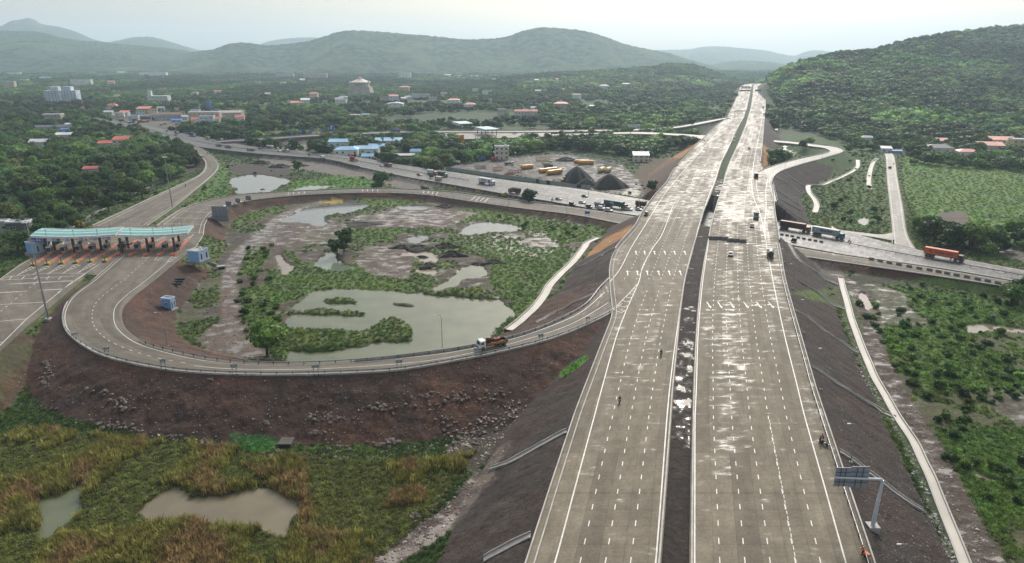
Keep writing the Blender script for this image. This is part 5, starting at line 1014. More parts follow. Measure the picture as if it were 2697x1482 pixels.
# ------------------------------------------------------------------ toll plaza
TEAL = mat('teal_roof_sheet', (.10, .31, .29), .55, 0, .12, .8, .2); TRIM = mat('white_trim', (.66, .68, .68), .5); COLM = mat('charcoal_steel', (.055, .058, .062), .5, .4)
def canopy(label, fl, fr, br_, bl_, zr, cols, sag=.55, thick=.9, stripes=(.36, .70)):
    A = [P(a, b_, zr) for a, b_ in (fl, fr, br_, bl_)]; o = Vector((A[0].x, A[0].y, 0)); t = thing('toll_canopy', label, 'canopy', o)
    n = 18; rows = [0, .05]+[v for s_ in stripes for v in (s_-.03, s_+.03)]+[.95, 1]
    def q(u, v):
        a = A[0].lerp(A[1], u); b_ = A[3].lerp(A[2], u); p = a.lerp(b_, v); return (p.x-o.x, p.y-o.y, zr-sag+sag*(2*u-1)**2*1.2+.35*math.sin(math.pi*v))
    for r_ in range(len(rows)-1):
        v0, v1 = rows[r_], rows[r_+1]; white = r_ % 2 == 0; m = MB()
        for k in range(n):
            u0, u1 = k/n, (k+1)/n
            m.add([q(u0, v0), q(u1, v0), q(u1, v1), q(u0, v1)], [(0, 1, 2, 3)])
        m.build('roof_trim' if white else 'roof_sheet', TRIM if white else TEAL, t)
    m = MB()
    for (u0, v0), (u1, v1), k in (((0, 0), (1, 0), n), ((1, 0), (1, 1), 4), ((1, 1), (0, 1), n), ((0, 1), (0, 0), 4)):
        for i in range(k):
            a = q(u0+(u1-u0)*i/k, v0+(v1-v0)*i/k); b_ = q(u0+(u1-u0)*(i+1)/k, v0+(v1-v0)*(i+1)/k)
            m.add([(a[0], a[1], a[2]-thick), (b_[0], b_[1], b_[2]-thick), b_, a], [(0, 1, 2, 3)])
    m.build('fascia', TRIM, t)
    m = MB()
    for k in range(n):
        a = [q(k/n, 0), q((k+1)/n, 0), q((k+1)/n, 1), q(k/n, 1)]; m.add([(x, y, z-thick) for x, y, z in a], [(3, 2, 1, 0)])
    m.build('soffit', mat('soffit_grey', (.40, .42, .43), .6), t)
    for a, b_ in cols:
        p = P(a, b_, 6.0); m = MB(); m.box(p.x-o.x-.38, p.x-o.x+.38, p.y-o.y-.38, p.y-o.y+.38, 5.9, zr-thick-.2); m.build('column', COLM, t)
    for u, v in ((.18, .05), (.27, .8), (.5, .05), (.55, .85), (.78, .05), (.84, .85)):
        x, y, z = q(u, v); m = MB(); m.cyl((x, y, z-.1), (x, y, z+2.3), .07, n=6); m.box(x-.25, x+.25, y-.12, y+.12, z+2.3, z+2.5); m.build('lamp_post', DKSTEEL, t)
    return t
canopy('left teal striped toll canopy with a white edge and dark columns', (79.4,620.8), (304,617), (327.4,597), (110,601), 13.6, [(125.7,666),(197,664),(268,659),(145,660),(215.5,659),(284,653.6)])
canopy('right teal striped toll canopy beside the muddy basin', (310,618), (494.4,612.4), (510,593), (332.8,599.4), 13.6, [(321.5,666),(391.5,666),(461.6,664),(338.4,653.6),(406,653.6),(473,643)])
REDP = mat('red_island_paint', (.42, .13, .08), .65, 0, .15, 2, .35); ORNG = mat('orange_kerb_paint', (.52, .22, .07), .6, 0, .15, 2, .35); YEL = mat('yellow_nose_paint', (.62, .42, .05), .55, 0, .12, 2, .3); BLK = mat('black_paint', (.018, .018, .02), .5)
BLUE = mat('sign_blue', (.015, .07, .45), .45, 0, .06, 2, .1); WSIGN = mat('sign_white', (.72, .73, .74), .5, 0, .05, 2, .1); REDS = mat('sign_red', (.50, .03, .04), .45, 0, .06, 2, .1)
def island(label, a, b_, nose='yellow', booth=.60, group=None, w=1.7):
    p, q = P(*a, 6.0), P(*b_, 6.0); d = q-p; L_ = d.length; rz = math.atan2(d.y, d.x); t = thing('toll_island', label, 'toll island', p, rz, group)
    m = MB(); m.box(1.6, L_*.5, -w/2, w/2, -.1, .32, .05, .05); m.build('kerb', ORNG, t); m = MB(); m.box(L_*.5+.003, L_, -w/2, w/2, -.1, .30, .05, .05); m.build('kerb', REDP, t)
    m = MB(); m.box(1.9, L_*.5-.2, -w/2+.25, w/2-.25, .323, .36); m.build('infill', REDP, t)
    m = MB(); m.prism([(0, -.1), (1.6, -.1), (1.6, .95), (.5, .75), (0, .35)], -w/2, w/2); m.build('nose', YEL if nose == 'yellow' else REDP, t)
    if nose == 'yellow':
        for k in range(3): m = MB(); m.box(-.16, -.003, -w/2+.06, w/2-.06, .03+.2*k, .12+.2*k); m.build('stripe', BLK, t)
        g = MB(); g.m = 0
        for k in range(5): g.m = k % 2; g.cyl((.45, 0, .3+.32*k), (.45, 0, .3+.32*(k+1)), .26, n=10)
        g.build('striped_post', [BLK, YEL], t); g = MB(); g.cyl((.40, -.05, 2.4), (.40, .05, 2.4), .32, n=12); g.box(.37, .43, -.05, .05, 1.9, 2.1); g.build('arrow_disc', BLUE, t); g = MB(); g.box(.30, .40, -.55, .55, 2.75, 3.35); g.build('stop_board', REDS, t); g = MB(); g.box(.28, .297, -.38, .38, 2.97, 3.12); g.build('stop_bar', WSIGN, t)
    x = L_*booth; m = MB()
    for sx in (-1.3, 1.3):
        for sy in (-.75, .75): m.box(x+sx-.06, x+sx+.06, sy-.06, sy+.06, .3, 2.9)
    m.box(x-1.3, x+1.3, -.75, .75, .3, 1.2); bo = m.build('booth', mat('booth_grey', (.30, .29, .26), .5), t)
    m = MB(); m.box(x-1.22, x+1.22, -.70, .70, 1.203, 2.75); m.build('booth_glass', GLASS, bo); m = MB(); m.box(x-1.6, x+1.6, -1.0, 1.0, 2.9, 3.15); m.build('booth_roof', mat('booth_roof_cream', (.52, .49, .40), .6), bo)
    for k, xx in enumerate((x-2.3, x+2.5)):
        m = MB(); m.cyl((xx, .5, .3), (xx, .5, 3.4 if k else 2.6), .13, n=8); m.box(xx-.22, xx+.22, .3, .7, 2.3, 2.75); m.build('signal_post', COLM, t)
    m = MB(); m.box(x+3.0, x+3.35, -.25, .25, .3, 1.25); m.build('gate_box', YEL, t); m = MB(); m.box(x+3.1, x+3.2, .25, 3.2, 1.1, 1.2); m.build('boom_arm', WSIGN, t)
    return t
NTH = ('leftmost', 'second', 'third', 'fourth', 'fifth', 'last')
for k, (x, y) in enumerate(((86,700), (123,698), (161,695.4), (198,693.7), (236.4,691), (275,690))):
    island('%s yellow nosed toll island %s below the left teal canopy' % (NTH[k], 'from the left' if 0 < k < 5 else 'of the row' if k else 'of the six'), (x, y), (x+74, y-50), 'yellow', .62, 'yellow nosed toll islands')
for k, (a, b_) in enumerate((((309,673), (363,631)), ((343,675), (398,630)), ((381,675), (435,630)), ((417.5,675), (468,630)), ((455,674), (497,629)))):
    island('red ended toll island below the right teal canopy, %s' % ('at the gap between the canopies', 'second from the gap', 'in the middle of its row', 'second from the blue cabin', 'nearest to the blue cabin')[k], a, b_, 'red', .36, 'red ended toll islands')
for k, (x0, x1, y0, y1) in enumerate(((81,110.5,629,636), (124.6,149.4,627.6,635.5), (160,184.5,626.5,635), (197.5,220.6,625.4,634), (234,257.3,624,632.7), (269,292,623.6,631.6))):
    za = 12.2; p0, p1 = P(x0, y1, za-1.2), P(x1, y1, za-1.2); w = (p1-p0).length; t = thing('lane_sign', ('long blue lane sign above the left cabin', 'white and blue lane sign, first right of the long blue one', 'white and blue lane sign, second right of the long blue one', 'white and blue lane sign, middle of the canopy edge', 'white and blue lane sign, next to last on the right', 'white and blue lane sign at the right end of the left canopy')[k], 'lane sign', p0, 0, 'lane signs on the left canopy')
    b = MB(); b.box(0, w, 0, .12, 0, 1.25); b.build('panel', BLUE if k == 0 else WSIGN, t); b = MB(); b.box(w*.5, w*.97, -.012, -.002, .08, 1.17)
    if k: b.build('blue_field', BLUE, t)
    b = MB(); b.box(w*.55, w*.68, -.03, -.014, .3, .95); b.cyl((w*.84, -.03, .62), (w*.84, -.014, .62), .34, n=12); b.build('symbol', WSIGN, t); b = MB(); b.box(w*.05, w*.42, -.022, -.004, .5, .72); b.build('lettering_bar', WSIGN if k == 0 else REDS, t); b = MB(); b.box(w*.3, w*.34, .02, .1, 1.25, 1.9); b.box(w*.7, w*.74, .02, .1, 1.25, 1.9); b.build('hanger', COLM, t)
CAB = mat('cabin_blue', (.20, .38, .66), .6, 0, .06, .5, .18); CABP = mat('cabin_pale', (.50, .62, .76), .6, 0, .08, .5, .2)
def cabin(label, px, py, z, w, d, h, yaw, tank=True, window=False):
    p = P(px, py, z); t = thing('site_cabin', label, 'cabin', p, yaw)
    b = MB(); b.box(-w/2, w/2, 0, d, -.6, h); b.build('wall', CAB, t)
    b = MB(); b.box(w/2+.002, w/2+.05, .02, d-.02, .02, h-.02); b.box(-w/2-.05, -w/2-.002, .02, d-.02, .02, h-.02); b.build('side_panel', CABP, t)
    b = MB()
    for a in ((-w/2-.1, w/2+.1, -.1, .15), (-w/2-.1, w/2+.1, d-.15, d+.1), (-w/2-.1, -w/2+.15, .153, d-.153), (w/2-.15, w/2+.1, .153, d-.153)): b.box(*a, h+.003, h+.5)
    b.build('parapet', CABP, t); b = MB(); b.box(-w/2+.15, w/2-.15, .15, d-.15, h+.003, h+.1); b.build('roof', mat('roof_tan', RC_['tan'], .8, 0, .1, 1, .4), t)
    b = MB(); b.box(-w/2-.6, w/2+.6, -.6, d+.5, -1.2, -.02); b.build('plinth', SLAB, t)
    if tank: b = MB(); b.cyl((w*.22, d*.55, h+.1), (w*.22, d*.55, h+1.2), .55, .5, 12); b.ball((w*.22, d*.55, h+1.2), (.5, .5, .25), 12, 4); b.build('water_tank', WSIGN, t)
    if window: b = MB(); b.box(-.35, .25, -.06, -.003, h*.52, h*.64); b.build('window', GLASS, t); b = MB(); b.box(-.5, .4, -.4, -.003, h*.68, h*.71); b.build('hood', CABP, t)
    for k in range(3): b = MB(); b.box(w/2+.052, w/2+.10, d*(.18+.27*k), d*(.30+.27*k), h*.12, h*.72); b.build('door' if k == 1 else 'window', GLASS if k != 1 else CABP, t)
    return t
cabin('sky blue cabin at the left end of the toll plaza with a white roof tank', 83, 666, 6, 5.3, 5.0, 4.2, -.35); b = MB(); p = P(108, 655, 6); b.box(-1.4, 1.4, 0, 2.5, -.6, 6.2); t = thing('utility_tower', 'tall narrow pale blue block behind the left toll cabin', 'utility block', p, -.2); b.build('wall', CABP, t); b = MB(); b.box(-1.5, 1.5, -.1, 2.6, 6.203, 6.45); b.build('roof', TRIM, t)
cabin('sky blue cabin at the right end of the toll plaza on the brown bank', 511, 687.5, 6, 5.4, 5.6, 3.9, -.28)
cabin('small pale blue cabin with a tiny window on the dark soil inside the loop', 440, 815, gz(*P(440, 815, 6.6).xy), 3.6, 2.4, 3.7, -.22, False, True)
a, b_ = G(542, 688), G(575, 700); sweep('low_wall', np.array([a, b_]), bw(.3, .6), FRESH, 'thin pale wall running from the right cabin down the bank', 'wall')
p = G(583, 708); t = thing('drain_box', 'pale concrete drain box at the foot of the bank', 'drain box', p, .5); b = MB(); b.box(-1.6, 1.6, -.9, .9, -.5, 1.4); b.build('wall', FRESH, t); b = MB(); b.box(-1.2, 1.2, -.92, -.903, .1, 1.0); b.build('opening_shade', BLK, t)  # opening is a black slab, shade inside the box given as colour
# ------------------------------------------------------------------ far toll plaza
def far_canopy(label, pts, zr, cols):
    A = [P(a, b_, zr) for a, b_ in pts]; o = Vector((A[0].x, A[0].y, 0)); t = thing('toll_canopy', label, 'canopy', o); m = MB(); A2 = [a-o for a in A]
    m.add([(a.x, a.y, a.z) for a in A2]+[(a.x, a.y, a.z-.7) for a in A2], [(0, 1, 2, 3), (7, 6, 5, 4), (0, 4, 5, 1), (1, 5, 6, 2), (2, 6, 7, 3), (3, 7, 4, 0)]); m.build('roof', mat('pale_teal_roof', (.36, .55, .55), .35, 0, .08, .3, .2), t)
    c = sum(A2, Vector())/4
    for a in A2+[(A2[0]+A2[3])/2, (A2[1]+A2[2])/2]:
        q = a.lerp(c, .25); m = MB(); m.box(q.x-.35, q.x+.35, q.y-.35, q.y+.35, 5.5, zr-.7); m.build('column', DKSTEEL, t)
    for k in range(6): q = A2[0].lerp(A2[3], k/6+.08); m = MB(); m.box(q.x-1.1, q.x+1.1, q.y-.8, q.y-.6, zr-2.4, zr-1.0); m.build('lane_sign', WSIGN, t)
    EXCL.append((o.x+c.x, o.y+c.y, 22)); return t
patch('far_plaza_apron', [(1166,369.5),(1172,343),(1345,342.6),(1450,346),(1452,359),(1380,364)], 5.9, RM_PALE, 'pale concrete apron of the far toll plaza', .1)
far_canopy('farther pale teal canopy of the distant toll plaza', [(1190,319.6),(1226.5,318),(1246,324),(1211.5,325.7)], 12.6, 0); far_canopy('nearer pale teal canopy of the distant toll plaza', [(1249.6,333.6),(1286,332),(1316,339),(1278,340.6)], 12.8, 0)
# ------------------------------------------------------------------ vehicles (built nose to +x, wheels on z = 0)
TYRE = mat('tyre', (.02, .02, .021), .85); RIM = mat('rim', (.30, .30, .31), .4, .6); LAMP = mat('headlamp', (.7, .7, .66), .15); TAIL = mat('tail_lamp', (.35, .02, .02), .3); CHAS = mat('chassis_black', (.03, .03, .032), .7)
def pm(c, rough=.32): return mat('paint_%d_%d_%d' % tuple(int(v*1000) for v in c), c, rough, 0, .06, .8, .22)
WHT, SIL, GRY, BLKP, MAR, REDC, BLU, CRM, TLG = (.68, .68, .67), (.36, .37, .38), (.14, .145, .15), (.022, .023, .026), (.13, .035, .028), (.36, .03, .03), (.03, .08, .26), (.58, .53, .40), (.02, .10, .12)
_W = {}
def wheel(t, x, y, r, w=.24):
    k = (round(r, 2), round(w, 2))
    if k not in _W:
        b = MB(); b.cyl((0, -w/2, 0), (0, w/2, 0), r, n=14); c = MB(); c.cyl((0, -w/2-.012, 0), (0, w/2+.012, 0), r*.58, n=10); _W[k] = (b.mesh('wheel', TYRE), c.mesh('rim', RIM))
    o = link('wheel', _W[k][0], t, (x, y, r)); link('rim', _W[k][1], o)
def lamps(t, x, y, z, m, name, s=.16):
    b = MB(); b.box(x-.03, x+.03, -s, s, -s*.6, s*.6); me = b.mesh(name, m)
    for sy in (-1, 1): link(name, me, t, (0, sy*y, z))
def car(label, loc, rz, c, kind='sedan', group=None, name=None):
    L_, W, hb, ht = {'sedan': (4.3, 1.75, .88, 1.46), 'suv': (4.5, 1.85, 1.02, 1.78), 'van': (5.0, 1.9, 1.1, 2.2), 'jeep': (4.0, 1.75, 1.0, 1.85)}[kind]
    t = thing(name or ('van' if kind == 'van' else 'car'), label, 'van' if kind == 'van' else 'car', loc, rz, group); h = L_/2; P_ = pm(c); m = MB()
    m.prism([(-h, .35), (h-.1, .32), (h, .6), (h-.12, hb-.12), (h-1.2, hb), (-h+.3, hb), (-h, hb-.15)], -W/2, W/2); m.build('body', P_, t)
    ca = {'sedan': [(-h+.55, hb), (h-1.25, hb), (h-2.0, ht-.03), (-h+1.35, ht-.03)], 'suv': [(-h+.08, hb), (h-1.2, hb), (h-1.8, ht-.05), (-h+.35, ht-.05)], 'van': [(-h+.05, hb), (h-.5, hb), (h-1.05, ht-.05), (-h+.12, ht-.05)], 'jeep': [(-h+.05, hb), (h-1.2, hb), (h-1.35, ht-.05), (-h+.1, ht-.05)]}[kind]
    m = MB(); m.prism(ca, -W/2+.1, W/2-.1); m.build('windows', GLASS, t)
    m = MB(); x0, x1 = ca[3][0], ca[2][0]; m.box(x0-.05, x1+.05, -W/2+.08, W/2-.08, ht-.048, ht+.02, .06, .06); m.build('roof', P_, t)
    for x in ((x0+x1)/2, x0+.02, x1-.02): m = MB(); m.box(x-.04, x+.04, -W/2+.085, W/2-.085, hb, ht-.05); m.build('pillar', P_, t)
    for x in (-h+.8, h-.85):
        for y in (-W/2+.1, W/2-.1): wheel(t, x, y, .33)
    lamps(t, h-.02, W/2-.3, .68, LAMP, 'headlight'); lamps(t, -h+.0, W/2-.25, .72, TAIL, 'tail_light'); m = MB(); m.box(h-.04, h+.05, -W/2+.1, W/2-.1, .34, .5); m.box(-h-.05, -h+.04, -W/2+.1, W/2-.1, .36, .52); m.build('bumper', CHAS, t)
    return t
def truck(label, loc, rz, cab, body, kind='box', L_=8.0, W=2.35, H=2.9, group=None, name=None, cat=None, load=None):
    t = thing(name or {'box': 'lorry', 'dump': 'tipper_truck', 'tanker': 'tanker_truck', 'open': 'open_truck', 'tarp': 'lorry'}[kind], label, cat or 'truck', loc, rz, group); h = L_/2; Pc = pm(cab)
    m = MB(); m.prism([(h-1.75, .55), (h, .55), (h, 1.55), (h-.22, 2.45), (h-.5, 2.62), (h-1.75, 2.62)], -W/2+.08, W/2-.08); co = m.build('cab', Pc, t)
    m = MB(); m.add([(h+.012, -W/2+.25, 1.60), (h+.012, W/2-.25, 1.60), (h-.19, W/2-.3, 2.42), (h-.19, -W/2+.3, 2.42)], [(0, 1, 2, 3)]); m.box(h-1.3, h-.45, -W/2+.07, W/2-.07, 1.55, 2.25); m.build('windscreen', GLASS, co)
    m = MB(); m.box(-h, h-.3, -.5, .5, .55, .95); m.box(h-.02, h+.1, -W/2+.1, W/2-.1, .42, .8); m.build('chassis', CHAS, t)
    Pb = pm(body, .6 if kind != 'tanker' else .3); x0, x1 = -h-.1, h-1.95; m = MB()
    if kind in ('box', 'tarp'):
        if kind == 'box': m.box(x0, x1, -W/2, W/2, 1.0, 1.0+H-.6)
        else: m.prismx([(-W/2, 1.0), (W/2, 1.0), (W/2, .4+H), (0, .75+H), (-W/2, .4+H)], x0, x1)
        bo = m.build('cargo_body', Pb, t); m = MB()
        n = int((x1-x0)/.7)
        for k in range(1, n): x = x0+k*(x1-x0)/n; m.box(x-.05, x+.05, -W/2-.05, -W/2-.002, 1.1, .3+H); m.box(x-.05, x+.05, W/2+.002, W/2+.05, 1.1, .3+H)
        m.build('rib', Pb, bo)
    elif kind in ('dump', 'open'):
        hh = H if kind == 'dump' else 1.75; m.box(x0, x1, -W/2, W/2, 1.0, 1.12)
        for a in ((x0, x1, -W/2, -W/2+.09), (x0, x1, W/2-.09, W/2), (x0, x0+.09, -W/2+.092, W/2-.092), (x1-.09, x1, -W/2+.092, W/2-.092)): m.box(*a, 1.123, hh)
        bo = m.build('cargo_body', Pb, t); m = MB(); n = int((x1-x0)/.9)
        for k in range(n+1): x = x0+.04+k*(x1-x0-.08)/n; m.box(x-.05, x+.05, -W/2-.07, -W/2-.002, 1.0, hh); m.box(x-.05, x+.05, W/2+.002, W/2+.07, 1.0, hh)
        m.build('rib', pm(load[1]) if load and len(load) > 1 else Pb, bo)
        if kind == 'dump' and not load: m = MB(); m.prismx([(-W/2+.1, 1.2), (W/2-.1, 1.2), (W/2-.15, hh-.3), (0, hh-.1), (-W/2+.15, hh-.3)], x0+.1, x1-.1); m.build('load', mat('load_earth', (.06, .05, .045), .95), t)
    elif kind == 'tanker':
        m.cyl((x0, 0, 1.95), (x1, 0, 1.95), 1.08, n=18); m.cyl((x0-.25, 0, 1.95), (x0, 0, 1.95), .8, 1.08, 18); m.cyl((x1, 0, 1.95), (x1+.2, 0, 1.95), 1.08, .8, 18); bo = m.build('tank', Pb, t)
        m = MB(); m.box(x0+.2, x1-.2, -.35, .35, 3.0, 3.08)
        for k in range(3): x = x0+(k+.5)*(x1-x0)/3; m.cyl((x, 0, 3.0), (x, 0, 3.25), .3, n=10)
        m.build('walkway', STEEL, bo); m = MB(); m.box(x0+.1, x1-.1, -.8, .8, .9, 1.0); m.build('cradle', CHAS, t)
    for x in [h-.95, -h+.9]+([-h+2.15] if L_ > 7 else []):
        for y in (-W/2+.18, W/2-.18): wheel(t, x, y, .5, .32)
    lamps(t, h+.02, W/2-.35, .95, LAMP, 'headlight', .17); lamps(t, -h-.12, W/2-.3, .9, TAIL, 'tail_light', .13)
    m = MB()
    for sy in (-1, 1): m.box(h-.3, h-.2, sy*(W/2+.05)-.08, sy*(W/2+.05)+.08, 1.7, 2.2)
    m.build('mirror', CHAS, t); return t
def lettering(text, size, m, parent, loc, rot, depth=.012, bold=.0, sx=1.0):
    cu = bpy.data.curves.new('lettering', 'FONT'); cu.body = text; cu.size = size; cu.align_x = 'CENTER'; cu.align_y = 'CENTER'; cu.extrude = depth; cu.offset = bold
    o = bpy.data.objects.new('lettering', cu); COL.objects.link(o); bpy.context.view_layer.update(); me = bpy.data.meshes.new_from_object(o.evaluated_get(bpy.context.evaluated_depsgraph_get())); bpy.data.objects.remove(o); bpy.data.curves.remove(cu)
    me.materials.clear(); me.materials.append(m); r = link('lettering', me, parent, loc); r.rotation_euler = rot; r.scale = (sx, 1, 1); return r
def container_truck(label, loc, rz, cab, cont, texts=(), L_=12.2, kind='container', roofc=None):
    t = thing('container_truck' if kind == 'container' else 'trailer_truck', label, 'truck', loc, rz); W = 2.44; xb = -L_/2-1.2; xf = xb+L_; Pc = pm(cab)
    c0 = xf+.5; m = MB(); m.prism([(c0, .6), (c0+2.0, .6), (c0+2.0, 1.7), (c0+1.75, 2.65), (c0+1.5, 2.8), (c0, 2.8)], -1.18, 1.18); co = m.build('cab', Pc, t); m = MB(); m.add([(c0+2.012, -1, 1.75), (c0+2.012, 1, 1.75), (c0+1.78, .95, 2.6), (c0+1.78, -.95, 2.6)], [(0, 1, 2, 3)]); m.box(c0+.6, c0+1.5, -1.19, 1.19, 1.7, 2.4); m.build('windscreen', GLASS, co)
    m = MB(); m.box(c0-1.5, c0+1.8, -.5, .5, .6, 1.0); m.box(xb, xf, -1.1, 1.1, 1.12, 1.34); m.box(xb, xf, -.4, .4, .95, 1.12); m.box(c0+1.95, c0+2.1, -1.1, 1.1, .45, .9); m.build('trailer_bed', CHAS, t)
    m = MB(); z0, z1 = 1.36, 3.95; m.box(xb, xf, -W/2, W/2, z0, z1); bo = m.build('container' if kind == 'container' else 'cargo_body', pm(cont, .5), t); m = MB(); n = 34
    for k in range(n): x = xb+.3+k*(L_-.6)/(n-1); m.box(x-.09, x+.09, -W/2-.03, -W/2-.002, z0+.15, z1-.15); m.box(x-.09, x+.09, W/2+.002, W/2+.03, z0+.15, z1-.15); m.box(x-.09, x+.09, -W/2+.1, W/2-.1, z1+.002, z1+.02)
    m.build('corrugation', pm(cont, .5), bo); m = MB()
    for x in (xb, xf):
        for y in (-W/2, W/2): m.box(x-.06, x+.06, y-.06, y+.06, z0-.002, z1+.03)
    m.build('corner_post', pm(cont, .5), bo)
    for s_, fx, size, mt, sx in texts: lettering(s_, size, mt, bo, (xb+L_*fx, -W/2-.04, (z0+z1)/2+.05), (math.pi/2, 0, 0), .012, size*.014, sx)
    for x in (xb+.9, xb+2.15, xb+3.4, c0-1.0, c0+1.15):
        for y in (-1.0, 1.0): wheel(t, x, y, .52, .42 if x < c0 else .32)
    m = MB(); m.box(xf-2.2, xf-2.0, -.9, -.7, .1, 1.1); m.box(xf-2.2, xf-2.0, .7, .9, .1, 1.1); m.build('landing_leg', CHAS, t); lamps(t, c0+2.02, .8, 1.05, LAMP, 'headlight', .17); return t, bo, xb, L_, W
# ---- people: one continuous skinned body
SKIN = mat('skin', (.22, .11, .065), .6); HAIR = mat('hair_black', (.012, .010, .010), .6)
CLOTH = {k: mat('cloth_'+k, c, .85, 0, .15, 6, .2) for k, c in dict(red=(.34, .03, .035), navy=(.03, .045, .09), black=(.02, .02, .022), orange=(.62, .14, .02), white=(.6, .6, .58), grey=(.2, .2, .21)).items()}
def tubes(segs, name, mt, parent):
    m = MB()
    for a, b_, r0, r1 in segs: m.cyl(a, b_, r0, r1, 8); m.ball(a, r0, 8, 4); m.ball(b_, r1, 8, 4)
    return m.build(name, mt, parent, smooth=True)
def skinned(name, pts, edges, radii, mt, parent):
    me = bpy.data.meshes.new(name); me.from_pydata(pts, edges, []); o = link(name, me, parent); o.modifiers.new('skin', 'SKIN')
    for i, r_ in enumerate(radii): me.skin_vertices[0].data[i].radius = (r_, r_); me.skin_vertices[0].data[i].use_root = (i == 0)
    s = o.modifiers.new('smooth', 'SUBSURF'); s.levels = 1; s.render_levels = 1; me.materials.append(mt); return o
def person(label, loc, rz, top='red', legs='navy', pose='stand', group=None):
    t = thing('person', label, 'person', loc, rz, group)
    if pose == 'ride': hip = (-.05, 0, .92); kn = ((.35, .22, .78), (.35, -.22, .78)); ft = ((.12, .2, .32), (.12, -.2, .32)); ch = (.05, 0, 1.32); nk = (.10, 0, 1.48); hd = (.15, 0, 1.66); el = ((.28, .27, 1.2), (.28, -.27, 1.2)); ha = ((.55, .28, 1.12), (.55, -.28, 1.12)); toe = ((.28, .2, .28), (.28, -.2, .28))
    elif pose == 'lean': hip = (0, 0, .90); kn = ((.06, .12, .48), (.02, -.12, .48)); ft = ((.03, .13, .06), (-.08, -.13, .06)); ch = (.16, 0, 1.26); nk = (.24, 0, 1.41); hd = (.32, 0, 1.57); el = ((.34, .22, 1.12), (.34, -.22, 1.12)); ha = ((.52, .14, .98), (.52, -.14, .98)); toe = ((.2, .14, .04), (.1, -.14, .04))
    else: hip = (0, 0, .90); kn = ((.03, .12, .48), (.02, -.12, .48)); ft = ((0, .14, .06), (-.03, -.14, .06)); ch = (.01, 0, 1.28); nk = (.02, 0, 1.45); hd = (.04, 0, 1.60); el = ((-.02, .25, 1.13), (-.02, -.25, 1.13)); ha = ((.08, .24, .88), (.08, -.24, .88)); toe = ((.17, .15, .04), (.14, -.15, .04))
    sh = [(ch[0]+.02, s_*.19, ch[2]+.10) for s_ in (1, -1)]
    pts = [hip, ch, nk, hd]+[(hip[0], s_*.11, hip[2]-.04) for s_ in (1, -1)]+list(kn)+list(ft)+list(toe)+sh+list(el)+list(ha)
    e = [(0, 1), (1, 2), (2, 3), (0, 4), (0, 5), (4, 6), (5, 7), (6, 8), (7, 9), (8, 10), (9, 11), (1, 12), (1, 13), (12, 14), (13, 15), (14, 16), (15, 17)]
    skinned('body', pts, e, [.15, .16, .06, .10, .105, .105, .075, .075, .05, .05, .045, .045, .075, .075, .05, .05, .04, .04], SKIN, t)
    s_ = [(hip, ch, .165, .185), (ch, (nk[0], 0, nk[2]-.08), .18, .10)]
    for k in range(2): s_ += [(sh[k], el[k], .085, .065), (el[k], Vector(el[k]).lerp(Vector(ha[k]), .7), .062, .055)]
    tubes(s_, 'shirt', CLOTH[top], t); s_ = []
    for k in range(2): s_ += [(pts[4+k], kn[k], .12, .088), (kn[k], ft[k], .085, .065)]
    tubes([(hip, (hip[0], 0, hip[2]-.05), .168, .15)]+s_, 'trousers', CLOTH[legs], t)
    m = MB(); m.ball((hd[0]-.01, 0, hd[2]+.05), (.115, .105, .11) if pose != 'ride' else (.14, .135, .15), 10, 6); m.build('hair' if pose != 'ride' else 'helmet', HAIR, t, smooth=True)
    m = MB()
    for y in (-.035, .035): m.ball((hd[0]+.10, y, hd[2]+.0), .016, 6, 4)
    m.build('eye', WSIGN, t)
    for k in range(2): m = MB(); m.box(toe[k][0]-.17, toe[k][0]+.08, toe[k][1]-.05, toe[k][1]+.05, toe[k][2]-.045, toe[k][2]+.05, .02, .015); m.build('shoe', CHAS, t)
    return t
def bike(label, loc, rz, c=BLKP, rider=None, rlabel=None, group=None, legs='navy'):
    t = thing('motorcycle', label, 'motorcycle', loc, rz, group)
    for x in (-.65, .65): b = MB(); b.cyl((x, -.05, .31), (x, .05, .31), .31, n=16); b.build('wheel', TYRE, t)
    m = MB(); m.tube([(-.65, .07, .31), (-.15, .07, .42), (.3, .07, .75), (.55, .05, .95)], .035); m.tube([(-.65, -.07, .31), (-.15, -.07, .42), (.3, -.07, .75), (.55, -.05, .95)], .035); m.build('frame', CHAS, t)
    m = MB(); m.tube([(.65, .09, .31), (.5, .09, .98)], .03); m.tube([(.65, -.09, .31), (.5, -.09, .98)], .03); m.tube([(.48, -.36, 1.06), (.52, 0, 1.0), (.48, .36, 1.06)], .02); m.build('fork', STEEL, t)
    m = MB(); m.ball((.2, 0, .82), (.32, .15, .15), 10, 6); m.build('fuel_tank', pm(c), t); m = MB(); m.box(-.75, -.02, -.13, .13, .76, .86, .05, .02); m.build('seat', CHAS, t); m = MB(); m.box(-.2, .25, -.15, .15, .3, .62, .03, .02); m.build('engine', STEEL, t); m = MB(); m.cyl((.6, 0, .9), (.68, 0, .9), .1, n=10); m.build('headlight', LAMP, t); m = MB(); m.box(-1.0, -.5, -.06, .06, .62, .68); m.cyl((-.3, -.16, .3), (-.95, -.18, .38), .05, n=8); m.build('exhaust', STEEL, t)
    if rider: person(rlabel, loc, rz, rider, legs, 'ride')
    return t
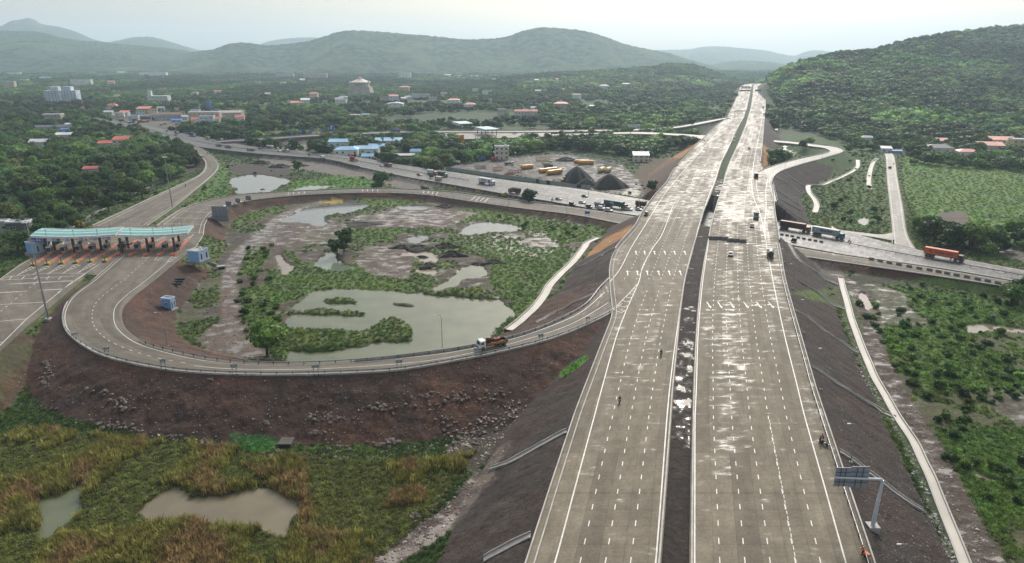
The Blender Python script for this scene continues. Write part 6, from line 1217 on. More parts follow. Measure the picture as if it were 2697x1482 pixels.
def autorick(label, loc, rz, c=(.45, .36, .03)):
    t = thing('auto_rickshaw', label, 'rickshaw', loc, rz); m = MB(); m.prism([(-1.2, .3), (1.1, .3), (1.25, .8), (.9, 1.0), (-1.25, 1.0)], -.62, .62); m.build('body', pm((.03, .03, .03)), t); m = MB(); m.prism([(-1.2, 1.003), (.85, 1.003), (.55, 1.6), (-1.15, 1.6)], -.58, .58); m.build('cabin', GLASS, t); m = MB(); m.prism([(-1.25, 1.603), (.75, 1.603), (.6, 1.78), (-1.1, 1.8)], -.64, .64); m.build('hood', pm(c, .6), t)
    for x, y in ((.85, 0), (-.8, .5), (-.8, -.5)): wheel(t, x, y, .24, .12)
    return t
# ---- where they stand: on the old highway, headings along the road
_m = (ROADS['old']['L']+ROADS['old']['R'])/2
def nh(px, py, left=False, z=3.0):
    p = P(px, py, z); i = int(np.argmin(np.hypot(_m[:, 0]-p.x, _m[:, 1]-p.y))); i = min(max(i, 1), len(_m)-2); d = _m[i+1]-_m[i-1]; return p, math.atan2(d[1], d[0])+(math.pi if left else 0)
def hw_(px, py, down=False):
    p = P(px, py, HZ); L2 = (HML+HMR)/2; i = int(np.argmin(np.abs(L2[:, 1]-p.y))); d = L2[min(i+2, len(L2)-1)]-L2[max(i-2, 0)]; return p, math.atan2(d[1], d[0])+(math.pi if down else 0)
S = {'k': 0}
def C_(lab, px, py, c, kind='sedan', left=False, g='cars on the old highway'): p, r_ = nh(px, py, left); car(lab, p, r_, c, kind, g)
def T_(lab, px, py, cab, body, kind='box', L_=8, left=False, H=2.9, load=None): p, r_ = nh(px, py, left); truck(lab, p, r_, cab, body, kind, L_, H=H, load=load)
C_('white van in the far lane at the left end of the old highway', 440, 346, WHT, 'van', g=None); T_('maroon box lorry with a white cab behind the blue trailer', 466, 351, WHT, MAR, 'tarp', 8); C_('white car below the maroon lorry on the near side', 445, 356, WHT, left=True); C_('dark car just right of the white car near the junction', 463, 356.5, GRY, left=True)
p, r_ = nh(508, 358); container_truck('long blue covered trailer with a white cab', p, r_, WHT, BLU, L_=11, kind='trailer'); T_('yellow and black tipper with a white cab behind the blue trailer', 548, 366, WHT, (.45, .36, .03), 'dump', 7.5); C_('white car right behind the yellow tipper', 564, 371, WHT, 'suv'); T_('maroon open truck beside the joining ramp', 582, 370, CRM, MAR, 'dump', 7)
T_('grey tanker lorry, front one of a close pair', 577, 384.5, WHT, SIL, 'tanker', 8.5, True); T_('grey tanker lorry, rear one of a close pair', 601, 388, WHT, (.46, .44, .43), 'tanker', 8.5, True); T_('cream tanker lorry alone on the near side', 661, 396, CRM, CRM, 'tanker', 8.5, True); T_('cream tanker parked in the junction mouth', 712, 390, WHT, (.6, .57, .48), 'tanker', 7.5)
C_('dark car beside the cream tanker in the junction mouth', 686, 391, BLKP); C_('dark grey car turning at the junction', 731, 392, GRY); C_('black car waiting at the back of the junction', 740, 386, BLKP); C_('black car by the white railing at the junction', 753, 385.5, BLKP, 'suv'); C_('white car in front of the white truck at the junction', 736, 399, WHT); T_('dark truck with a white cab at the junction', 753, 400, WHT, GRY, 'open', 7); autorick('dark green rickshaw on the old highway past the junction', *nh(816, 409), (.03, .12, .06)); T_('small white pickup on the near side above the retaining wall', 850, 418, WHT, WHT, 'box', 4.6, True, 2.2)
T_('red lorry with a white cab beside the blue sheds', 932, 423, WHT, REDC, 'tarp', 8.5); T_('dark red open truck in the middle of the old highway', 1022, 438, (.4, .12, .04), (.16, .03, .025), 'open', 8, load=(0, (.2, .05, .03))); C_('white car right behind the dark red open truck', 1005, 437, WHT); T_('pale grey box lorry before the dark green truck', 1138, 459, (.45, .1, .1), (.58, .58, .58), 'tarp', 8.5); T_('dark green truck nose to tail with the pale grey lorry', 1166, 465, (.1, .22, .2), (.025, .04, .03), 'tarp', 8); T_('small cream truck on the near side by the green verge', 1155, 474.5, CRM, (.5, .42, .34), 'box', 5, True, 2.4); C_('black car alone on the near side of the wall', 1104, 461, BLKP, left=True)
p, r_ = nh(1282, 484.5); tt, bo, xb, L_, W = container_truck('white box trailer lettered R G with a blue and white cab', p, r_, (.62, .64, .66), (.70, .70, .71), [('RiG', .46, 2.3, mat('navy_lettering', (.02, .03, .12), .5), 1.15)], 10.5, 'trailer'); q = MB(); q.box(xb+L_-1.7, xb+L_-.02, -W/2-.045, -W/2-.031, 1.36, 3.2); q.build('blue_panel', pm((.06, .22, .5)), bo)
T_('dark maroon tipper truck on the near side of the old highway', 1355, 508, MAR, (.085, .035, .03), 'dump', 8.5, True, 3.2)
p, r_ = nh(1455, 528, True); bike('motorcycle in front of the silver car on the old highway', p, r_, rider='navy', rlabel='rider in dark clothes on the motorcycle in front of the silver car')
C_('silver car on the near lanes left of the car queue', 1471, 525.5, SIL); C_('dark grey car alone on the far lanes beside the coal heap', 1540, 518, GRY); C_('white sedan left of the car queue', 1533, 534.5, WHT); C_('black jeep at the left end of the car queue', 1507, 540.5, BLKP, 'jeep'); C_('black jeep in the middle of the car queue', 1552, 547, BLKP, 'jeep'); T_('blue grey pickup with a canvas cover in the car queue', 1578, 545, (.5, .5, .52), (.22, .24, .32), 'tarp', 5.2, False, 2.3); C_('white jeep low in the car queue', 1584, 550.5, WHT, 'suv'); C_('white sedan beside the teal container', 1604, 543.5, WHT); C_('white hatchback at the bottom of the car queue', 1604, 556, WHT, 'suv'); C_('white jeep alone right of the teal container truck', 1656, 553, WHT, 'suv'); C_('white car half hidden under the bridge edge', 1682, 553, WHT)
p, r_ = nh(1622, 547); container_truck('teal container lettered P I L on a truck with an olive cab', p, r_, (.16, .13, .08), TLG, [('PIL', .45, 1.5, WSIGN, 1.2)]); T_('maroon box lorry going under the bridge', 1692, 545, MAR, (.10, .035, .03), 'tarp', 8)
p, r_ = nh(2093, 606); container_truck('maroon container truck coming out from under the bridge', p, r_, (.35, .18, .06), (.105, .028, .022)); p, r_ = nh(2180, 623); tt, bo, xb, L_, W = container_truck('grey container lettered MAERSK on a truck with a teal cab', p, r_, (.05, .22, .28), (.34, .38, .385), [('MAERSK', .56, 1.45, mat('dark_lettering', (.02, .035, .05), .5), 1.1)])
def star(parent, x, y, z, r0, m, n=7, base=None, s=1.5):
    if base: q = MB(); q.box(x-s/2, x+s/2, y+.004, y+.02, z-s/2, z+s/2); q.build('emblem_field', base, parent)
    q = MB(); pts = [(x+math.sin(k*math.pi/n)*(r0 if k % 2 == 0 else r0*.48), y, z+math.cos(k*math.pi/n)*(r0 if k % 2 == 0 else r0*.48)) for k in range(2*n)]; q.add([(x, y, z)]+pts, [(0, k+1, (k+1) % (2*n)+1) for k in range(2*n)]); q.build('emblem', m, parent)
star(bo, xb+1.7, -W/2-.055, 2.75, .55, WSIGN, 7, pm((.12, .40, .52), .5), 1.5)
p, r_ = nh(2484, 681); tt, bo, xb, L_, W = container_truck('orange container lettered Hapag-Lloyd on a maroon cab truck at the right', p, r_, (.10, .03, .035), (.60, .13, .025), [('Hapag-Lloyd', .62, 1.28, mat('navy_lettering', (.02, .03, .12), .5), 1.05)]); lettering('H', 1.2, mat('navy_lettering', (.02, .03, .12), .5), bo, (xb+2.3, -W/2-.04, 2.85), (math.pi/2, 0, 0), .012, .05, 1.0); lettering('L', 1.0, mat('navy_lettering', (.02, .03, .12), .5), bo, (xb+2.75, -W/2-.04, 2.6), (math.pi/2, 0, 0), .012, .05, 1.2)
p, r_ = nh(2090, 636, True); autorick('brown rickshaw on the near side right of the bridge', p, r_, (.12, .07, .03)); p, r_ = nh(2237, 638, True); bike('motorcycle behind the grey container truck', p, r_, rider='white', rlabel='rider in a white shirt behind the grey container truck', legs='black'); p = P(2353, 640, 2.95); bike('motorcycle at the foot of the pale side road', p, 1.2, rider='black', rlabel='rider in black at the foot of the pale side road'); car('grey pickup car on the pale side road', P(2343, 443, 1.92), 1.3, GRY, 'jeep'); bike('motorcycle at the right edge of the pale side road', P(2354, 433, 1.92), 1.3, rider='grey', rlabel='rider near the top of the pale side road')
for lab, px, py, c, k, dn in (('black jeep at the left parapet above the old highway', 1702, 567, BLKP, 'jeep', True), ('silver car on the wet right carriageway below the dark truck', 1980, 597, SIL, 'sedan', False), ('white silver car below the row of concrete blocks', 1924, 672, WHT, 'sedan', False), ('small dark car far up the right carriageway', 1973, 392, GRY, 'sedan', False), ('silver car by the median far up the left carriageway', 1934, 362, SIL, 'sedan', True), ('black car far up the left carriageway near the median', 1932, 371, BLKP, 'sedan', True)): p, r_ = hw_(px, py, dn); car(lab, p, r_, c, k)
for lab, px, py, a, b_, kd, L_, dn in (('black truck beside the right ramp on the new highway', 1991, 468, BLKP, BLKP, 'box', 6.5, False), ('dark truck with a grey canopy on the wet bridge deck', 1991, 575, GRY, (.16, .17, .19), 'open', 6.5, False), ('dark brown tanker seen from behind on the right carriageway', 2028, 676, GRY, (.06, .045, .03), 'tanker', 6.5, False), ('far dark lorry on the right edge of the new highway', 2010, 285, GRY, GRY, 'box', 8, False), ('farthest dark lorry on the new highway before the bend', 1996, 230, GRY, BLKP, 'box', 9, False)): p, r_ = hw_(px, py, dn); truck(lab, p, r_, a, b_, kd, L_)
p, r_ = hw_(1741, 936, True); bike('black motorcycle on the left carriageway near the median', p, r_, rider='black', rlabel='rider in black on the left carriageway near the median', legs='black'); p, r_ = hw_(1632, 1060, True); bike('motorcycle below the other one on the left carriageway', p, r_, rider='red', rlabel='rider in a red shirt on the left carriageway')
p0 = P(1296, 913, 10.35); lm = (ROADS['loop']['L']*.55+ROADS['loop']['R']*.45); i = int(np.argmin(np.hypot(lm[:, 0]-p0.x, lm[:, 1]-p0.y))); d = lm[i+2]-lm[i-2]; p0.z = lm[i, 2]
tr = truck('white cabbed open truck with a yellow and maroon side carrying red gear on the ramp', p0, math.atan2(d[1], d[0]), WHT, (.10, .035, .025), 'open', 8.2, load=(1, (.42, .26, .03))); m = MB()
for a in ((-3.4, 1.95, 1.25, 1.4), (-3.4, 1.95, 1.6, 1.72)): m.box(a[0], a[1], -1.26, -1.245, a[2], a[3]); m.box(a[0], a[1], 1.245, 1.26, a[2], a[3])
m.build('side_stripe', pm((.50, .33, .04), .5), tr); Q_ = Matrix.Translation(p0) @ Matrix.Rotation(math.atan2(d[1], d[0]), 4, 'Z')
t = thing('drum_stack', 'dark red barrel standing in the open truck behind the cab', 'barrel', Q_ @ Vector((1.0, 0, 1.125)), math.atan2(d[1], d[0])); m = MB(); m.cyl((0, 0, 0), (0, 0, 1.9), .75, n=14); m.build('drum', pm((.10, .03, .025), .5), t); m = MB()
for z in (.1, .65, 1.2, 1.8): m.cyl((0, 0, z), (0, 0, z+.07), .78, n=14)
m.build('hoop', CHAS, t)
t = thing('machine', 'red machine lying in the bed of the open truck', 'machine', Q_ @ Vector((-1.4, 0, 1.125)), math.atan2(d[1], d[0])); m = MB(); m.box(-.9, .8, -.55, .55, 0, .5, .08, .08); m.cyl((-.9, 0, .8), (.7, 0, .8), .32, n=12); m.build('body', pm(REDC), t); m = MB(); m.cyl((.4, -.5, .5), (.4, -.5, 1.1), .12, n=8); m.ball((-.5, .2, 1.2), .25, 8, 5); m.build('fitting', WSIGN, t)
truck('dark tipper parked in the dirt beside the exit road bend', G(506, 425), .9, WHT, GRY, 'dump', 6.5); truck('cream box truck parked beside the exit road bend', G(525, 417), .3, WHT, CRM, 'box', 5.5, H=2.6); car('silver car parked before the dark tipper at the bend', G(516, 426), .1, SIL, 'sedan')
for k, (x, y) in enumerate(((197, 361), (222, 361), (239, 362))): truck('white bus parked in the yard behind the pitched roof shed, %s' % ('nearest the shed', 'middle one', 'at the right end')[k], G(x, y), .1, WHT, WHT, 'box', 8, H=2.6, name='bus', cat='bus', group='white buses parked behind the left sheds')
PARK = [('white lorry', 330, 323, WHT, WHT), ('maroon lorry', 322, 320, WHT, MAR), ('blue lorry', 347, 324, BLU, BLU), ('red brown lorry', 372, 323, (.3, .1, .04), (.22, .06, .04)), ('orange lorry', 384, 322, (.4, .12, .03), (.3, .1, .05)), ('dark lorry', 408, 316, GRY, BLKP), ('pale lorry', 313, 316, CRM, WHT), ('grey lorry', 357, 318, WHT, GRY)]
for k, (n_, x, y, a, b_) in enumerate(PARK): truck('%s parked in the truck stop at the top of the old highway' % n_, G(x, y), .3+.5*(k % 3), a, b_, 'tarp' if k % 2 else 'open', 8, group='lorries parked in the truck stop')
for k, (x, y, c, k2) in enumerate(((426, 330, GRY, 'suv'), (435, 328, (.35, .3, .05), 'van'), (455, 329, WHT, 'sedan'), (466, 329, (.4, .14, .03), 'van'), (478, 327, WHT, 'sedan'), (487, 327, WHT, 'suv'), (512, 324, WHT, 'sedan'), (531, 328, WHT, 'suv'), (582, 320, WHT, 'sedan'), (600, 320, WHT, 'suv'))): car('%s %s parked before the village shops, %s' % (('grey', 'yellow', 'white', 'orange', 'white', 'white', 'white', 'white', 'white', 'white')[k], {'suv': 'jeep', 'van': 'van', 'sedan': 'car'}[k2], ('at the left end', 'second from the left', 'below the blue tarpaulin', 'right of the blue tarpaulin', 'in the middle of the row', 'just left of the peach building', 'before the left salmon awning', 'before the pale blue house', 'left of the warehouse front', 'before the grey warehouse')[k]), G(x, y), .2+.3*(k % 2), c, k2, 'cars parked before the village shops')
car('white van by the far toll plaza', P(1355, 352, 5.95), 3.1, WHT, 'van'); truck('blue and purple bus on the far ramp road', P(1042, 347.6, 6.02), 3.1, (.05, .06, .3), (.08, .05, .3), 'box', 10, H=2.8, name='bus', cat='bus'); bike('motorcycle on the exit road before the toll plaza', P(489, 491, 5.0), 2.1, rider='black', rlabel='rider on the exit road before the toll plaza', legs='black'); bike('motorcycle on the bend of the exit road', P(547, 405, 3.5), 2.3, rider='black', rlabel='rider on the bend of the exit road', legs='black')
p = P(2159, 1168, HZ+.01); person('person in dark clothes standing beside the parked motorcycle at the right rail', p, 2.0, 'navy', 'black'); p = P(2171, 1172, HZ+.01); bike('black motorcycle parked at the right rail beside two people', p, 2.0); person('person in a red shirt leaning over the parked motorcycle', P(2167, 1163, HZ+.01), 2.2, 'red', 'navy', 'lean')
p = P(2272, 1462, HZ+.01); person('worker in an orange vest at the right rail near the picture edge', p, 1.9, 'orange', 'black', 'lean'); t = thing('hand_cart', 'small orange hand cart beside the worker at the right rail', 'cart', P(2281, 1466, HZ+.01), 2.0); m = MB(); m.box(-.5, .5, -.3, .3, .35, .75, .06, .05); m.build('tray', pm((.60, .12, .02), .5), t); m = MB(); m.cyl((0, -.34, .2), (0, -.28, .2), .2, n=12); m.cyl((0, .28, .2), (0, .34, .2), .2, n=12); m.build('wheel', TYRE, t); m = MB(); m.tube([(.5, -.25, .7), (1.05, -.25, .95), (1.05, .25, .95), (.5, .25, .7)], .025); m.build('handle', STEEL, t)
person('person standing on the shoulder between the cars and the green verge', P(1541, 541, 3.02), 1.0, 'white', 'black')
# ------------------------------------------------------------------ plants
rng = np.random.default_rng(7)
def leaf_material(name, src, hue=1.0, trans=.42):
    m = bpy.data.materials.new(name); m.use_nodes = True; nt = m.node_tree; N = nt.nodes; L = nt.links; b = N['Principled BSDF']; out = N['Material Output']
    oi = N.new('ShaderNodeObjectInfo'); geo = N.new('ShaderNodeNewGeometry'); tco = N.new('ShaderNodeTexCoord')
    if src == 'pt': a = N.new('ShaderNodeAttribute'); a.attribute_type = 'INSTANCER'; a.attribute_name = 'tint'; c = a.outputs['Color']
    else: c = oi.outputs['Color']
    n = N.new('ShaderNodeTexNoise'); n.inputs['Scale'].default_value = .9; n.inputs['Detail'].default_value = 3; L.new(geo.outputs['Position'], n.inputs['Vector'])
    r = N.new('ShaderNodeMapRange'); L.new(n.outputs['Fac'], r.inputs[0]); r.inputs[1].default_value = .32; r.inputs[2].default_value = .68; r.inputs[3].default_value = .55; r.inputs[4].default_value = 1.45
    r2 = N.new('ShaderNodeMapRange'); L.new(geo.outputs['Random Per Island'], r2.inputs[0]); r2.inputs[3].default_value = .6; r2.inputs[4].default_value = 1.45
    r3 = N.new('ShaderNodeMapRange'); L.new(oi.outputs['Random'], r3.inputs[0]); r3.inputs[3].default_value = .75; r3.inputs[4].default_value = 1.25
    k = N.new('ShaderNodeMath'); k.operation = 'MULTIPLY'; L.new(r.outputs[0], k.inputs[0]); L.new(r2.outputs[0], k.inputs[1])
    k2 = N.new('ShaderNodeMath'); k2.operation = 'MULTIPLY'; L.new(k.outputs[0], k2.inputs[0]); L.new(r3.outputs[0], k2.inputs[1])
    v = N.new('ShaderNodeVectorMath'); v.operation = 'SCALE'; L.new(c, v.inputs[0]); L.new(k2.outputs[0], v.inputs['Scale'])
    L.new(v.outputs[0], b.inputs['Base Color']); b.inputs['Roughness'].default_value = .55; b.inputs['Specular IOR Level'].default_value = .22
    t = N.new('ShaderNodeBsdfTranslucent'); L.new(v.outputs[0], t.inputs['Color']); mx_ = N.new('ShaderNodeMixShader'); mx_.inputs[0].default_value = trans; L.new(b.outputs[0], mx_.inputs[1]); L.new(t.outputs[0], mx_.inputs[2]); L.new(mx_.outputs[0], out.inputs['Surface'])
    return m
LEAF = leaf_material('leaf', 'obj'); LEAFP = leaf_material('scattered_leaf', 'pt')
BARK = mat('bark', (.075, .055, .040), .9, 0, .3, 3, .3)
def leafquads(c, nrm, s, r, asp=.75):
    n = len(c); a = r.normal(size=(n, 3)); nn = nrm+r.normal(size=(n, 3))*.55; nn /= np.linalg.norm(nn, axis=1, keepdims=True)
    u = np.cross(nn, a); u /= np.maximum(np.linalg.norm(u, axis=1, keepdims=True), 1e-6); w = np.cross(nn, u)
    s = np.broadcast_to(np.asarray(s), (n,))[:, None]
    v = np.stack([c-u*s, c-w*s*asp, c+u*s, c+w*s*asp], 1)+nn[:, None, :]*0
    v[:, 1] += nn*s*.25; v[:, 3] += nn*s*.25
    return v.reshape(-1, 3), np.arange(4*n).reshape(-1, 4)
def crown_arrays(seed, R_, H, base, nl=9, n=620, s=.42, core=True):
    r = np.random.default_rng(seed); lc = []; lr = []
    for k in range(nl):
        th = r.uniform(0, 6.28); q = math.sqrt(r.uniform(0, 1))*.62; hh = r.uniform(.12, .8)
        lc.append((math.cos(th)*q*R_, math.sin(th)*q*R_, base+H*hh)); lr.append(R_*r.uniform(.34, .56)*(1.1-.45*abs(hh-.4)))
    lc = np.array(lc); lr = np.array(lr)
    w = lr**2/np.sum(lr**2); k = r.choice(nl, n, p=w); d = r.normal(size=(n, 3)); d /= np.linalg.norm(d, axis=1, keepdims=True); d[:, 2] = np.where(d[:, 2] < -.35, -d[:, 2]*.6, d[:, 2])
    rad = lr[k]*r.uniform(.72, 1.12, n); c = lc[k]+d*rad[:, None]*np.array([1, 1, .82])
    v, q = leafquads(c, d, s*r.uniform(.6, 1.3, n), r)
    if core:
        mb = MB()
        for i in range(nl): mb.ball(lc[i], (lr[i]*.78, lr[i]*.78, lr[i]*.64), 6, 4)
        b_ = len(v); v = np.vstack([v, np.array(mb.v)]); q = np.vstack([q, np.array(mb.f)+b_])
    return v, q, lc
def limb_mesh(seed, h, r0, lc):
    r = random.Random(seed); mb = MB(); top = (r.uniform(-.4, .4), r.uniform(-.4, .4), h)
    mb.cyl((0, 0, -.6), (top[0]*.5, top[1]*.5, h*.55), r0, r0*.75, 7); mb.cyl((top[0]*.5, top[1]*.5, h*.53), top, r0*.76, r0*.5, 7)
    for c in lc[:5]: mb.cyl(top, c, r0*.45, r0*.12, 5, False)
    return mb.mesh('trunk', BARK)
TREES = []                      # (trunk mesh, crown mesh, height, radius)
for k, (R_, H, base, nl, n) in enumerate(((3.2, 4.6, 2.0, 9, 780), (3.8, 4.4, 2.0, 11, 900), (2.6, 5.6, 2.0, 8, 700), (4.2, 5.4, 2.6, 12, 1000), (3.0, 3.6, 2.2, 7, 560), (3.4, 5.4, 1.2, 10, 820))):
    v, q, lc = crown_arrays(100+k, R_, H, base, nl, n, .40); TREES.append((limb_mesh(k, base+H*.25, .17+.03*R_, lc), np_mesh('crown', v, q, mat=LEAF), base+H, R_))
BUSHES = []
for k, (R_, H, nl, n) in enumerate(((1.7, 1.9, 7, 420), (2.1, 2.4, 9, 520), (1.3, 1.5, 5, 300), (2.4, 1.8, 9, 520))):
    v, q, lc = crown_arrays(200+k, R_, H, -.1, nl, n, .27); BUSHES.append((np_mesh('bush', v, q, mat=LEAF), H, R_))
def palm_meshes(seed, h):
    r = random.Random(seed); mb = MB(); pts = []; lean = r.uniform(-.12, .12)
    for k in range(6): t = k/5; pts.append(Vector((lean*h*t*t, .06*h*t*math.sin(seed), h*t-.4*(k == 0))))
    for k in range(5): mb.cyl(pts[k], pts[k+1], .2-.02*k, .18-.02*k, 7, False)
    trunk = mb.mesh('trunk', BARK); fb = MB(); top = pts[-1]
    for k in range(16):
        a = k*2.399+r.uniform(-.2, .2); up = r.uniform(.05, .95); Ln = r.uniform(2.6, 3.5); prev = None; d = Vector((math.cos(a), math.sin(a), 0)); s = Vector((-d.y, d.x, 0))
        for j in range(7):
            t = j/6; p = top+d*(Ln*t*(1-.18*t))+Vector((0, 0, Ln*(up*t-1.05*t*t*(.55+.5*(1-up))))); w = .42*math.sin(math.pi*min(t*.9+.12, 1))+.03; cur = (p-s*w-Vector((0, 0, w*.5)), p, p+s*w-Vector((0, 0, w*.5)))
            if prev:
                for u in range(2): fb.add([prev[u], prev[u+1], cur[u+1], cur[u]], [(0, 1, 2, 3)])
            prev = cur
    return trunk, fb.mesh('frond_crown', LEAF)
PALMS = [(*palm_meshes(k, h), h) for k, h in enumerate((6.5, 8.0, 5.2))]
def clump_arrays(seed, n_t, spread, R_, H, n, s):
    r = np.random.default_rng(seed); V = []; Q = []; b_ = 0
    for k in range(n_t):
        v, q, _ = crown_arrays(seed*31+k, R_*r.uniform(.75, 1.2), H*r.uniform(.7, 1.2), .6, 5, n, s)
        v = v+np.array([r.uniform(-spread, spread), r.uniform(-spread, spread), 0]); V.append(v); Q.append(q+b_); b_ += len(v)
    return np.vstack(V), np.vstack(Q)
def blades(seed, n, h, spread, w, lean=.5):
    r = np.random.default_rng(seed); V = []; Q = []
    for k in range(n):
        a = r.uniform(0, 6.28); q = spread*math.sqrt(r.uniform()); b0 = np.array([math.cos(a)*q, math.sin(a)*q, -.08]); th = r.uniform(0, 6.28); hh = h*r.uniform(.55, 1.15); ln = lean*r.uniform(.1, 1)*hh
        d = np.array([math.cos(th), math.sin(th), 0]); s = np.array([-d[1], d[0], 0])*w*r.uniform(.7, 1.3); m_ = b0+d*ln*.3+np.array([0, 0, hh*.6]); t = b0+d*ln+np.array([0, 0, hh*.95]); i = len(V)
        V += [b0-s, b0+s, m_+s*.8, m_-s*.8, t+s*.15, t-s*.15]; Q += [(i, i+1, i+2, i+3), (i+3, i+2, i+4, i+5)]
    return np.array(V), np.array(Q)
def scatter(name, label, src, pts, rot, scl, tint, m=None):
    v, q = src; n = len(pts)
    if n == 0: return
    me = np_mesh(name, np.vstack([v, pts]), q, mat=m or LEAFP)
    k = len(v)
    a = me.attributes.new('src', 'FLOAT', 'POINT'); a.data.foreach_set('value', np.concatenate([np.ones(k), np.zeros(n)]).astype(np.float32))
    a = me.attributes.new('rot', 'FLOAT', 'POINT'); a.data.foreach_set('value', np.concatenate([np.zeros(k), rot]).astype(np.float32))
    a = me.attributes.new('scl', 'FLOAT_VECTOR', 'POINT'); a.data.foreach_set('vector', np.vstack([np.ones((k, 3)), scl]).astype(np.float32).ravel())
    a = me.attributes.new('tint', 'FLOAT_COLOR', 'POINT'); a.data.foreach_set('color', np.hstack([np.vstack([np.zeros((k, 3)), tint]), np.ones((k+n, 1))]).astype(np.float32).ravel())
    o = link(name, me); ng = bpy.data.node_groups.new(name, 'GeometryNodeTree'); ng.interface.new_socket('Geometry', in_out='INPUT', socket_type='NodeSocketGeometry'); ng.interface.new_socket('Geometry', in_out='OUTPUT', socket_type='NodeSocketGeometry')
    N = ng.nodes; L = ng.links; gi = N.new('NodeGroupInput'); go = N.new('NodeGroupOutput'); sp = N.new('GeometryNodeSeparateGeometry'); na = N.new('GeometryNodeInputNamedAttribute'); na.data_type = 'FLOAT'; na.inputs[0].default_value = 'src'
    cp = N.new('FunctionNodeCompare'); cp.data_type = 'FLOAT'; cp.operation = 'GREATER_THAN'; L.new(na.outputs[0], cp.inputs[0]); cp.inputs[1].default_value = .5
    L.new(gi.outputs[0], sp.inputs[0]); L.new(cp.outputs[0], sp.inputs[1]); ip = N.new('GeometryNodeInstanceOnPoints'); L.new(sp.outputs[1], ip.inputs['Points']); L.new(sp.outputs[0], ip.inputs['Instance'])
    nr = N.new('GeometryNodeInputNamedAttribute'); nr.data_type = 'FLOAT'; nr.inputs[0].default_value = 'rot'; cx = N.new('ShaderNodeCombineXYZ'); L.new(nr.outputs[0], cx.inputs[2]); L.new(cx.outputs[0], ip.inputs['Rotation'])
    ns = N.new('GeometryNodeInputNamedAttribute'); ns.data_type = 'FLOAT_VECTOR'; ns.inputs[0].default_value = 'scl'; L.new(ns.outputs[0], ip.inputs['Scale']); L.new(ip.outputs[0], go.inputs[0])
    md = o.modifiers.new('spread', 'NODES'); md.node_group = ng
    return tag(o, label, None, None, 'stuff')
DARK, MID, LIGHT, OLIVE = np.array([.042, .088, .028]), np.array([.074, .138, .036]), np.array([.125, .205, .046]), np.array([.110, .132, .042])
def tints(n, w=(.4, .35, .15, .1), r=rng):
    k = r.choice(4, n, p=w); c = np.stack([DARK, MID, LIGHT, OLIVE])[k]; return c*r.uniform(.8, 1.2, (n, 1))
ROADPOLY = [np.vstack([r_['L'][:, :2], r_['R'][::-1, :2]]) for r_ in ROADS.values()]+[HPOLY, np.array(PLZ)]
def roadfree(x, y, margin):
    ok = np.ones(len(x), bool)
    for pl in ROADPOLY:
        x0, y0 = pl.min(0)-margin; x1, y1 = pl.max(0)+margin; m = np.where((x > x0) & (x < x1) & (y > y0) & (y < y1) & ok)[0]
        if not len(m): continue
        ins = inpoly(x[m], y[m], pl)
        if margin > 0: d, _ = segdist(x[m], y[m], np.vstack([pl[::2], pl[:1]])); ins |= d < margin
        ok[m[ins]] = False
    return ok
def pondfree(x, y, margin=0):
    ok = np.ones(len(x), bool)
    for pl, _ in PONDS.values(): ok &= ~inpoly(x, y, pl)
    for pl in ISLE_W: ok |= inpoly(x, y, pl)
    return ok
DRW = [np.array([tuple(P(a, b_, .4)) for a, b_ in l]) for l in DRN]
def exclfree(x, y, extra=0):
    ok = np.ones(len(x), bool)
    for l in DRW: ok &= segdist(x, y, l)[0] > 2.6+extra
    for ex, ey, er in EXCL: ok &= (x-ex)**2+(y-ey)**2 > (er+extra)**2
    return ok
def pxin(x, y, polys):
    px, py = proj(x, y, gzn(x, y)); r_ = np.zeros(len(x), bool)
    for pl in polys: r_ |= inpoly(px, py, pl)
    return r_
def jitter(y0, y1, s0, grow=True, umax=.95):
    X = []; Y = []; y = y0
    while y < y1:
        s = s0*(y/y0 if grow else 1); n = int(2*umax*y/s); x = (np.arange(n)+rng.uniform(0, 1, n))*s-umax*y; X.append(x); Y.append(y+rng.uniform(-.5, .5, n)*s); y += s
    return np.concatenate(X), np.concatenate(Y)
NOTREE = [[(520,700),(560,590),(640,540),(760,525),(1000,505),(1300,540),(1640,580),(1540,690),(1340,890),(1100,960),(760,975),(400,960),(160,900),(60,900),(300,760)], [(1170,440),(1240,428),(1360,405),(1480,395),(1660,410),(1720,530),(1560,518),(1380,488),(1180,458)], [(560,395),(700,395),(1000,445),(1180,468),(1700,540),(1690,580),(1300,520),(1000,500),(560,560),(470,600),(400,590),(520,500)],
 [(280,300),(420,297),(590,314),(590,332),(430,345),(300,335)], [(690,352),(1000,339),(1000,351),(690,368)], [(690,372),(860,372),(860,398),(700,392)], [(2080,400),(2390,400),(2420,650),(2120,650),(2040,520)], [(2000,650),(2800,700),(2800,1600),(-200,1600),(-200,890),(0,730)], [(2390,435),(2800,455),(2800,640),(2560,620),(2410,600)], [(1160,340),(1460,340),(1450,372),(1160,372)], [(2010,340),(2110,345),(2240,380),(2230,410),(2000,420)], [(1740,340),(1900,325),(1860,368),(1740,362)], [(170,600),(300,560),(460,480),(540,420),(580,430),(540,520),(400,600),(250,600)], [(1690,420),(1840,380),(1760,470),(1690,520),(1640,500)], [(1480,535),(1700,535),(1680,640),(1480,700)]]
CLEAR = [[(200,245),(330,240),(420,262),(330,275),(210,262)], [(560,250),(680,248),(690,262),(570,266)], [(1060,255),(1170,252),(1190,272),(1080,282)], [(1000,310),(1320,300),(1330,326),(1010,332)], [(1090,300),(1400,292),(1400,305),(1090,310)], [(1520,268),(1600,265),(1610,280),(1530,283)], [(560,290),(640,288),(640,300),(570,304)]]
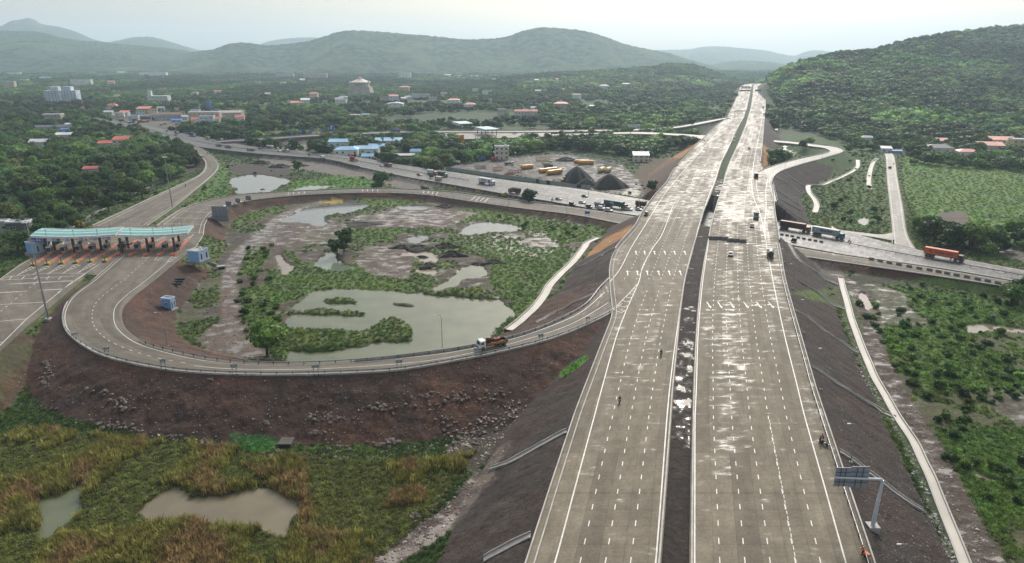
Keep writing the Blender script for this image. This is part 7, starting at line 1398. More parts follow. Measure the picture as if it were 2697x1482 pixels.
# ------- trees: the biggest in the picture stand as single things, the rest make up the woods
cand = []
def wood(y0, y1, s0, grow, hlo, hhi, keep):
    x, y = jitter(y0, y1, s0, grow); px, py = proj(x, y, gzn(x, y))
    ok = (px > -120) & (px < 2820) & roadfree(x, y, 4.5) & exclfree(x, y, 1.5) & ~pxin(x, y, NOTREE) & (rng.uniform(size=len(x)) < keep)
    n = fbm(x*.012, y*.008, 301, 3); ok &= ~(pxin(x, y, CLEAR)) & ((n < .66) | (rng.uniform(size=len(x)) < .4))
    x, y = x[ok], y[ok]; return x, y, rng.uniform(hlo, hhi, len(x))
xa, ya, ha = wood(300, 640, 7.6, False, 4.8, 12.5, .86)
xb, yb, hb_ = wood(640, 1500, 8.8, True, 5.5, 12.0, .92)
hx, hy = jitter(620, 2150, 7.5, False, .9); hp, hq = proj(hx, hy, gzn(hx, hy)); ok = (hills(hx, hy) > 3) & (hp > 1300) & (hp < 2800) & roadfree(hx, hy, 6) & exclfree(hx, hy, 1.5) & ~pxin(hx, hy, NOTREE); xc, yc = hx[ok], hy[ok]; hc = 4.5+9*rng.uniform(0, 1, len(xc))**2
xb = np.concatenate([xb, xc]); yb = np.concatenate([yb, yc]); hb_ = np.concatenate([hb_, hc])
LONE = [(704,938,12,3),(908,662,11,2),(890,672,7,1),(1030,465+8,5,4),(786,455,10,2),(1138,468+2,3.6,5),(386,700+18,2.2,1)][:6]
BIG = [(1260,345,6.5,2),(1660,360,7,1),(1820,345,8,1),(1410,315,8,3),(1455,325,8,1),(2130,385,9,3),(2115,390,8,5),(1060,355,5,0),(1090,342,6,1),(1590,360,8,3),(1480,372,9,3),(1530,378,9,1),(1400,385,9,3),(1350,395,8,5),(1700,385,9,1),(1740,395,8,3),(1640,395,7,2),(1310,380,8,0),(1265,395,8,3),(1220,400,9,1),(1180,392,8,3),(1170,415,7,0),(1120,405,6,2),(1600,400,7,5),(1560,395,8,3),(1440,392,8,0),
       (2690,790,9,3),(2660,800,7,1),(2600,690-20,6,5),(2470,640,5,0),(2490,655,5,1),(2440,615,5,3),(2540,640,5,1),(2620,650,5,3),(2670,640,5,0),(2300,560,4,5),(2240,570,4,4),(2195,560-10,4,1),(2310,585,4,0),(750,362,5,0),(770,360,5,4)]
lx = []; ly = []; lh = []; lk = []; lsp = []
for px, py, h, k in LONE+BIG: g = G(px, py); lx.append(g.x); ly.append(g.y); lh.append(h); lk.append(k)
X = np.concatenate([lx, xa, xb]); Y = np.concatenate([ly, ya, yb]); Hh = np.concatenate([lh, ha, hb_]); K = np.concatenate([lk, rng.integers(0, 6, len(xa)+len(xb))]).astype(int)
size = Hh/Y; size[:len(lx)] += 10; order = np.argsort(-size); single = order[:300]; rest = order[300:]
def near(px, py, L): return min(L, key=lambda q: (q[0]-px)**2+(2*(q[1]-py))**2)[2]
def tone(c): return 'dark green' if c[1] < .095 else 'olive green' if c[0] > .8*c[1] else 'bright green' if c[1] > .17 else 'mid green'
TL = [(240,450,'near the hut with the bright red roof'), (300,380,'near the two red roofed houses'), (110,385,'near the white walled shed'), (40,600,'near the old flat roofed shed'), (200,600,'near the ruined wall'), (350,530,'along the broken boundary wall'), (480,440,'by the bend of the exit road'), (100,480,'deep in the left wood'), (400,430,'in the wood facing the exit road'), (130,540,'in the near part of the left wood'),
 (930,390,'near the blue roofed sheds'), (1320,400,'around the cream building'), (1550,385,'behind the yard'), (1680,400,'near the yard hut'), (1230,395,'behind the left end of the yard'), (1100,410,'by the dark open shelter'), (1400,340,'beside the far toll plaza'), (1750,360,'by the far ramps'), (620,350,'by the far ramp and old highway junction'),
 (2320,390,'at the top of the side road'), (2480,390,'among the right hand village houses'), (2620,400,'by the house with the long salmon roof'), (2500,440,'below the right hand village'), (2120,385,'inside the right ramp bend'), (2450,640,'near the orange container truck'), (2640,655,'beyond the orange container truck'), (2660,790,'below the service road at the right edge'), (2240,560,'left of the pale side road')]
BL_ = [(2470,930,'below the brown pond'), (2600,950,'in the thick of the right hand scrub'), (2330,1000,'beside the right hand track'), (2620,840,'around the brown pond'), (2500,1100,'lower in the right hand scrub'), (2200,760,'beside the top of the long drain'), (2400,800,'right of the puddled track'), (2680,770,'below the service road'), (2560,1200,'by the pale creek'), (2260,1280,'behind the sign gantry'), (2600,1400,'at the lower right of the scrub'), (2230,540,'in the field left of the side road'), (2430,520,'in the field edge right of the side road'), (2600,570,'in the far right field'),
 (690,780,'left of the large pond'), (860,895,'on the spit in the large pond'), (900,650,'by the forked tree in the basin'), (1250,770,'on the bank right of the large pond'), (1300,560,'at the back of the bright basin grass'), (1480,660,'by the drain at the right of the basin'), (1000,530,'along the back of the basin'), (665,690,'beside the basin track'), (1020,860,'on the tip of the pond spit'), (1140,720,'by the middle pools of the basin'), (60,1190,'at the left edge of the marsh'), (480,1130,'at the foot of the brown slope'), (1000,1160,'among the rubble below the brown slope'), (1160,1270,'at the right end of the marsh'), (220,1090,'on the lower left of the brown slope'), (90,900,'on the left bank of the plaza'), (540,470,'between the exit road and the pond'), (450,560,'between the exit road and the back ramp'), (900,475,'on the verge of the back ramp'), (1200,505,'on the verge between the roads'), (30,650,'left of the toll plaza'), (650,430,'below the old highway wall'), (1680,510,'by the bridge')]
def tree_label(px, py, y, c, h):
    w = near(px, py, TL); lab = '%s %s tree %s' % ('tall' if h > 9.5 else 'low' if h < 6.5 else 'leafy', tone(c), w)
    if py < 320: lab = '%s tree on the plain or slope beyond the far roads' % tone(c)
    return lab, 'trees '+w
LONE_LAB = ['bright green broad tree standing alone at the pond edge by the curved ramp', 'tall forked tree in the middle of the muddy basin', 'dark bushy tree leaning against the forked tree in the basin', 'small spreading tree beside the back ramp', 'spreading tree below the retaining wall of the old highway', 'low round tree between the back ramp and the old highway']
TZ = gzn(X, Y)
def seen_over(x, y, z):

    lim = np.full(len(x), 99.)
    for bx_, by_, w_, h_, bz_ in VIEW:
        dy = by_-y; m = (dy > -2) & (dy < 110) & (np.abs(x-bx_*y/by_) < w_*.52+1.5); lim[m] = np.minimum(lim[m], np.maximum(bz_+(CAMZ-bz_)*dy[m]/by_+.30*h_-z[m], 1.0))
    return lim
Hh[len(lx):] = np.minimum(Hh, seen_over(X, Y, TZ))[len(lx):]
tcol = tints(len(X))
tone_n = fbm(X*.02, Y*.012, 311, 3); tcol *= (.6+1.0*sstep(.35, .7, tone_n))[:, None]; hl_ = hills(X, Y) > 4; tcol *= np.where(hl_, .85+.95*sstep(.36, .64, fbm(X*.006, Y*.005, 381, 3)), 1.0)[:, None]  # random tone patches; hill trees also tinted lighter, sunlight put into leaf colour
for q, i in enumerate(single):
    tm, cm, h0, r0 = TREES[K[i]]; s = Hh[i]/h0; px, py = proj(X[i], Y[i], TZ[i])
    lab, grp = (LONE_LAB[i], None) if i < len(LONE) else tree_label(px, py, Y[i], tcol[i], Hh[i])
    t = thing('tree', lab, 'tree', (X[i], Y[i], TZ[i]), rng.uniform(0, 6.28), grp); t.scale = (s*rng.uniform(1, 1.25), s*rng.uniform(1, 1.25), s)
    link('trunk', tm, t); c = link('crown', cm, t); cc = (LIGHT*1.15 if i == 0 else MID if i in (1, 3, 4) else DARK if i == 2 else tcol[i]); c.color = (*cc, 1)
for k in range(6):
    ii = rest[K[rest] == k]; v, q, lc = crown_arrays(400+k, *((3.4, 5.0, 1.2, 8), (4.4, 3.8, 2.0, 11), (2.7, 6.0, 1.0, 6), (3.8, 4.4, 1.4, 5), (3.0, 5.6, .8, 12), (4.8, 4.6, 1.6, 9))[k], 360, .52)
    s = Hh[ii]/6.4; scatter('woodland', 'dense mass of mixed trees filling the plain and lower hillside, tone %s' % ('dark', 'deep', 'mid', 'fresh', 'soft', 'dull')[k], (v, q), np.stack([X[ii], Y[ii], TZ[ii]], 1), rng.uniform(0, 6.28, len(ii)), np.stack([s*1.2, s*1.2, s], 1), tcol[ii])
xf, yf = jitter(1450, 4300, 14, True, .92); px, py = proj(xf, yf, gzn(xf, yf)); nf = fbm(xf*.004, yf*.003, 321, 3)
ok = (px > -200) & (px < 2900) & exclfree(xf, yf, 6) & roadfree(xf, yf, 16) & ((nf < .68) | (rng.uniform(size=len(xf)) < .5)); xf, yf = xf[ok], yf[ok]
tone_n = fbm(xf*.006, yf*.003, 331, 3); tf = tints(len(xf))*(.6+1.0*sstep(.35, .7, tone_n))[:, None]; kf = rng.integers(0, 3, len(xf))  # broad random tone patches over the far woods
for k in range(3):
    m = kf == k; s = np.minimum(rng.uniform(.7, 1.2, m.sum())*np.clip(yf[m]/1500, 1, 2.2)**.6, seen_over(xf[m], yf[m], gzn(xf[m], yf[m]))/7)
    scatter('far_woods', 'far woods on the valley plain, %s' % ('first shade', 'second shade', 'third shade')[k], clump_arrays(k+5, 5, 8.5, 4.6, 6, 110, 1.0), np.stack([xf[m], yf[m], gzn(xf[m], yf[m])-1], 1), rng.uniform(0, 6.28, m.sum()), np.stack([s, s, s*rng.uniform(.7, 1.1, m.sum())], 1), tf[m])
# ------- palms
PALM_AT = [(160,640),(228,635),(240,632),(200,600),(165,575),(180,580),(90,395),(58,400),(145,345),(70,350),(25,560),(40,545),(10,600),(130,560),(110,590),(285,410),(1010,385),(1022,392),(1033,380),(1045,390),(1060,385),(1000,395),(1095,395),(1235,400),(1355,378),(1345,385),(2345,372),(2362,375),(2420,368),(2436,372),(2650,430),(2665,440),(2640,425),(757,352),(805,347),(822,348),(835,346),(120,610),(60,610),(215,560),(2680,420),(1250,385),(1215,372),(1090,385)]
PLAB = lambda px: ('coconut palm in the wood left of the exit road', 'palms left of the exit road') if px < 540 else ('coconut palm beside the blue roofed sheds and the far ramp', 'palms by the blue roofed sheds') if px < 1500 else ('coconut palm among the houses right of the side road', 'palms by the right hand village')
for q, (px, py) in enumerate(PALM_AT):
    g = G(px, py); tm, fm, h0 = PALMS[q % 3]; lab, grp = PLAB(px)
    t = thing('palm_tree', lab, 'palm', g, rng.uniform(0, 6.28), grp); s = rng.uniform(.85, 1.2); t.scale = (s, s, s); link('trunk', tm, t); c = link('frond_crown', fm, t)
    c.color = (*( (.16, .15, .03) if (px, py) in ((228,635),(240,632),(160,640)) else (.045, .075, .022)), 1)
# ------- bushes: hand placed clumps first, then scrub
BUSH_AT = [(2330,1000,2.4),(2480,925,3.4),(2465,960,4.2),(2520,1000,4.6),(2580,930,5.0),(2610,960,4.4),(2560,985,4.4),(2500,1025,2.6),(2540,1035,2.6),(2610,1050,3.2),(2450,1040,2.4),(2485,905,2.6),(2400,880,2.2),(2470,870,2.0),(2535,900,2.5),(2650,905,2.4),(2660,840,2.4),(2620,835,2.6),(2560,870,2.8),(2640,950,2.2),(2510,1120,3.6),(2560,1100,2.2),(2480,1090,2.0),(2440,1010,1.8),(2345,840,1.8),(2320,860,1.6),(2215,780,1.4),(2180,700,1.8),(2550,1180,1.8),(2600,1110,2.0),(2390,800,1.8),(2680,760,3.0),(2690,1000,2.6),(2660,980,2.4),(2575,1160,1.6),(2690,930,2.2),(2500,880,1.8),(2430,870,1.8),(2640,885,2.4),(2590,1010,2.2),(2600,850,2.0),(2680,820,3.0),
 (690,770,3.4),(720,760,2.8),(700,745,2.6),(670,815,2.2),(660,850,2.0),(735,830,2.4),(760,850,1.8),(690,860,2.6),(720,880,2.2),(658,870,1.4),(670,700,2.6),(655,690,2.0),(680,690,1.8),(915,640,2.4),(880,665,2.6),(900,640,2.6),(1010,858,1.4),(1035,850,1.6),(800,890,1.6),(830,895,1.6),(870,888,1.6),(920,895,1.2),(780,885,1.8),(760,905,1.6),(960,880,1.4),(1245,775,3.0),(1265,765,2.6),(1225,775,2.2),(1285,775,2.2),(1205,575,2.4),(1195,585,2.0),(1230,560,1.8),(1270,550,1.6),(1320,560,1.6),(1380,570,1.6),(1450,610,1.6),(1480,620,1.8),(1260,545,1.4),(1510,600,1.4),(1480,660,2.4),(1465,670,2.0),(1500,655,1.6),(793,725,2.4),(1010,525,1.5),(990,530,1.4),(1060,522,1.2),(880,710,1.4),(1160,725,2.4),(1130,722,1.8),(700,655,1.4),
 (225,1088,1.5),(475,1125,1.2),(475,1138,1.0),(1070,1155,1.3),(915,1160,.9),(20,1105,1.3),(120,1145,1.2),(60,1210,4.0),(25,1180,3.0),(85,1215,2.6),(95,900,1.2),(1180,1230,1.8),(1160,1310,1.8),(1155,1290,1.2),(20,1300,1.0),(150,1165,1.2),(400,1130,.8),(2225,1260,1.0),(2260,1300,1.6),(2280,1310,1.4),(2240,1230,1.4),(2460,1310,1.4),(2450,1280,1.2),(2215,775,1.6),(2170,730,2.0),(2170,755,1.6),(2195,730,1.6),(650,485,1.2),(520,530,1.4),(2330,1380,1.2),(1130,1480,1.5),(2470,1340,1.3),(2180,850,1.0),(2190,870,1.0),(2225,1010,1.1),
 (2240,545,2.4),(2215,540,2.2),(2195,535,2.0),(2180,500,1.8),(2200,490,1.8),(2330,590,2.4),(2440,575,2.6),(2530,580,2.6),(2470,545,2.2),(2590,560,2.4),(2660,570,2.8),(2670,555,2.4),(2565,490,2.0),(2420,500,2.4),(2440,520,2.6),(2400,540,2.2),(2420,560,2.2),(2460,600,2.4),(2630,610,3.0),(2590,600,2.8),(2690,590,2.8),(2450,470,2.8),(2460,455,3.0),(2410,440,2.6),(2400,460,2.2),(2430,430,2.4),(2390,430,2.4),(2520,545,1.8),(2550,540,2.2),(2480,520,2.0)]
bx = []; by = []; bs = []; bl = []
def bush_label(px, py, c, r_):
    w = near(px, py, BL_); return '%s %s bush %s' % ('large' if r_ > 2.3 else 'small' if r_ < 1.5 else 'rounded', tone(c), w), 'bushes '+w
sx, sy = jitter(115, 700, 3.0, True); px, py = proj(sx, sy, gzn(sx, sy)); BZ = [[(2030,345),(2320,375),(2320,440),(2200,430),(2130,410),(2060,375)], [(2020,240),(2060,330),(2040,350),(2018,300)], [(1750,345),(1890,330),(1830,352),(1780,365)], [(1040,300),(1310,295),(1320,330),(1040,335)], [(560,400),(700,410),(830,445),(760,470),(600,450)], [(2240,760),(2697,700),(2800,760),(2800,1100),(2600,1060),(2500,1180),(2420,1060),(2330,930)], [(2440,1180),(2800,1230),(2800,1560),(2640,1560)], [(2180,430),(2330,430),(2345,600),(2200,590)], [(0,540),(250,610),(30,690),(-60,720)], [(560,440),(600,470),(520,560),(440,590),(520,510)], [(640,660),(720,640),(740,830),(760,930),(660,880),(620,820)], [(760,505),(1000,470),(1180,500),(1400,530),(1400,520),(1100,480),(900,460),(760,480)], [(1190,555),(1580,600),(1480,650),(1280,575)], [(1690,560),(1640,500),(1690,470),(1730,480)], [(0,880),(0,700),(-100,700)], [(200,590),(330,530),(430,490),(440,500),(330,560)]]
ok = pxin(sx, sy, BZ) & roadfree(sx, sy, 2.5) & pondfree(sx, sy) & (fbm(sx*.05, sy*.05, 341, 3) < .58) & (px > -60) & (px < 2760); sx, sy = sx[ok], sy[ok]
bx = np.concatenate([bx, sx]); by = np.concatenate([by, sy]); bs = np.concatenate([bs, rng.uniform(.7, 1.9, len(sx))]); bz = gzn(bx, by); bk = rng.integers(0, 4, len(bx))
nb_ = len(BUSH_AT); size = bs/by; size[:nb_] += 10; order = np.argsort(-size); single = order[:300]; rest = order[300:]; bc = tints(len(bx), (.3, .4, .25, .05))
bc *= (.8+.6*sstep(.4, .65, fbm(bx*.04, by*.03, 351, 3)))[:, None]
for i in single:
    me, h0, r0 = BUSHES[bk[i]]; px, py = proj(bx[i], by[i], bz[i]); lab, grp = bush_label(px, py, bc[i], bs[i])
    o = link('bush', me, None, (bx[i], by[i], bz[i])); s = bs[i]/r0; o.scale = (s, s, s*rng.uniform(.8, 1.15)); o.rotation_euler = (0, 0, rng.uniform(0, 6.28)); o.color = (*bc[i], 1); tag(o, lab, 'bush', grp)
for k in range(2):
    ii = rest[bk[rest] % 2 == k]; v, q, _ = crown_arrays(500+k, 1.7, 1.9, -.1, 6, 220, .3); s = bs[ii]/1.7
    scatter('scrub', 'low tangled scrub spreading over the green ground, %s patches' % ('darker', 'lighter')[k], (v, q), np.stack([bx[ii], by[ii], bz[ii]], 1), rng.uniform(0, 6.28, len(ii)), np.stack([s, s, s*.8], 1), bc[ii])
# ------- grass and reeds: wherever the ground itself is green
gx, gy = jitter(88, 640, .62, True, 1.0); px, py = proj(gx, gy, gzn(gx, gy)); ok = (px > -80) & (px < 2780) & (py < 1540); gx, gy, px, py = gx[ok], gy[ok], px[ok], py[ok]
fy = np.interp(np.log(gy), _la, np.arange(len(rowd))); fu = (gx/gy+1.18)/2.36*(NU-1); ci = C[np.clip(np.rint(fy).astype(int), 0, len(rowd)-1), np.clip(np.rint(fu).astype(int), 0, NU-1)]
green = ci[:, 1] > ci[:, 0]*1.12; isf = inpoly(px, py, FG); dry = (ci[:, 0] > ci[:, 1]*1.15) & (ci[:, 0] > .085) & isf
ok = (green | dry | isf) & roadfree(gx, gy, .8) & pondfree(gx, gy) & exclfree(gx, gy) & (((soiln(gx, gy) != 0) & (soiln(gx, gy) != 1)) | (ci[:, 1] > .12)); gx, gy, ci, isf, dry, green = gx[ok], gy[ok], ci[ok], isf[ok], dry[ok], green[ok]; gzz = gzn(gx, gy)
n = len(gx); mar = isf & (fbm(gx*.06, gy*.05, 361, 3) > .36); hue = fbm(gx*.09, gy*.07, 371, 4)
def _t(ci, k): return ci*k[:, None]
reed = mar & ((hue > .50) | dry); gr = ~reed
tr = np.where((dry[reed] & (rng.uniform(size=reed.sum()) < .75))[:, None] | (hue[reed] > .69)[:, None], np.array([.30, .215, .10]), np.array([.25, .24, .07]))*rng.uniform(.6, 1.35, (reed.sum(), 1))
s = rng.uniform(.7, 1.35, reed.sum()); scatter('reeds', 'tall olive and rusty reeds of the near marsh', blades(1, 34, 1.5, .55, .035, .5), np.stack([gx[reed], gy[reed], gzz[reed]], 1), rng.uniform(0, 6.28, reed.sum()), np.stack([s*1.25, s*1.25, s], 1), tr)
sg = rng.uniform(.7, 1.4, gr.sum())*(gy[gr]/130)**.35; tg = ci[gr]*np.array([1.6, 1.75, 1.3])*rng.uniform(.75, 1.45, (gr.sum(), 1)); tg = np.where((~green[gr])[:, None], np.array([.165, .19, .05])*rng.uniform(.7, 1.3, (gr.sum(), 1)), tg)
half = rng.uniform(size=gr.sum()) < .72
scatter('grass', 'rough green grass tufts over the wet ground', blades(2, 30, .62, .6, .05, .9), np.stack([gx[gr], gy[gr], gzz[gr]], 1)[half], rng.uniform(0, 6.28, half.sum()), np.stack([sg, sg, sg*.9], 1)[half], tg[half])
v, q, _ = crown_arrays(600, .62, .6, -.05, 5, 60, .17, False)
scatter('ground_cover', 'leafy ground cover and creepers over the wet ground', (v, q), np.stack([gx[gr], gy[gr], gzz[gr]], 1)[~half], rng.uniform(0, 6.28, (~half).sum()), np.stack([sg, sg, sg*.5], 1)[~half], tg[~half])
print('plants', len(X), len(xf), len(bx), n)
# ------------------------------------------------------------------ lamps, signs and other small things
def lamp(label, bx, by, ty, z=None, arm=1.8, side=-1, group='street lamps', gp=None):
    p = P(bx, by, z) if z is not None else G(bx, by); h = min(up_to(p, ty), 14); t = thing('street_lamp', label, 'street lamp', p, 0, group); m = MB(); m.cyl((0, 0, -.4), (0, 0, h*.9), .11, .07, 8); m.build('pole', STEEL, t)
    m = MB(); m.tube([(0, 0, h*.9), (side*.25, 0, h*.97), (side*arm*.6, -.1, h), (side*arm, -.15, h)], .05); m.build('arm', STEEL, t); m = MB(); m.box(side*arm-.35, side*arm+.35, -.28, -.02, h-.06, h+.06, .05, .03); m.build('lamp_head', TRIM, t); m = MB(); m.box(-.28, .28, -.28, .28, -.3, .25); m.build('footing', SLAB, t); return t
lamp('slim street lamp on the brown soil inside the left bend of the ramp', 441.5, 911, 822); lamp('street lamp on the pond side of the ramp beside the bright tree', 744.4, 949, 857); lamp('street lamp standing before the pond near the middle of the ramp', 1165, 917, 828); lamp('street lamp on the left slope above the drain, lowest of three', 1467.7, 838, 761); lamp('street lamp on the left slope, middle of three', 1569, 749, 671, side=1); lamp('street lamp on the left slope, highest of three', 1617, 676, 636)
for k, (bx, by, ty) in enumerate(((2067.6,690,655),(2087,760,694),(2117,876,788),(2162,1026,916),(2240,1218,1114),(2380,1500,1431))): lamp('street lamp on the stony right hand slope, %s' % ('farthest up beside the old highway', 'second from the top', 'third from the top', 'beside the middle chute', 'just above the sign gantry', 'at the bottom of the picture')[k], bx, by, ty, None, 1.7, -1, 'street lamps on the right hand slope')
for k, (bx, by, ty) in enumerate(((849.5,502,464),(1029,498,464),(1193,512,492),(1340.5,537,497),(1492.5,564,511))): lamp('tall lamp beside the back ramp, %s' % ('leftmost', 'second from the left', 'by the green verge', 'right of the maroon tipper', 'nearest the bridge')[k], bx, by, ty, 3.1, 1.6, 1, 'lamps beside the back ramp')
for k, (bx, by, ty) in enumerate(((1550,511,473),(1683,551,514),(1442,356,300),(1010,352,300),(2067,446,430),(2166,415,400),(2222,398,352),(517,352,328),(453,346,325))): lamp('thin lamp pole %s' % ('before the coal heap on the old highway', 'at the left edge of the bridge', 'by the far toll plaza at the right', 'on the far ramp above the blue sheds', 'on the right hand ramp near its start', 'on the right hand ramp half way round', 'behind the bend of the right hand ramp', 'above the blue trailer on the old highway', 'above the white van on the old highway')[k], bx, by, ty, (3.0, 3.0, 6, 6, 10.6, 9.6, 3, 3, 3)[k], 1.4, 1, 'far lamp poles')
def mast(label, bx, by, ty, z):
    p = P(bx, by, z) if z is not None else G(bx, by); h = up_to(p, ty); t = thing('high_mast_light', label, 'light mast', p); m = MB(); m.cyl((0, 0, -.5), (0, 0, h), .32, .12, 12); m.build('mast', STEEL, t); m = MB(); m.cyl((0, 0, h-.5), (0, 0, h-.35), .9, n=14); m.build('ring', STEEL, t)
    for k in range(6): a = k*math.pi/3; m = MB(); m.box(math.cos(a)*1.0-.3, math.cos(a)*1.0+.3, math.sin(a)*1.0-.2, math.sin(a)*1.0+.2, h-.6, h-.25); m.build('floodlight', TRIM, t)
    m = MB(); m.box(-.9, .9, -.9, .9, -.8, .15); m.box(-.9, -.3, -1.6, -1.1, 0, 1.0); m.build('footing', FRESH, t)
mast('tall tapering light mast at the near left of the toll plaza', 127, 839, 581, 5.6); mast('tall light mast between the exit road and the back ramp', 455, 552, 411, 4.6)
for k, (x, y, ty) in enumerate(((1301,428,400),(1338,420,391),(1357,432,402))): p = G(x, y); h = up_to(p, ty); t = thing('globe_lamp', 'white globe lamp by the cream building, %s' % ('at its left', 'at its right corner', 'out in the yard')[k], 'lamp', p, 0, 'globe lamps by the cream building'); m = MB(); m.cyl((0, 0, 0), (0, 0, h), .09, n=6); m.build('pole', DKSTEEL, t); m = MB(); m.ball((0, 0, h), .75, 10, 6); m.build('globe', TRIM, t, smooth=True)
SGREY = mat('sign_back_grey', (.24, .265, .30), .5, .2, .08, 1, .15); POLE = mat('pale_pole_paint', (.50, .54, .57), .4, .2, .06, 1, .15)
p = G(2297, 1392); p.z = max(p.z, gz(p.x, p.y)); hh = up_to(p, 1262); s = mpp(p); t = thing('sign_gantry', 'pale cantilever sign gantry with two grey panel backs at the right rail', 'sign gantry', p); m = MB(); m.box(-.95, .95, -.9, .9, -1.6, .75, .06, .06); m.build('footing', FRESH, t)
m = MB(); m.cyl((0, 0, .7), (.1, 0, hh*.60), .34, .30, 14); m.cyl((.1, 0, hh*.60), (.2, 0, hh-.6), .27, .24, 14); m.tube([(.2, 0, hh-.6), (.1, 0, hh-.2), (-.25, 0, hh)], .24, 12); m.cyl((-.25, 0, hh), (-7.6, 0, hh+.35), .22, .16, 12); m.build('post', POLE, t)
for x0, x1, z0, z1 in ((-7.45, -5.05, -1.75, 1.75), (-5.0, -2.1, -1.95, 1.95)):
    m = MB(); m.box(x0, x1, .26, .34, hh+.25+z0, hh+.25+z1); pn = m.build('panel', SGREY, t); m = MB()
    for k in range(1, 3): x = x0+(x1-x0)*k/3; m.box(x-.04, x+.04, .18, .257, hh+.25+z0, hh+.25+z1)
    for k in range(1, 4): z = hh+.25+z0+(z1-z0)*k/4; m.box(x0, x1, .14, .178, z-.04, z+.04)
    m.build('rib', DKSTEEL, pn)
def backsign(label, x0, x1, y0, y1, yb, z, cat='road sign', front=None):
    p = P((x0+x1)/2, yb, z) if z is not None else G((x0+x1)/2, yb); s = mpp(p); w = (x1-x0)*s; za, zb = up_to(p, y1), up_to(p, y0); t = thing('road_sign', label, cat, p); m = MB(); m.box(-w/2, w/2, 0, .1, za, zb); m.build('panel', front or SGREY, t)
    if not front:
        m = MB()
        for k in range(1, 4): x = -w/2+w*k/4; m.box(x-.04, x+.04, -.07, -.003, za, zb)
        for k in range(1, 3): z_ = za+(zb-za)*k/3; m.box(-w/2, w/2, -.12, -.073, z_-.04, z_+.04)
        m.build('rib', DKSTEEL, t)
    for k in ((-.38, 0, .38) if w > 4 else (-.3, .3)): m = MB(); m.cyl((w*k, .16, -.5), (w*k, .16, zb-.1), .11, n=8); m.build('post', POLE, t)
    return t
backsign('large grey backed sign on three posts above the muddy bank by the plaza', 562, 604, 543, 583, 588, None); backsign('small grey backed sign right above the large one, nearest of three', 596, 611, 530, 543, 548, 5.1); backsign('small grey backed sign beside the back ramp, middle of three', 621, 634, 522, 534, 539, 4.9); backsign('small grey backed sign beside the back ramp, farthest of three', 648, 662, 515, 527, 531, 4.7)
for k, (x, y0, y1, yb) in enumerate(((769.5,345,353,361),(792.5,341,351,358),(818,340,349,356),(848.5,339,347,354),(874.5,328,345,352))): w = 3 if k < 4 else 5.5; t = backsign('blue road sign beside the far ramp, %s' % ('leftmost of five', 'second from the left', 'middle of five', 'fourth from the left', 'tall one at the right')[k], x-w, x+w, y0, y1, yb, 6.0, front=BLUE); p_ = t.location; s = depth_at(Vector(p_))/F; m = MB(); za = up_to(Vector(p_), y1); zb = up_to(Vector(p_), y0); m.box(-w*s*.4, w*s*.1, -.03, -.004, za+(zb-za)*.35, za+(zb-za)*.6); m.box(-w*s*.5, w*s*.6, -.03, -.004, za+(zb-za)*.72, za+(zb-za)*.82); m.build('symbol', WSIGN, t)
backsign('blue board with three pale blobs spanning the far highway', 1951, 1978, 229, 233, 237, HZ, front=WSIGN); t = backsign('blue sign lying low by the back ramp near the bridge', 1540, 1553, 556, 563, 569, 3.1, front=BLUE)
for lab, a, b_, y in (('yellow gantry beam across the far left carriageway', 1947, 1977, 242), ('dark gantry beam across the far right carriageway', 1988, 2012, 242), ('dark height bar across the left carriageway', 1934, 1962, 302)):
    p, q = P(a, y+2, HZ), P(b_, y+2, HZ); h = 6.5; t = thing('gantry', lab, 'gantry', p, math.atan2(q.y-p.y, q.x-p.x)); L_ = (q-p).length; m = MB(); m.box(0, L_, -.4, .4, h-(3.5 if 'height' not in lab else 1), h); m.build('beam', pm((.50, .33, .06), .5) if 'yellow' in lab else pm((.16, .13, .10), .5), t)
    for x in (0, L_): m = MB(); m.cyl((x, 0, -.2), (x, 0, h), .22, n=8); m.build('post', DKSTEEL, t)
p = P(1976, 238, HZ)
t = thing('route_board', 'three small blue boards on the far left carriageway', 'road sign', P(1952, 236, HZ)); s = mpp(t.location)
for k in range(3): m = MB(); m.box(k*8*s, k*8*s+7*s, 0, .3, 4.5, 8); m.build('panel', BLUE, t); m = MB(); m.cyl((k*8*s+3.5*s, .15, 0), (k*8*s+3.5*s, .15, 4.5), .15, n=6); m.build('post', DKSTEEL, t)
BW = [CHAS, TRIM]
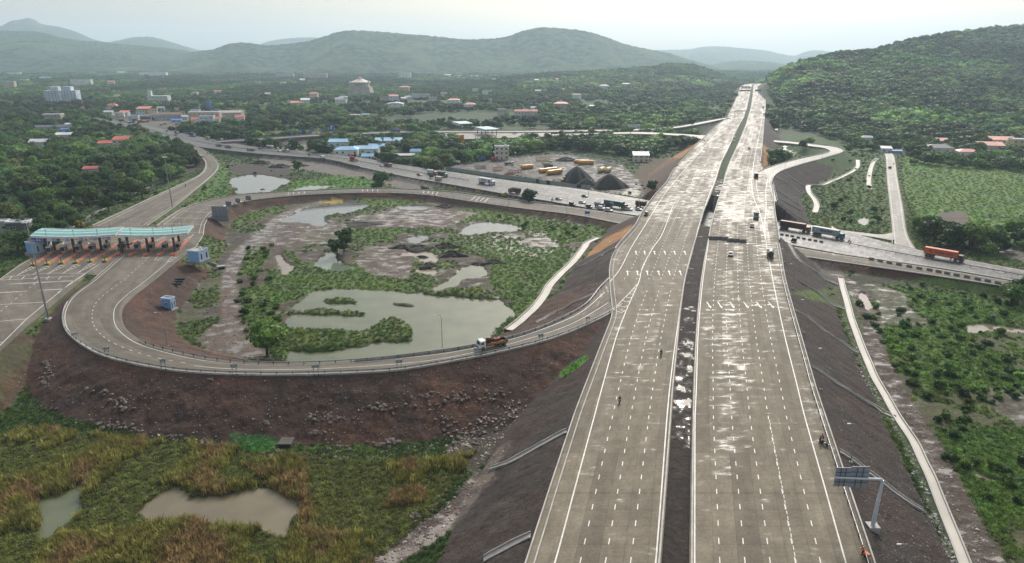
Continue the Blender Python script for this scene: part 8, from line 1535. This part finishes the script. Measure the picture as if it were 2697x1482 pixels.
for k, (x0, x1, y0, y1, z) in enumerate(((194,199,876,895,7.5),(278,288,912,943,7.9),(426,437,944,975,8.5),(612,626,957,989,8.85),(825,841,959,989,9.2),(1045,1059,946,976,9.8),(1251,1266,915,944,10.3),(1419,1430,878,905,10.8),(1544,1551,834,850,11))):
    p, q = P(x0, y1, z-.2), P(x1, y1-1, z-.2); h = up_to(p, y0); d = q-p; d.z = 0; L_ = max(d.length, 1.1); t = thing('chevron_board', 'white chevron board on two striped posts outside the ramp, %s' % ('at the left bend', 'second from the left', 'third from the left', 'fourth from the left', 'middle of the ramp', 'fourth from the highway', 'behind the open truck', 'second from the highway', 'nearest the highway')[k], 'chevron board', p, math.atan2(d.y, d.x), 'chevron boards along the curved ramp')
    for x in (L_*.12, L_*.88):
        m = MB()
        for j in range(8): m.m = j % 2; m.cyl((x, 0, h*j/8-.1*(j == 0)), (x, 0, h*(j+1)/8), .09, n=8)
        m.build('post', BW, t)
    m = MB(); m.box(-L_*.15, L_*1.15, .10, .14, h*.62, h*.95); pn = m.build('board', mat('board_back', (.42, .43, .44), .5), t); m = MB()
    for j in range(3): x = L_*(.15+.3*j); zc = h*.785; m.add([(x, .145, zc+h*.13), (x+.22, .145, zc+h*.13), (x, .145, zc), (x-.22, .145, zc)], [(0, 1, 2, 3)]); m.add([(x-.22, .145, zc), (x, .145, zc), (x+.22, .145, zc-h*.13), (x, .145, zc-h*.13)], [(0, 1, 2, 3)])
    m.build('chevron', REDS, pn)
for k, (x, y) in enumerate(((498,534),(549.4,519),(616,507.6),(692,498.5),(771,491),(857,486.7),(942.7,485),(1026,486),(1111,490),(1187.6,495.7),(1258.5,504),(1326,512.7),(1396,524))):
    z = float(np.interp(x, [500, 650, 850, 1100, 1400], [5.7, 4.7, 4.0, 3.2, 3.0])); p = P(x, y+6, z); h = up_to(p, y+2); t = thing('chevron_board', 'yellow and black chevron board on the outside of the back ramp, %s from left' % ('one', 'two', 'three', 'four', 'five', 'six', 'seven', 'eight', 'nine', 'ten', 'eleven', 'twelve', 'thirteen')[k], 'chevron board', p, 0, 'yellow chevron boards along the back ramp'); m = MB(); m.box(-1.35, 1.35, 0, .08, h, h+1.0); pn = m.build('board', YEL, t); m = MB()
    for j in range(3): c = -.85+.85*j; m.add([(c+.30, -.005, h+.95), (c+.05, -.005, h+.95), (c-.28, -.005, h+.5), (c, -.005, h+.5)], [(0, 1, 2, 3)]); m.add([(c, -.005, h+.5), (c-.28, -.005, h+.5), (c+.05, -.005, h+.05), (c+.30, -.005, h+.05)], [(0, 1, 2, 3)])
    m.build('chevron', BLK, pn)
    for x_ in (-.9, .9): m = MB(); m.cyl((x_, .12, -.4), (x_, .12, h+.9), .06, n=6); m.build('post', DKSTEEL, t)
BLKM = None
def blocks(lst, z, w, label, grp, rot=None, hgt=.95, dp=.8):
    me = None
    for k, (px, py) in enumerate(lst):
        p = P(px, py, z)
        if me is None: m = MB(); m.prismx([(-dp/2, 0), (dp/2, 0), (dp/2, .25), (dp*.22, hgt), (-dp*.22, hgt), (-dp/2, .25)], -w/2, w/2); me = m.mesh('concrete_block', mat('block_concrete', (.17, .16, .145), .85, 0, .2, 1.5, .5))
        o = link('concrete_block', me, None, p); r_ = rot if rot is not None else nh(px, py)[1]; o.rotation_euler = (0, 0, r_+.05*math.sin(k*5.1)); tag(o, label % ('at the left end', 'at the right end')[k > 0] if k in (0, len(lst)-1) else label % ('%s from the left' % ('second', 'third', 'fourth', 'fifth', 'sixth', 'seventh', 'eighth', 'ninth', 'tenth', 'eleventh', 'twelfth', 'thirteenth')[k-1]), 'concrete block', grp)
Z8 = lambda a, b_: (1997+a/3.54, 370+b_/3.54)
blocks([Z8(a, b_+22) for a, b_ in ((1055,1088),(1135,1105),(1222,1122),(1310,1138),(1407,1158),(1500,1175),(1597,1190),(1680,1205),(1760,1222),(1848,1238),(1945,1255),(2045,1275),(2138,1293),(2233,1312))], 3.02, 2.0, 'dark concrete block in the long row beside the service road, %s', 'concrete blocks beside the service road')
blocks([Z8(a, b_+8) for a, b_ in ((220,872),(268,880),(318,888),(373,900),(425,910),(480,920),(533,930),(588,940))], 3.02, 1.5, 'concrete block on the centre line near the bridge, %s', 'concrete blocks on the centre line', hgt=.75)
blocks([(1340+a/3.54, 370+b_/3.54) for a, b_ in ((1885,918),(1915,920),(1960,920),(2015,925),(2065,940),(2120,942),(2185,948))], HZ+.01, 2.6, 'dark concrete block closing the right carriageway, %s', 'concrete blocks closing the right carriageway', .03, 1.3, 1.1)
def chute(label, pts, w=.7):
    W_ = np.array([tuple(G(a, b_)) for a, b_ in pts]); W_ = catmull(W_, 24); W_[:, 2] = gzn(W_[:, 0], W_[:, 1])+.10; t = thing('drain_chute', label, 'drain chute', (0, 0, 0), 0, None); sweep('floor', W_, bw(w*2, .04, -.4), SLAB, parent=t); sweep('kerb', offset(W_, w), bw(.16, .30, -.4), FRESH, parent=t); sweep('kerb', offset(W_, -w), bw(.16, .30, -.4), FRESH, parent=t)
z = lambda x0, y0, L: [(x0+a/3.54, y0+b_/3.54) for a, b_ in L]
chute('concrete chute down the left slope meeting the rubble, upper of two', z(1340,1082,[(540,195),(350,290),(180,385),(0,480)])+[(1290,1235)]); chute('concrete chute down the left slope at the bottom edge of the picture', z(1340,1082,[(205,1165),(100,1210),(0,1260)])+z(680,1082,[(2300,1280),(2100,1390)]))
for k, L in enumerate(([(380,0),(560,110),(740,240),(810,265)], [(345,275),(440,330),(640,480),(820,600),(940,670)], [(500,800),(640,890),(860,1030),(1100,1180),(1270,1275)])): chute('concrete chute down the stony right slope, %s' % ('uppermost in front of the old highway', 'middle one', 'third from the top')[k], z(1997,740,L))
chute('concrete chute down the right slope behind the sign gantry', z(1997,1082,[(760,380),(960,520),(1200,700),(1400,850),(1550,940)])); chute('concrete chute by the bridge on the right slope', z(1997,370,[(215,1010),(400,1130),(600,1270),(750,1345)]))
for k, L in enumerate(([(240,290),(330,360),(430,425)], [(165,355),(300,430),(430,510)], [(150,455),(300,550),(470,650)], [(165,525),(280,590),(390,655)])): chute('concrete chute on the dark bank below the right hand ramp, %s' % ('highest', 'second', 'third', 'lowest beside the bridge')[k], z(1997,370,L), .5)
chute('thin concrete chute down the left slope under the street lamps', z(1340,370,[(1020,1000),(850,1080),(700,1160),(600,1210)]), .4); chute('concrete chute down the left slope below the merging ramp', z(1340,740,[(830,120),(700,165),(560,230),(400,310),(260,390)]), .4)
PALEC = mat('pale_drain_concrete', (.34, .33, .30), .6, 0, .14, .6, .3); DW = water_material('drain_water', (.42, .39, .33), .05)
def drain(label, pts, w, z=.55, water=True):
    W_ = np.array([tuple(P(a, b_, z)) for a, b_ in pts]); W_ = catmull(W_, 90); W_[:, 2] = np.maximum(np.maximum(gzn(offset(W_, w/2)[:, 0], offset(W_, w/2)[:, 1]), gzn(offset(W_, -w/2)[:, 0], offset(W_, -w/2)[:, 1]))+.15, WZ+.5); q = W_.copy()
    for _ in range(6): q[1:-1, 2] = (q[:-2, 2]+q[1:-1, 2]*2+q[2:, 2])/4
    t = thing('drain_channel', label, 'drain', (0, 0, 0)); sweep('wall', offset(q, w/2+.15), bw(.3, .35, -1.2), PALEC, parent=t); sweep('wall', offset(q, -w/2-.15), bw(.3, .35, -1.2), PALEC, parent=t); sweep('floor', q, bw(w, -.02, -1), PALEC, parent=t)
    if water: sweep('water', q, bw(w-.01, .06, -.019), DW, parent=t)
drain('pale concrete drain snaking down to the pond at the foot of the left slope', DRN[0], 2.6, .6)
drain('long wide concrete drain full of pale water along the foot of the right slope', DRN[1], 1.6, .5)
drain('narrow pale drain winding below the dark bank of the right hand ramp', DRN[2], 2.4, .5); drain('thin pale stream drain left of the pale side road', DRN[3], 2.4, .4); drain('white stepped drain on the slope right of the far highway', DRN[4], 2.5, 8, False)
# ------------------------------------------------------------------ stones
rg = np.random.default_rng(21); STONE = mat('boulder_stone', (.17, .135, .112), .85, 0, .3, 1.2, .4); STN = []
for k in range(5):
    m = MB(); m.ball((0, 0, 0), 1, 7, 5); v = np.array(m.v); r_ = np.random.default_rng(k+50); v *= (1+r_.uniform(-.28, .28, (len(v), 1))); v *= np.array([1.15, .9, .7]); m.v = [tuple(x) for x in v]; STN.append((m.mesh('boulder', STONE), np.array(m.v), m.f))
PILES = [((1015,1245),(340,1055),(26,20)),((870,1005),(330,1040),(0,0)),(None,)][:0]
CL = [(320,1060,28,24,26),(262,1030,30,10,12),(125,970,16,22,24),(118,1005,14,20,14),(300,1120,60,14,34),(470,1155,24,8,10),(865,1100,40,16,34),(820,1095,12,8,8),(835,1140,14,8,8),(1000,1075,30,10,18),(1120,1050,50,18,26),(1200,1045,40,16,18),(1290,1040,40,20,20),(1010,1170,40,12,22),(900,1180,40,10,14),(1180,1120,40,24,18),(1240,1160,40,24,18),(700,1115,16,10,6),(730,1190,20,6,8),(1090,1360,20,12,8),(130,1075,30,10,8),(560,1000,10,4,4)]
sx = []; sy = []; ss = []; sl = []
for q, (cx_, cy_, rx, ry, n) in enumerate(CL):
    for k in range(n): sx.append(cx_+rg.normal()*rx*.55); sy.append(cy_+rg.normal()*ry*.55); ss.append(rg.uniform(.22, .62)*(1.25 if rg.uniform() < .15 else .85)); sl.append(q)
ord_ = np.argsort(-np.array(ss))[:290]
def rock_label(px, py):
    if px < 200: return 'rough stone in the gully at the left end of the brown fill slope'
    if px < 560: return 'rough stone on the lower left of the brown fill slope'
    if px < 960: return 'grey stone in the heap on the middle of the brown fill slope'
    return 'pale stone in the rubble on the right of the brown fill slope'
for i in ord_: g = G(sx[i], sy[i]); o = link('boulder', STN[i % 5][0], None, (g.x, g.y, g.z+ss[i]*.15)); o.scale = (ss[i],)*3; o.rotation_euler = (rg.uniform(-.4, .4), rg.uniform(-.4, .4), rg.uniform(0, 6.28)); l_ = rock_label(sx[i], sy[i]); tag(o, l_, 'stone', l_.replace('rough stone', 'stones').replace('grey stone', 'stones').replace('pale stone', 'stones'))
def stone_field(label, n, polys, smin, smax, tint, soil=None, zmul=1.0):
    x0 = min(p[0] for pl in polys for p in pl); x1 = max(p[0] for pl in polys for p in pl); y0 = min(p[1] for pl in polys for p in pl); y1 = max(p[1] for pl in polys for p in pl)
    px = rg.uniform(x0, x1, n*4); py = rg.uniform(y0, y1, n*4); m = np.zeros(len(px), bool)
    for pl in polys: m |= inpoly(px, py, pl)
    px, py = px[m][:n], py[m][:n]; pts = np.array([tuple(G(a, b_)) for a, b_ in zip(px, py)]); s = smin*(smax/smin)**(rg.uniform(size=len(pts))**2); ok = roadfree(pts[:, 0], pts[:, 1], .3) & pondfree(pts[:, 0], pts[:, 1]); pts, s = pts[ok], s[ok]
    scatter('stones', label, (STN[1][1], np.array([f for f in STN[1][2]])), pts, rg.uniform(0, 6.28, len(pts)), np.stack([s, s*rg.uniform(.7, 1.2, len(s)), s*.8], 1), np.array(tint)*rg.uniform(.5, 1.5, (len(pts), 1)), mat_stone)
mat_stone = leaf_material('scattered_stone', 'pt', trans=0.0)
SLOPE = [[(60,960),(200,940),(700,1000),(1000,990),(1400,905),(1560,860),(1500,980),(1380,1060),(1300,1200),(1180,1215),(700,1195),(450,1160),(250,1120),(0,1110)]]
stone_field('loose stones scattered over the brown fill slope', 2600, SLOPE, .06, .24, (.19, .15, .125)); stone_field('rubble along the foot of the brown fill slope', 900, [[(250,1105),(480,1150),(740,1190),(1000,1190),(1180,1150),(1330,1060),(1400,1040),(1380,1080),(1280,1210),(1000,1212),(700,1205),(450,1165)]], .14, .42, (.24, .195, .165))
stone_field('grey stones packed beside the right hand drain', 1700, [z(1997,740,[(710,30),(760,30),(830,300),(900,520),(960,700),(1100,950),(1230,1180),(1330,1416),(1270,1416),(1130,1150),(930,860),(850,600),(770,250)]), z(1997,1082,[(1250,50),(1330,50),(1420,300),(1520,560),(1600,800),(1700,1050),(1880,1416),(1800,1416),(1620,1050),(1480,700),(1400,480)])], .12, .42, (.30, .28, .26)); stone_field('coarse grey gravel on the right hand slope', 2600, [[(2060,620),(2215,740),(2270,900),(2360,1100),(2520,1482),(2320,1482),(2200,1100),(2100,800)]], .06, .2, (.14, .125, .115))
stone_field('clods and stones in the muddy basin', 2600, [BASIN], .08, .35, (.10, .078, .062)); stone_field('stones and debris along the near right track', 700, [[(2240,760),(2300,740),(2480,1180),(2640,1482),(2560,1482),(2400,1130)]], .08, .35, (.26, .22, .19)); stone_field('stones in the rubble by the left slope foot', 700, [[(1180,1240),(1330,1180),(1380,1090),(1300,1240),(1220,1350),(1120,1440),(1040,1482),(960,1482),(1080,1400)]], .1, .4, (.22, .18, .155))
for k, (px, py, w_, h_) in enumerate(((1100,655,11,1.6),(1175,650,8,1.8),(1190,672,9,1.9),(1110,680,6,1.2),(1060,652,8,1.3),(1255,698,5,1.0),(1170,545,7,1.4),(950,590,14,1.0),(1130,700,7,1.0),(1300,690,8,1.1),(690,430,12,2.2),(740,440,12,2.4),(790,437,9,2.0),(655,425,10,1.6))):
    g = G(px, py); m = MB(); n_ = 20
    vs = [(0, 0, h_)]
    for ring in range(1, 7):
        for a in range(n_): t_ = 2*math.pi*a/n_; r_ = w_*.5*ring/6*(1+.22*math.sin(3*t_+k)+.12*math.sin(7*t_+2*k)); vs.append((r_*math.cos(t_)*1.5, r_*math.sin(t_), h_*(1-(ring/6)**1.6)*(1+.25*math.sin(5*t_+ring+k))-.45*(ring == 6)))
    fs = [(0, 1+a, 1+(a+1) % n_) for a in range(n_)]+[(1+(r_-1)*n_+a, 1+r_*n_+a, 1+r_*n_+(a+1) % n_, 1+(r_-1)*n_+(a+1) % n_) for r_ in range(1, 6) for a in range(n_)]
    m.add(vs, fs); o = m.build('earth_mound', mat('mound_soil', (.042, .034, .027), .95, 0, .4, .8, .5), None, g); o['kind'] = 'structure'; o['label'] = 'dark heap of dug earth left on the low ground'
# ------------------------------------------------------------------ the yard
def heap(label, peak, bl, br_, depth, c, seed):
    a, b_ = G(*bl), G(*br_); ctr = (a+b_)/2; w = (b_-a).length; ctr.y += depth*.3; h = up_to(ctr, peak[1]); sh = (P(peak[0], bl[1], a.z).x-ctr.x); m = MB(); n_ = 36; R_ = 9; vs = [(sh*.9, 0, h)]
    for r_ in range(1, R_+1):
        for q in range(n_): t_ = 2*math.pi*q/n_; k = r_/R_*(1+.10*math.sin(3*t_+seed)+.05*math.sin(8*t_+seed)); vs.append((sh*.9*(1-r_/R_)+w/2*k*math.cos(t_), depth*k*math.sin(t_), h*(1-(r_/R_)**1.35)+.3*math.sin(6*t_+r_)*(r_ < R_)*(r_/R_)-.3*(r_ == R_)))
    fs = [(0, 1+q, 1+(q+1) % n_) for q in range(n_)]+[(1+(r_-1)*n_+q, 1+r_*n_+q, 1+r_*n_+(q+1) % n_, 1+(r_-1)*n_+(q+1) % n_) for r_ in range(1, R_) for q in range(n_)]
    m.add(vs, fs); tag(m.build('aggregate_heap', mat('heap_%d' % seed, c, .95, 0, .35, 1.5, .3), None, ctr), label, 'heap')
heap('tall black heap of crushed stone in the yard', (1518,437), (1478,478), (1562,481), 13, (.022, .022, .025), 1); heap('lower dark heap of crushed stone right of the tall one', (1606,457), (1556,497), (1652,494), 11, (.034, .031, .031), 2); heap('long low black heap at the back of the yard', (1490,412), (1462,425), (1523,422), 7, (.028, .028, .032), 3); heap('small grey heap at the foot of the tall black one', (1545,468), (1520,486), (1580,492), 7, (.050, .046, .045), 4)
YS = mat('yellow_silo_paint', (.60, .30, .03), .4, 0, .06, .6, .2)
for k, (a, b_, r_) in enumerate((((1375,446),(1402,443),1.75),((1443,461),(1478,457),1.8),((1421,456),(1466,451),1.7),((1526,433),(1563,433),1.7),((1515,430),(1550,429),1.5),((1579,455),(1588,451),1.9),((1597,455),(1606,451),1.9))):
    p, q = G(*a), G(*b_); p.z += r_+.1; q.z = p.z; d = (q-p); L_ = d.length; t = thing('cement_silo', 'yellow steel silo lying in the yard, %s' % ('behind the red steel pile', 'front one beside the black heap', 'second one beside the black heap', 'behind the black heap', 'farthest behind the black heap', 'short pale one right of the heaps', 'second short pale one right of the heaps')[k], 'silo', p, math.atan2(d.y, d.x), 'yellow silos lying in the yard'); mt = YS if k < 5 else pm((.60, .46, .22), .5); m = MB(); m.cyl((0, 0, 0), (L_, 0, 0), r_, n=20); m.build('drum', mt, t); m = MB(); m.cyl((-1.6, 0, 0), (-.002, 0, 0), r_*.35, r_, 20); m.build('cone', mt, t); m = MB()
    for j in range(5): x = L_*j/4; m.cyl((x-.06, 0, 0), (x+.06, 0, 0), r_+.06, n=20)
    m.build('band', mt, t); m = MB(); m.box(L_*.15, L_*.2, -1.2, 1.2, -r_-.1, -r_*.6); m.box(L_*.8, L_*.85, -1.2, 1.2, -r_-.1, -r_*.6); m.build('saddle', CHAS, t)
p = G(1211, 377); t = thing('cement_silo', 'upright yellow silo pair below the far toll plaza', 'silo', p)
for x in (-2.6, 2.2): h = up_to(p, 354); m = MB(); m.cyl((x, 0, 2), (x, 0, h), 2.1, n=16); m.cyl((x, 0, .4), (x, 0, 2), .6, 2.1, 16); m.build('drum', YS, t)
def lattice(label, px, py, w, d, h, c, n=5):
    p = G(px, py); t = thing('steel_frame', label, 'steel frame', p, .2);
    for k in range(n): x = -w/2+w*k/(n-1); m = MB(); m.tube([(x, -d/2, 0), (x, -d/2, h), (x, d/2, h), (x, d/2, 0)], .12); m.build('hoop', pm(c, .5), t)
    m = MB()
    for y in (-d/2, d/2):
        for zz_ in (.3, h): m.tube([(-w/2, y, zz_), (w/2, y, zz_)], .12)
        for k in range(n-1): m.tube([(-w/2+w*k/(n-1), y, .2), (-w/2+w*(k+1)/(n-1), y, h)], .08)
    m.build('bracing', pm(c, .5), t)
lattice('red steel lattice frames stacked by the fence', 1357, 456, 9, 4, 2.6, (.34, .03, .03)); lattice('second stack of red steel frames before the first', 1343, 460, 6, 3, 1.6, (.36, .05, .04)); lattice('orange steel frames stacked left of the red ones', 1312, 450, 7, 4, 3.2, (.45, .14, .03)); lattice('orange conveyor frame at the back of the yard', 1430, 424, 11, 3, 3.4, (.48, .17, .03)); lattice('green steel frame at the back of the yard', 1440, 432, 8, 3, 2.2, (.25, .30, .06)); lattice('dark steel frame by the left end of the yard fence', 1265, 444, 8, 4, 2.4, (.06, .05, .05)); lattice('grey steel formwork stacked right of the heaps', 1610, 437, 12, 5, 2.0, (.2, .2, .2)); lattice('pale steel formwork behind the dark heap', 1590, 428, 12, 5, 1.6, (.35, .36, .37)); lattice('rusty conveyor frame beside the upright silos', 1265, 372, 10, 4, 4, (.22, .13, .06))
truck('white concrete mixer lorry parked at the left end of the yard', G(1199, 432), 2.9, WHT, (.6, .58, .5), 'tanker', 7.5); truck('white lorry parked behind the black heap', G(1504, 424), .2, WHT, WHT, 'open', 7); truck('dark lorry parked in the yard behind the globe lamp', G(1341, 434), .1, WHT, BLKP, 'open', 7.5); truck('dark tipper in the middle of the yard', G(1444, 441), .3, GRY, GRY, 'dump', 7); truck('blue lorry parked left of the cream building', G(1270, 424), .1, BLU, BLU, 'tarp', 6); truck('red container hut left of the cream building', G(1303, 424), .1, REDC, REDC, 'box', 6)
p = G(1489, 478); t = thing('wheel_loader', 'yellow wheel loader working at the black heap', 'wheel loader', p, .4); m = MB(); m.box(-3, 1.2, -1.1, 1.1, .8, 2.0, .15, .1); m.build('body', YEL, t); m = MB(); m.box(-1.2, .4, -.8, .8, 2.003, 3.4, .12, .1); m.build('cab', GLASS, t); m = MB(); m.box(-1.3, .5, -.9, .9, 3.403, 3.55); m.build('cab_roof', YEL, t); m = MB(); m.tube([(1.0, -.6, 1.5), (2.6, -.6, 1.0)], .18); m.tube([(1.0, .6, 1.5), (2.6, .6, 1.0)], .18); m.build('lift_arm', YEL, t); m = MB(); m.prism([(2.5, .2), (3.8, .2), (2.9, .5), (2.6, 1.5)], -1.3, 1.3); m.build('bucket', pm((.3, .2, .05), .6), t)
for x in (-2.2, 1.0):
    for y in (-1.1, 1.1): wheel(t, x, y, .8, .5)
FEN = mat('fence_sheet', (.36, .38, .40), .5, .2, .14, .6, .3); pts = line3(z(1180,380,[(0,0)])[:0]+[(1176,448),(1220,454),(1270,461),(1314,468),(1360,473),(1400,478),(1440,484),(1470,488),(1499,493),(1530,496),(1558,497)], .5, 200); S_ = np.concatenate([[0], np.cumsum(np.linalg.norm(np.diff(pts[:, :2], axis=0), axis=1))]); t = thing('sheet_fence', 'grey corrugated sheet fence with dark gaps between the yard and the old highway', 'fence', pts[0]); o0 = Vector(pts[0]); q = np.arange(0, S_[-1]-3, 3.2)
fm = MB(); fm.box(0, 3.0, -.03, .03, 0, 2.9)
for k in range(8): fm.box(.15+k*.37, .30+k*.37, -.075, -.032, .02, 2.88)
fme = fm.mesh('panel', FEN); gm = MB(); gm.box(0, 3.0, -.03, .03, 0, 2.9); gme = gm.mesh('panel', CHAS)
for k, s in enumerate(q):
    a = Vector([np.interp(s, S_, pts[:, j]) for j in range(3)]); b_ = Vector([np.interp(s+3.1, S_, pts[:, j]) for j in range(3)]); a.z = gz(a.x, a.y); o = link('panel', gme if k % 11 in (5, 8) and k > 20 else fme, t, a-o0); o.rotation_euler = (0, 0, math.atan2(b_.y-a.y, b_.x-a.x));
    if k > 24 and k % 9 == 2: o.scale = (1, 1, .8)
pts = line3([(993,431),(1030,432),(1070,430),(1098,428)], .5, 60); t = thing('sheet_fence', 'pale sheet fence before the dark shelter by the old highway', 'fence', pts[0])
for k in range(0, 58, 4): a = Vector(pts[k]); b_ = Vector(pts[k+1]); a.z = gz(a.x, a.y); o = link('panel', fme, t, a-Vector(pts[0])); o.rotation_euler = (0, 0, math.atan2(b_.y-a.y, b_.x-a.x)); o.scale = ((Vector(pts[min(k+4, 59)])-a).length/3.05, 1, .75)
p = G(553, 300); t = thing('water_tower', 'bright blue tapering tank standing above the village trees', 'water tank', p); h = up_to(p, 269); h0 = up_to(p, 282); m = MB(); s = mpp(p); m.box(-5.5*s, 5.5*s, -2, 2, h0, h); m.build('tank', pm((.03, .16, .52), .4), t); m = MB()
for x in (-3*s, 3*s): m.box(x-.3, x+.3, -.3, .3, -1, h0)
m.build('leg', DKSTEEL, t)
for k, (x, y) in enumerate(((463,750),(468,743),(473,737))): g = G(x, y); t = thing('pipe_stack', 'row of black pipe sections on the dark soil above the small cabin, %s' % ('nearest', 'middle', 'farthest')[k], 'pipe', g, .12, 'black pipes by the small cabin'); m = MB(); m.cyl((-1.9, 0, .35), (1.9, 0, .35), .42, n=12); m.build('pipe', BLK, t)
p = G(745, 945); stone_field('heap of dark rubble at the foot of the bright tree', 90, [[(640,940),(700,935),(745,945),(740,955),(650,950)]], .15, .45, (.06, .055, .05))
g = G(750, 1180); t = thing('culvert', 'dark box culvert mouth at the foot of the brown slope', 'culvert', g, 0); m = MB(); m.box(-1.5, 1.5, -.1, 3.0, -.6, 1.1); m.build('wing', mat('dark_concrete', (.09, .085, .07), .9), t); m = MB(); m.box(-1.2, 1.2, -.14, -.103, -.4, .9); m.build('opening_shade', BLK, t)  # plain dark concrete; opening is a black sheet painting the shade inside
p = G(2293, 1298)
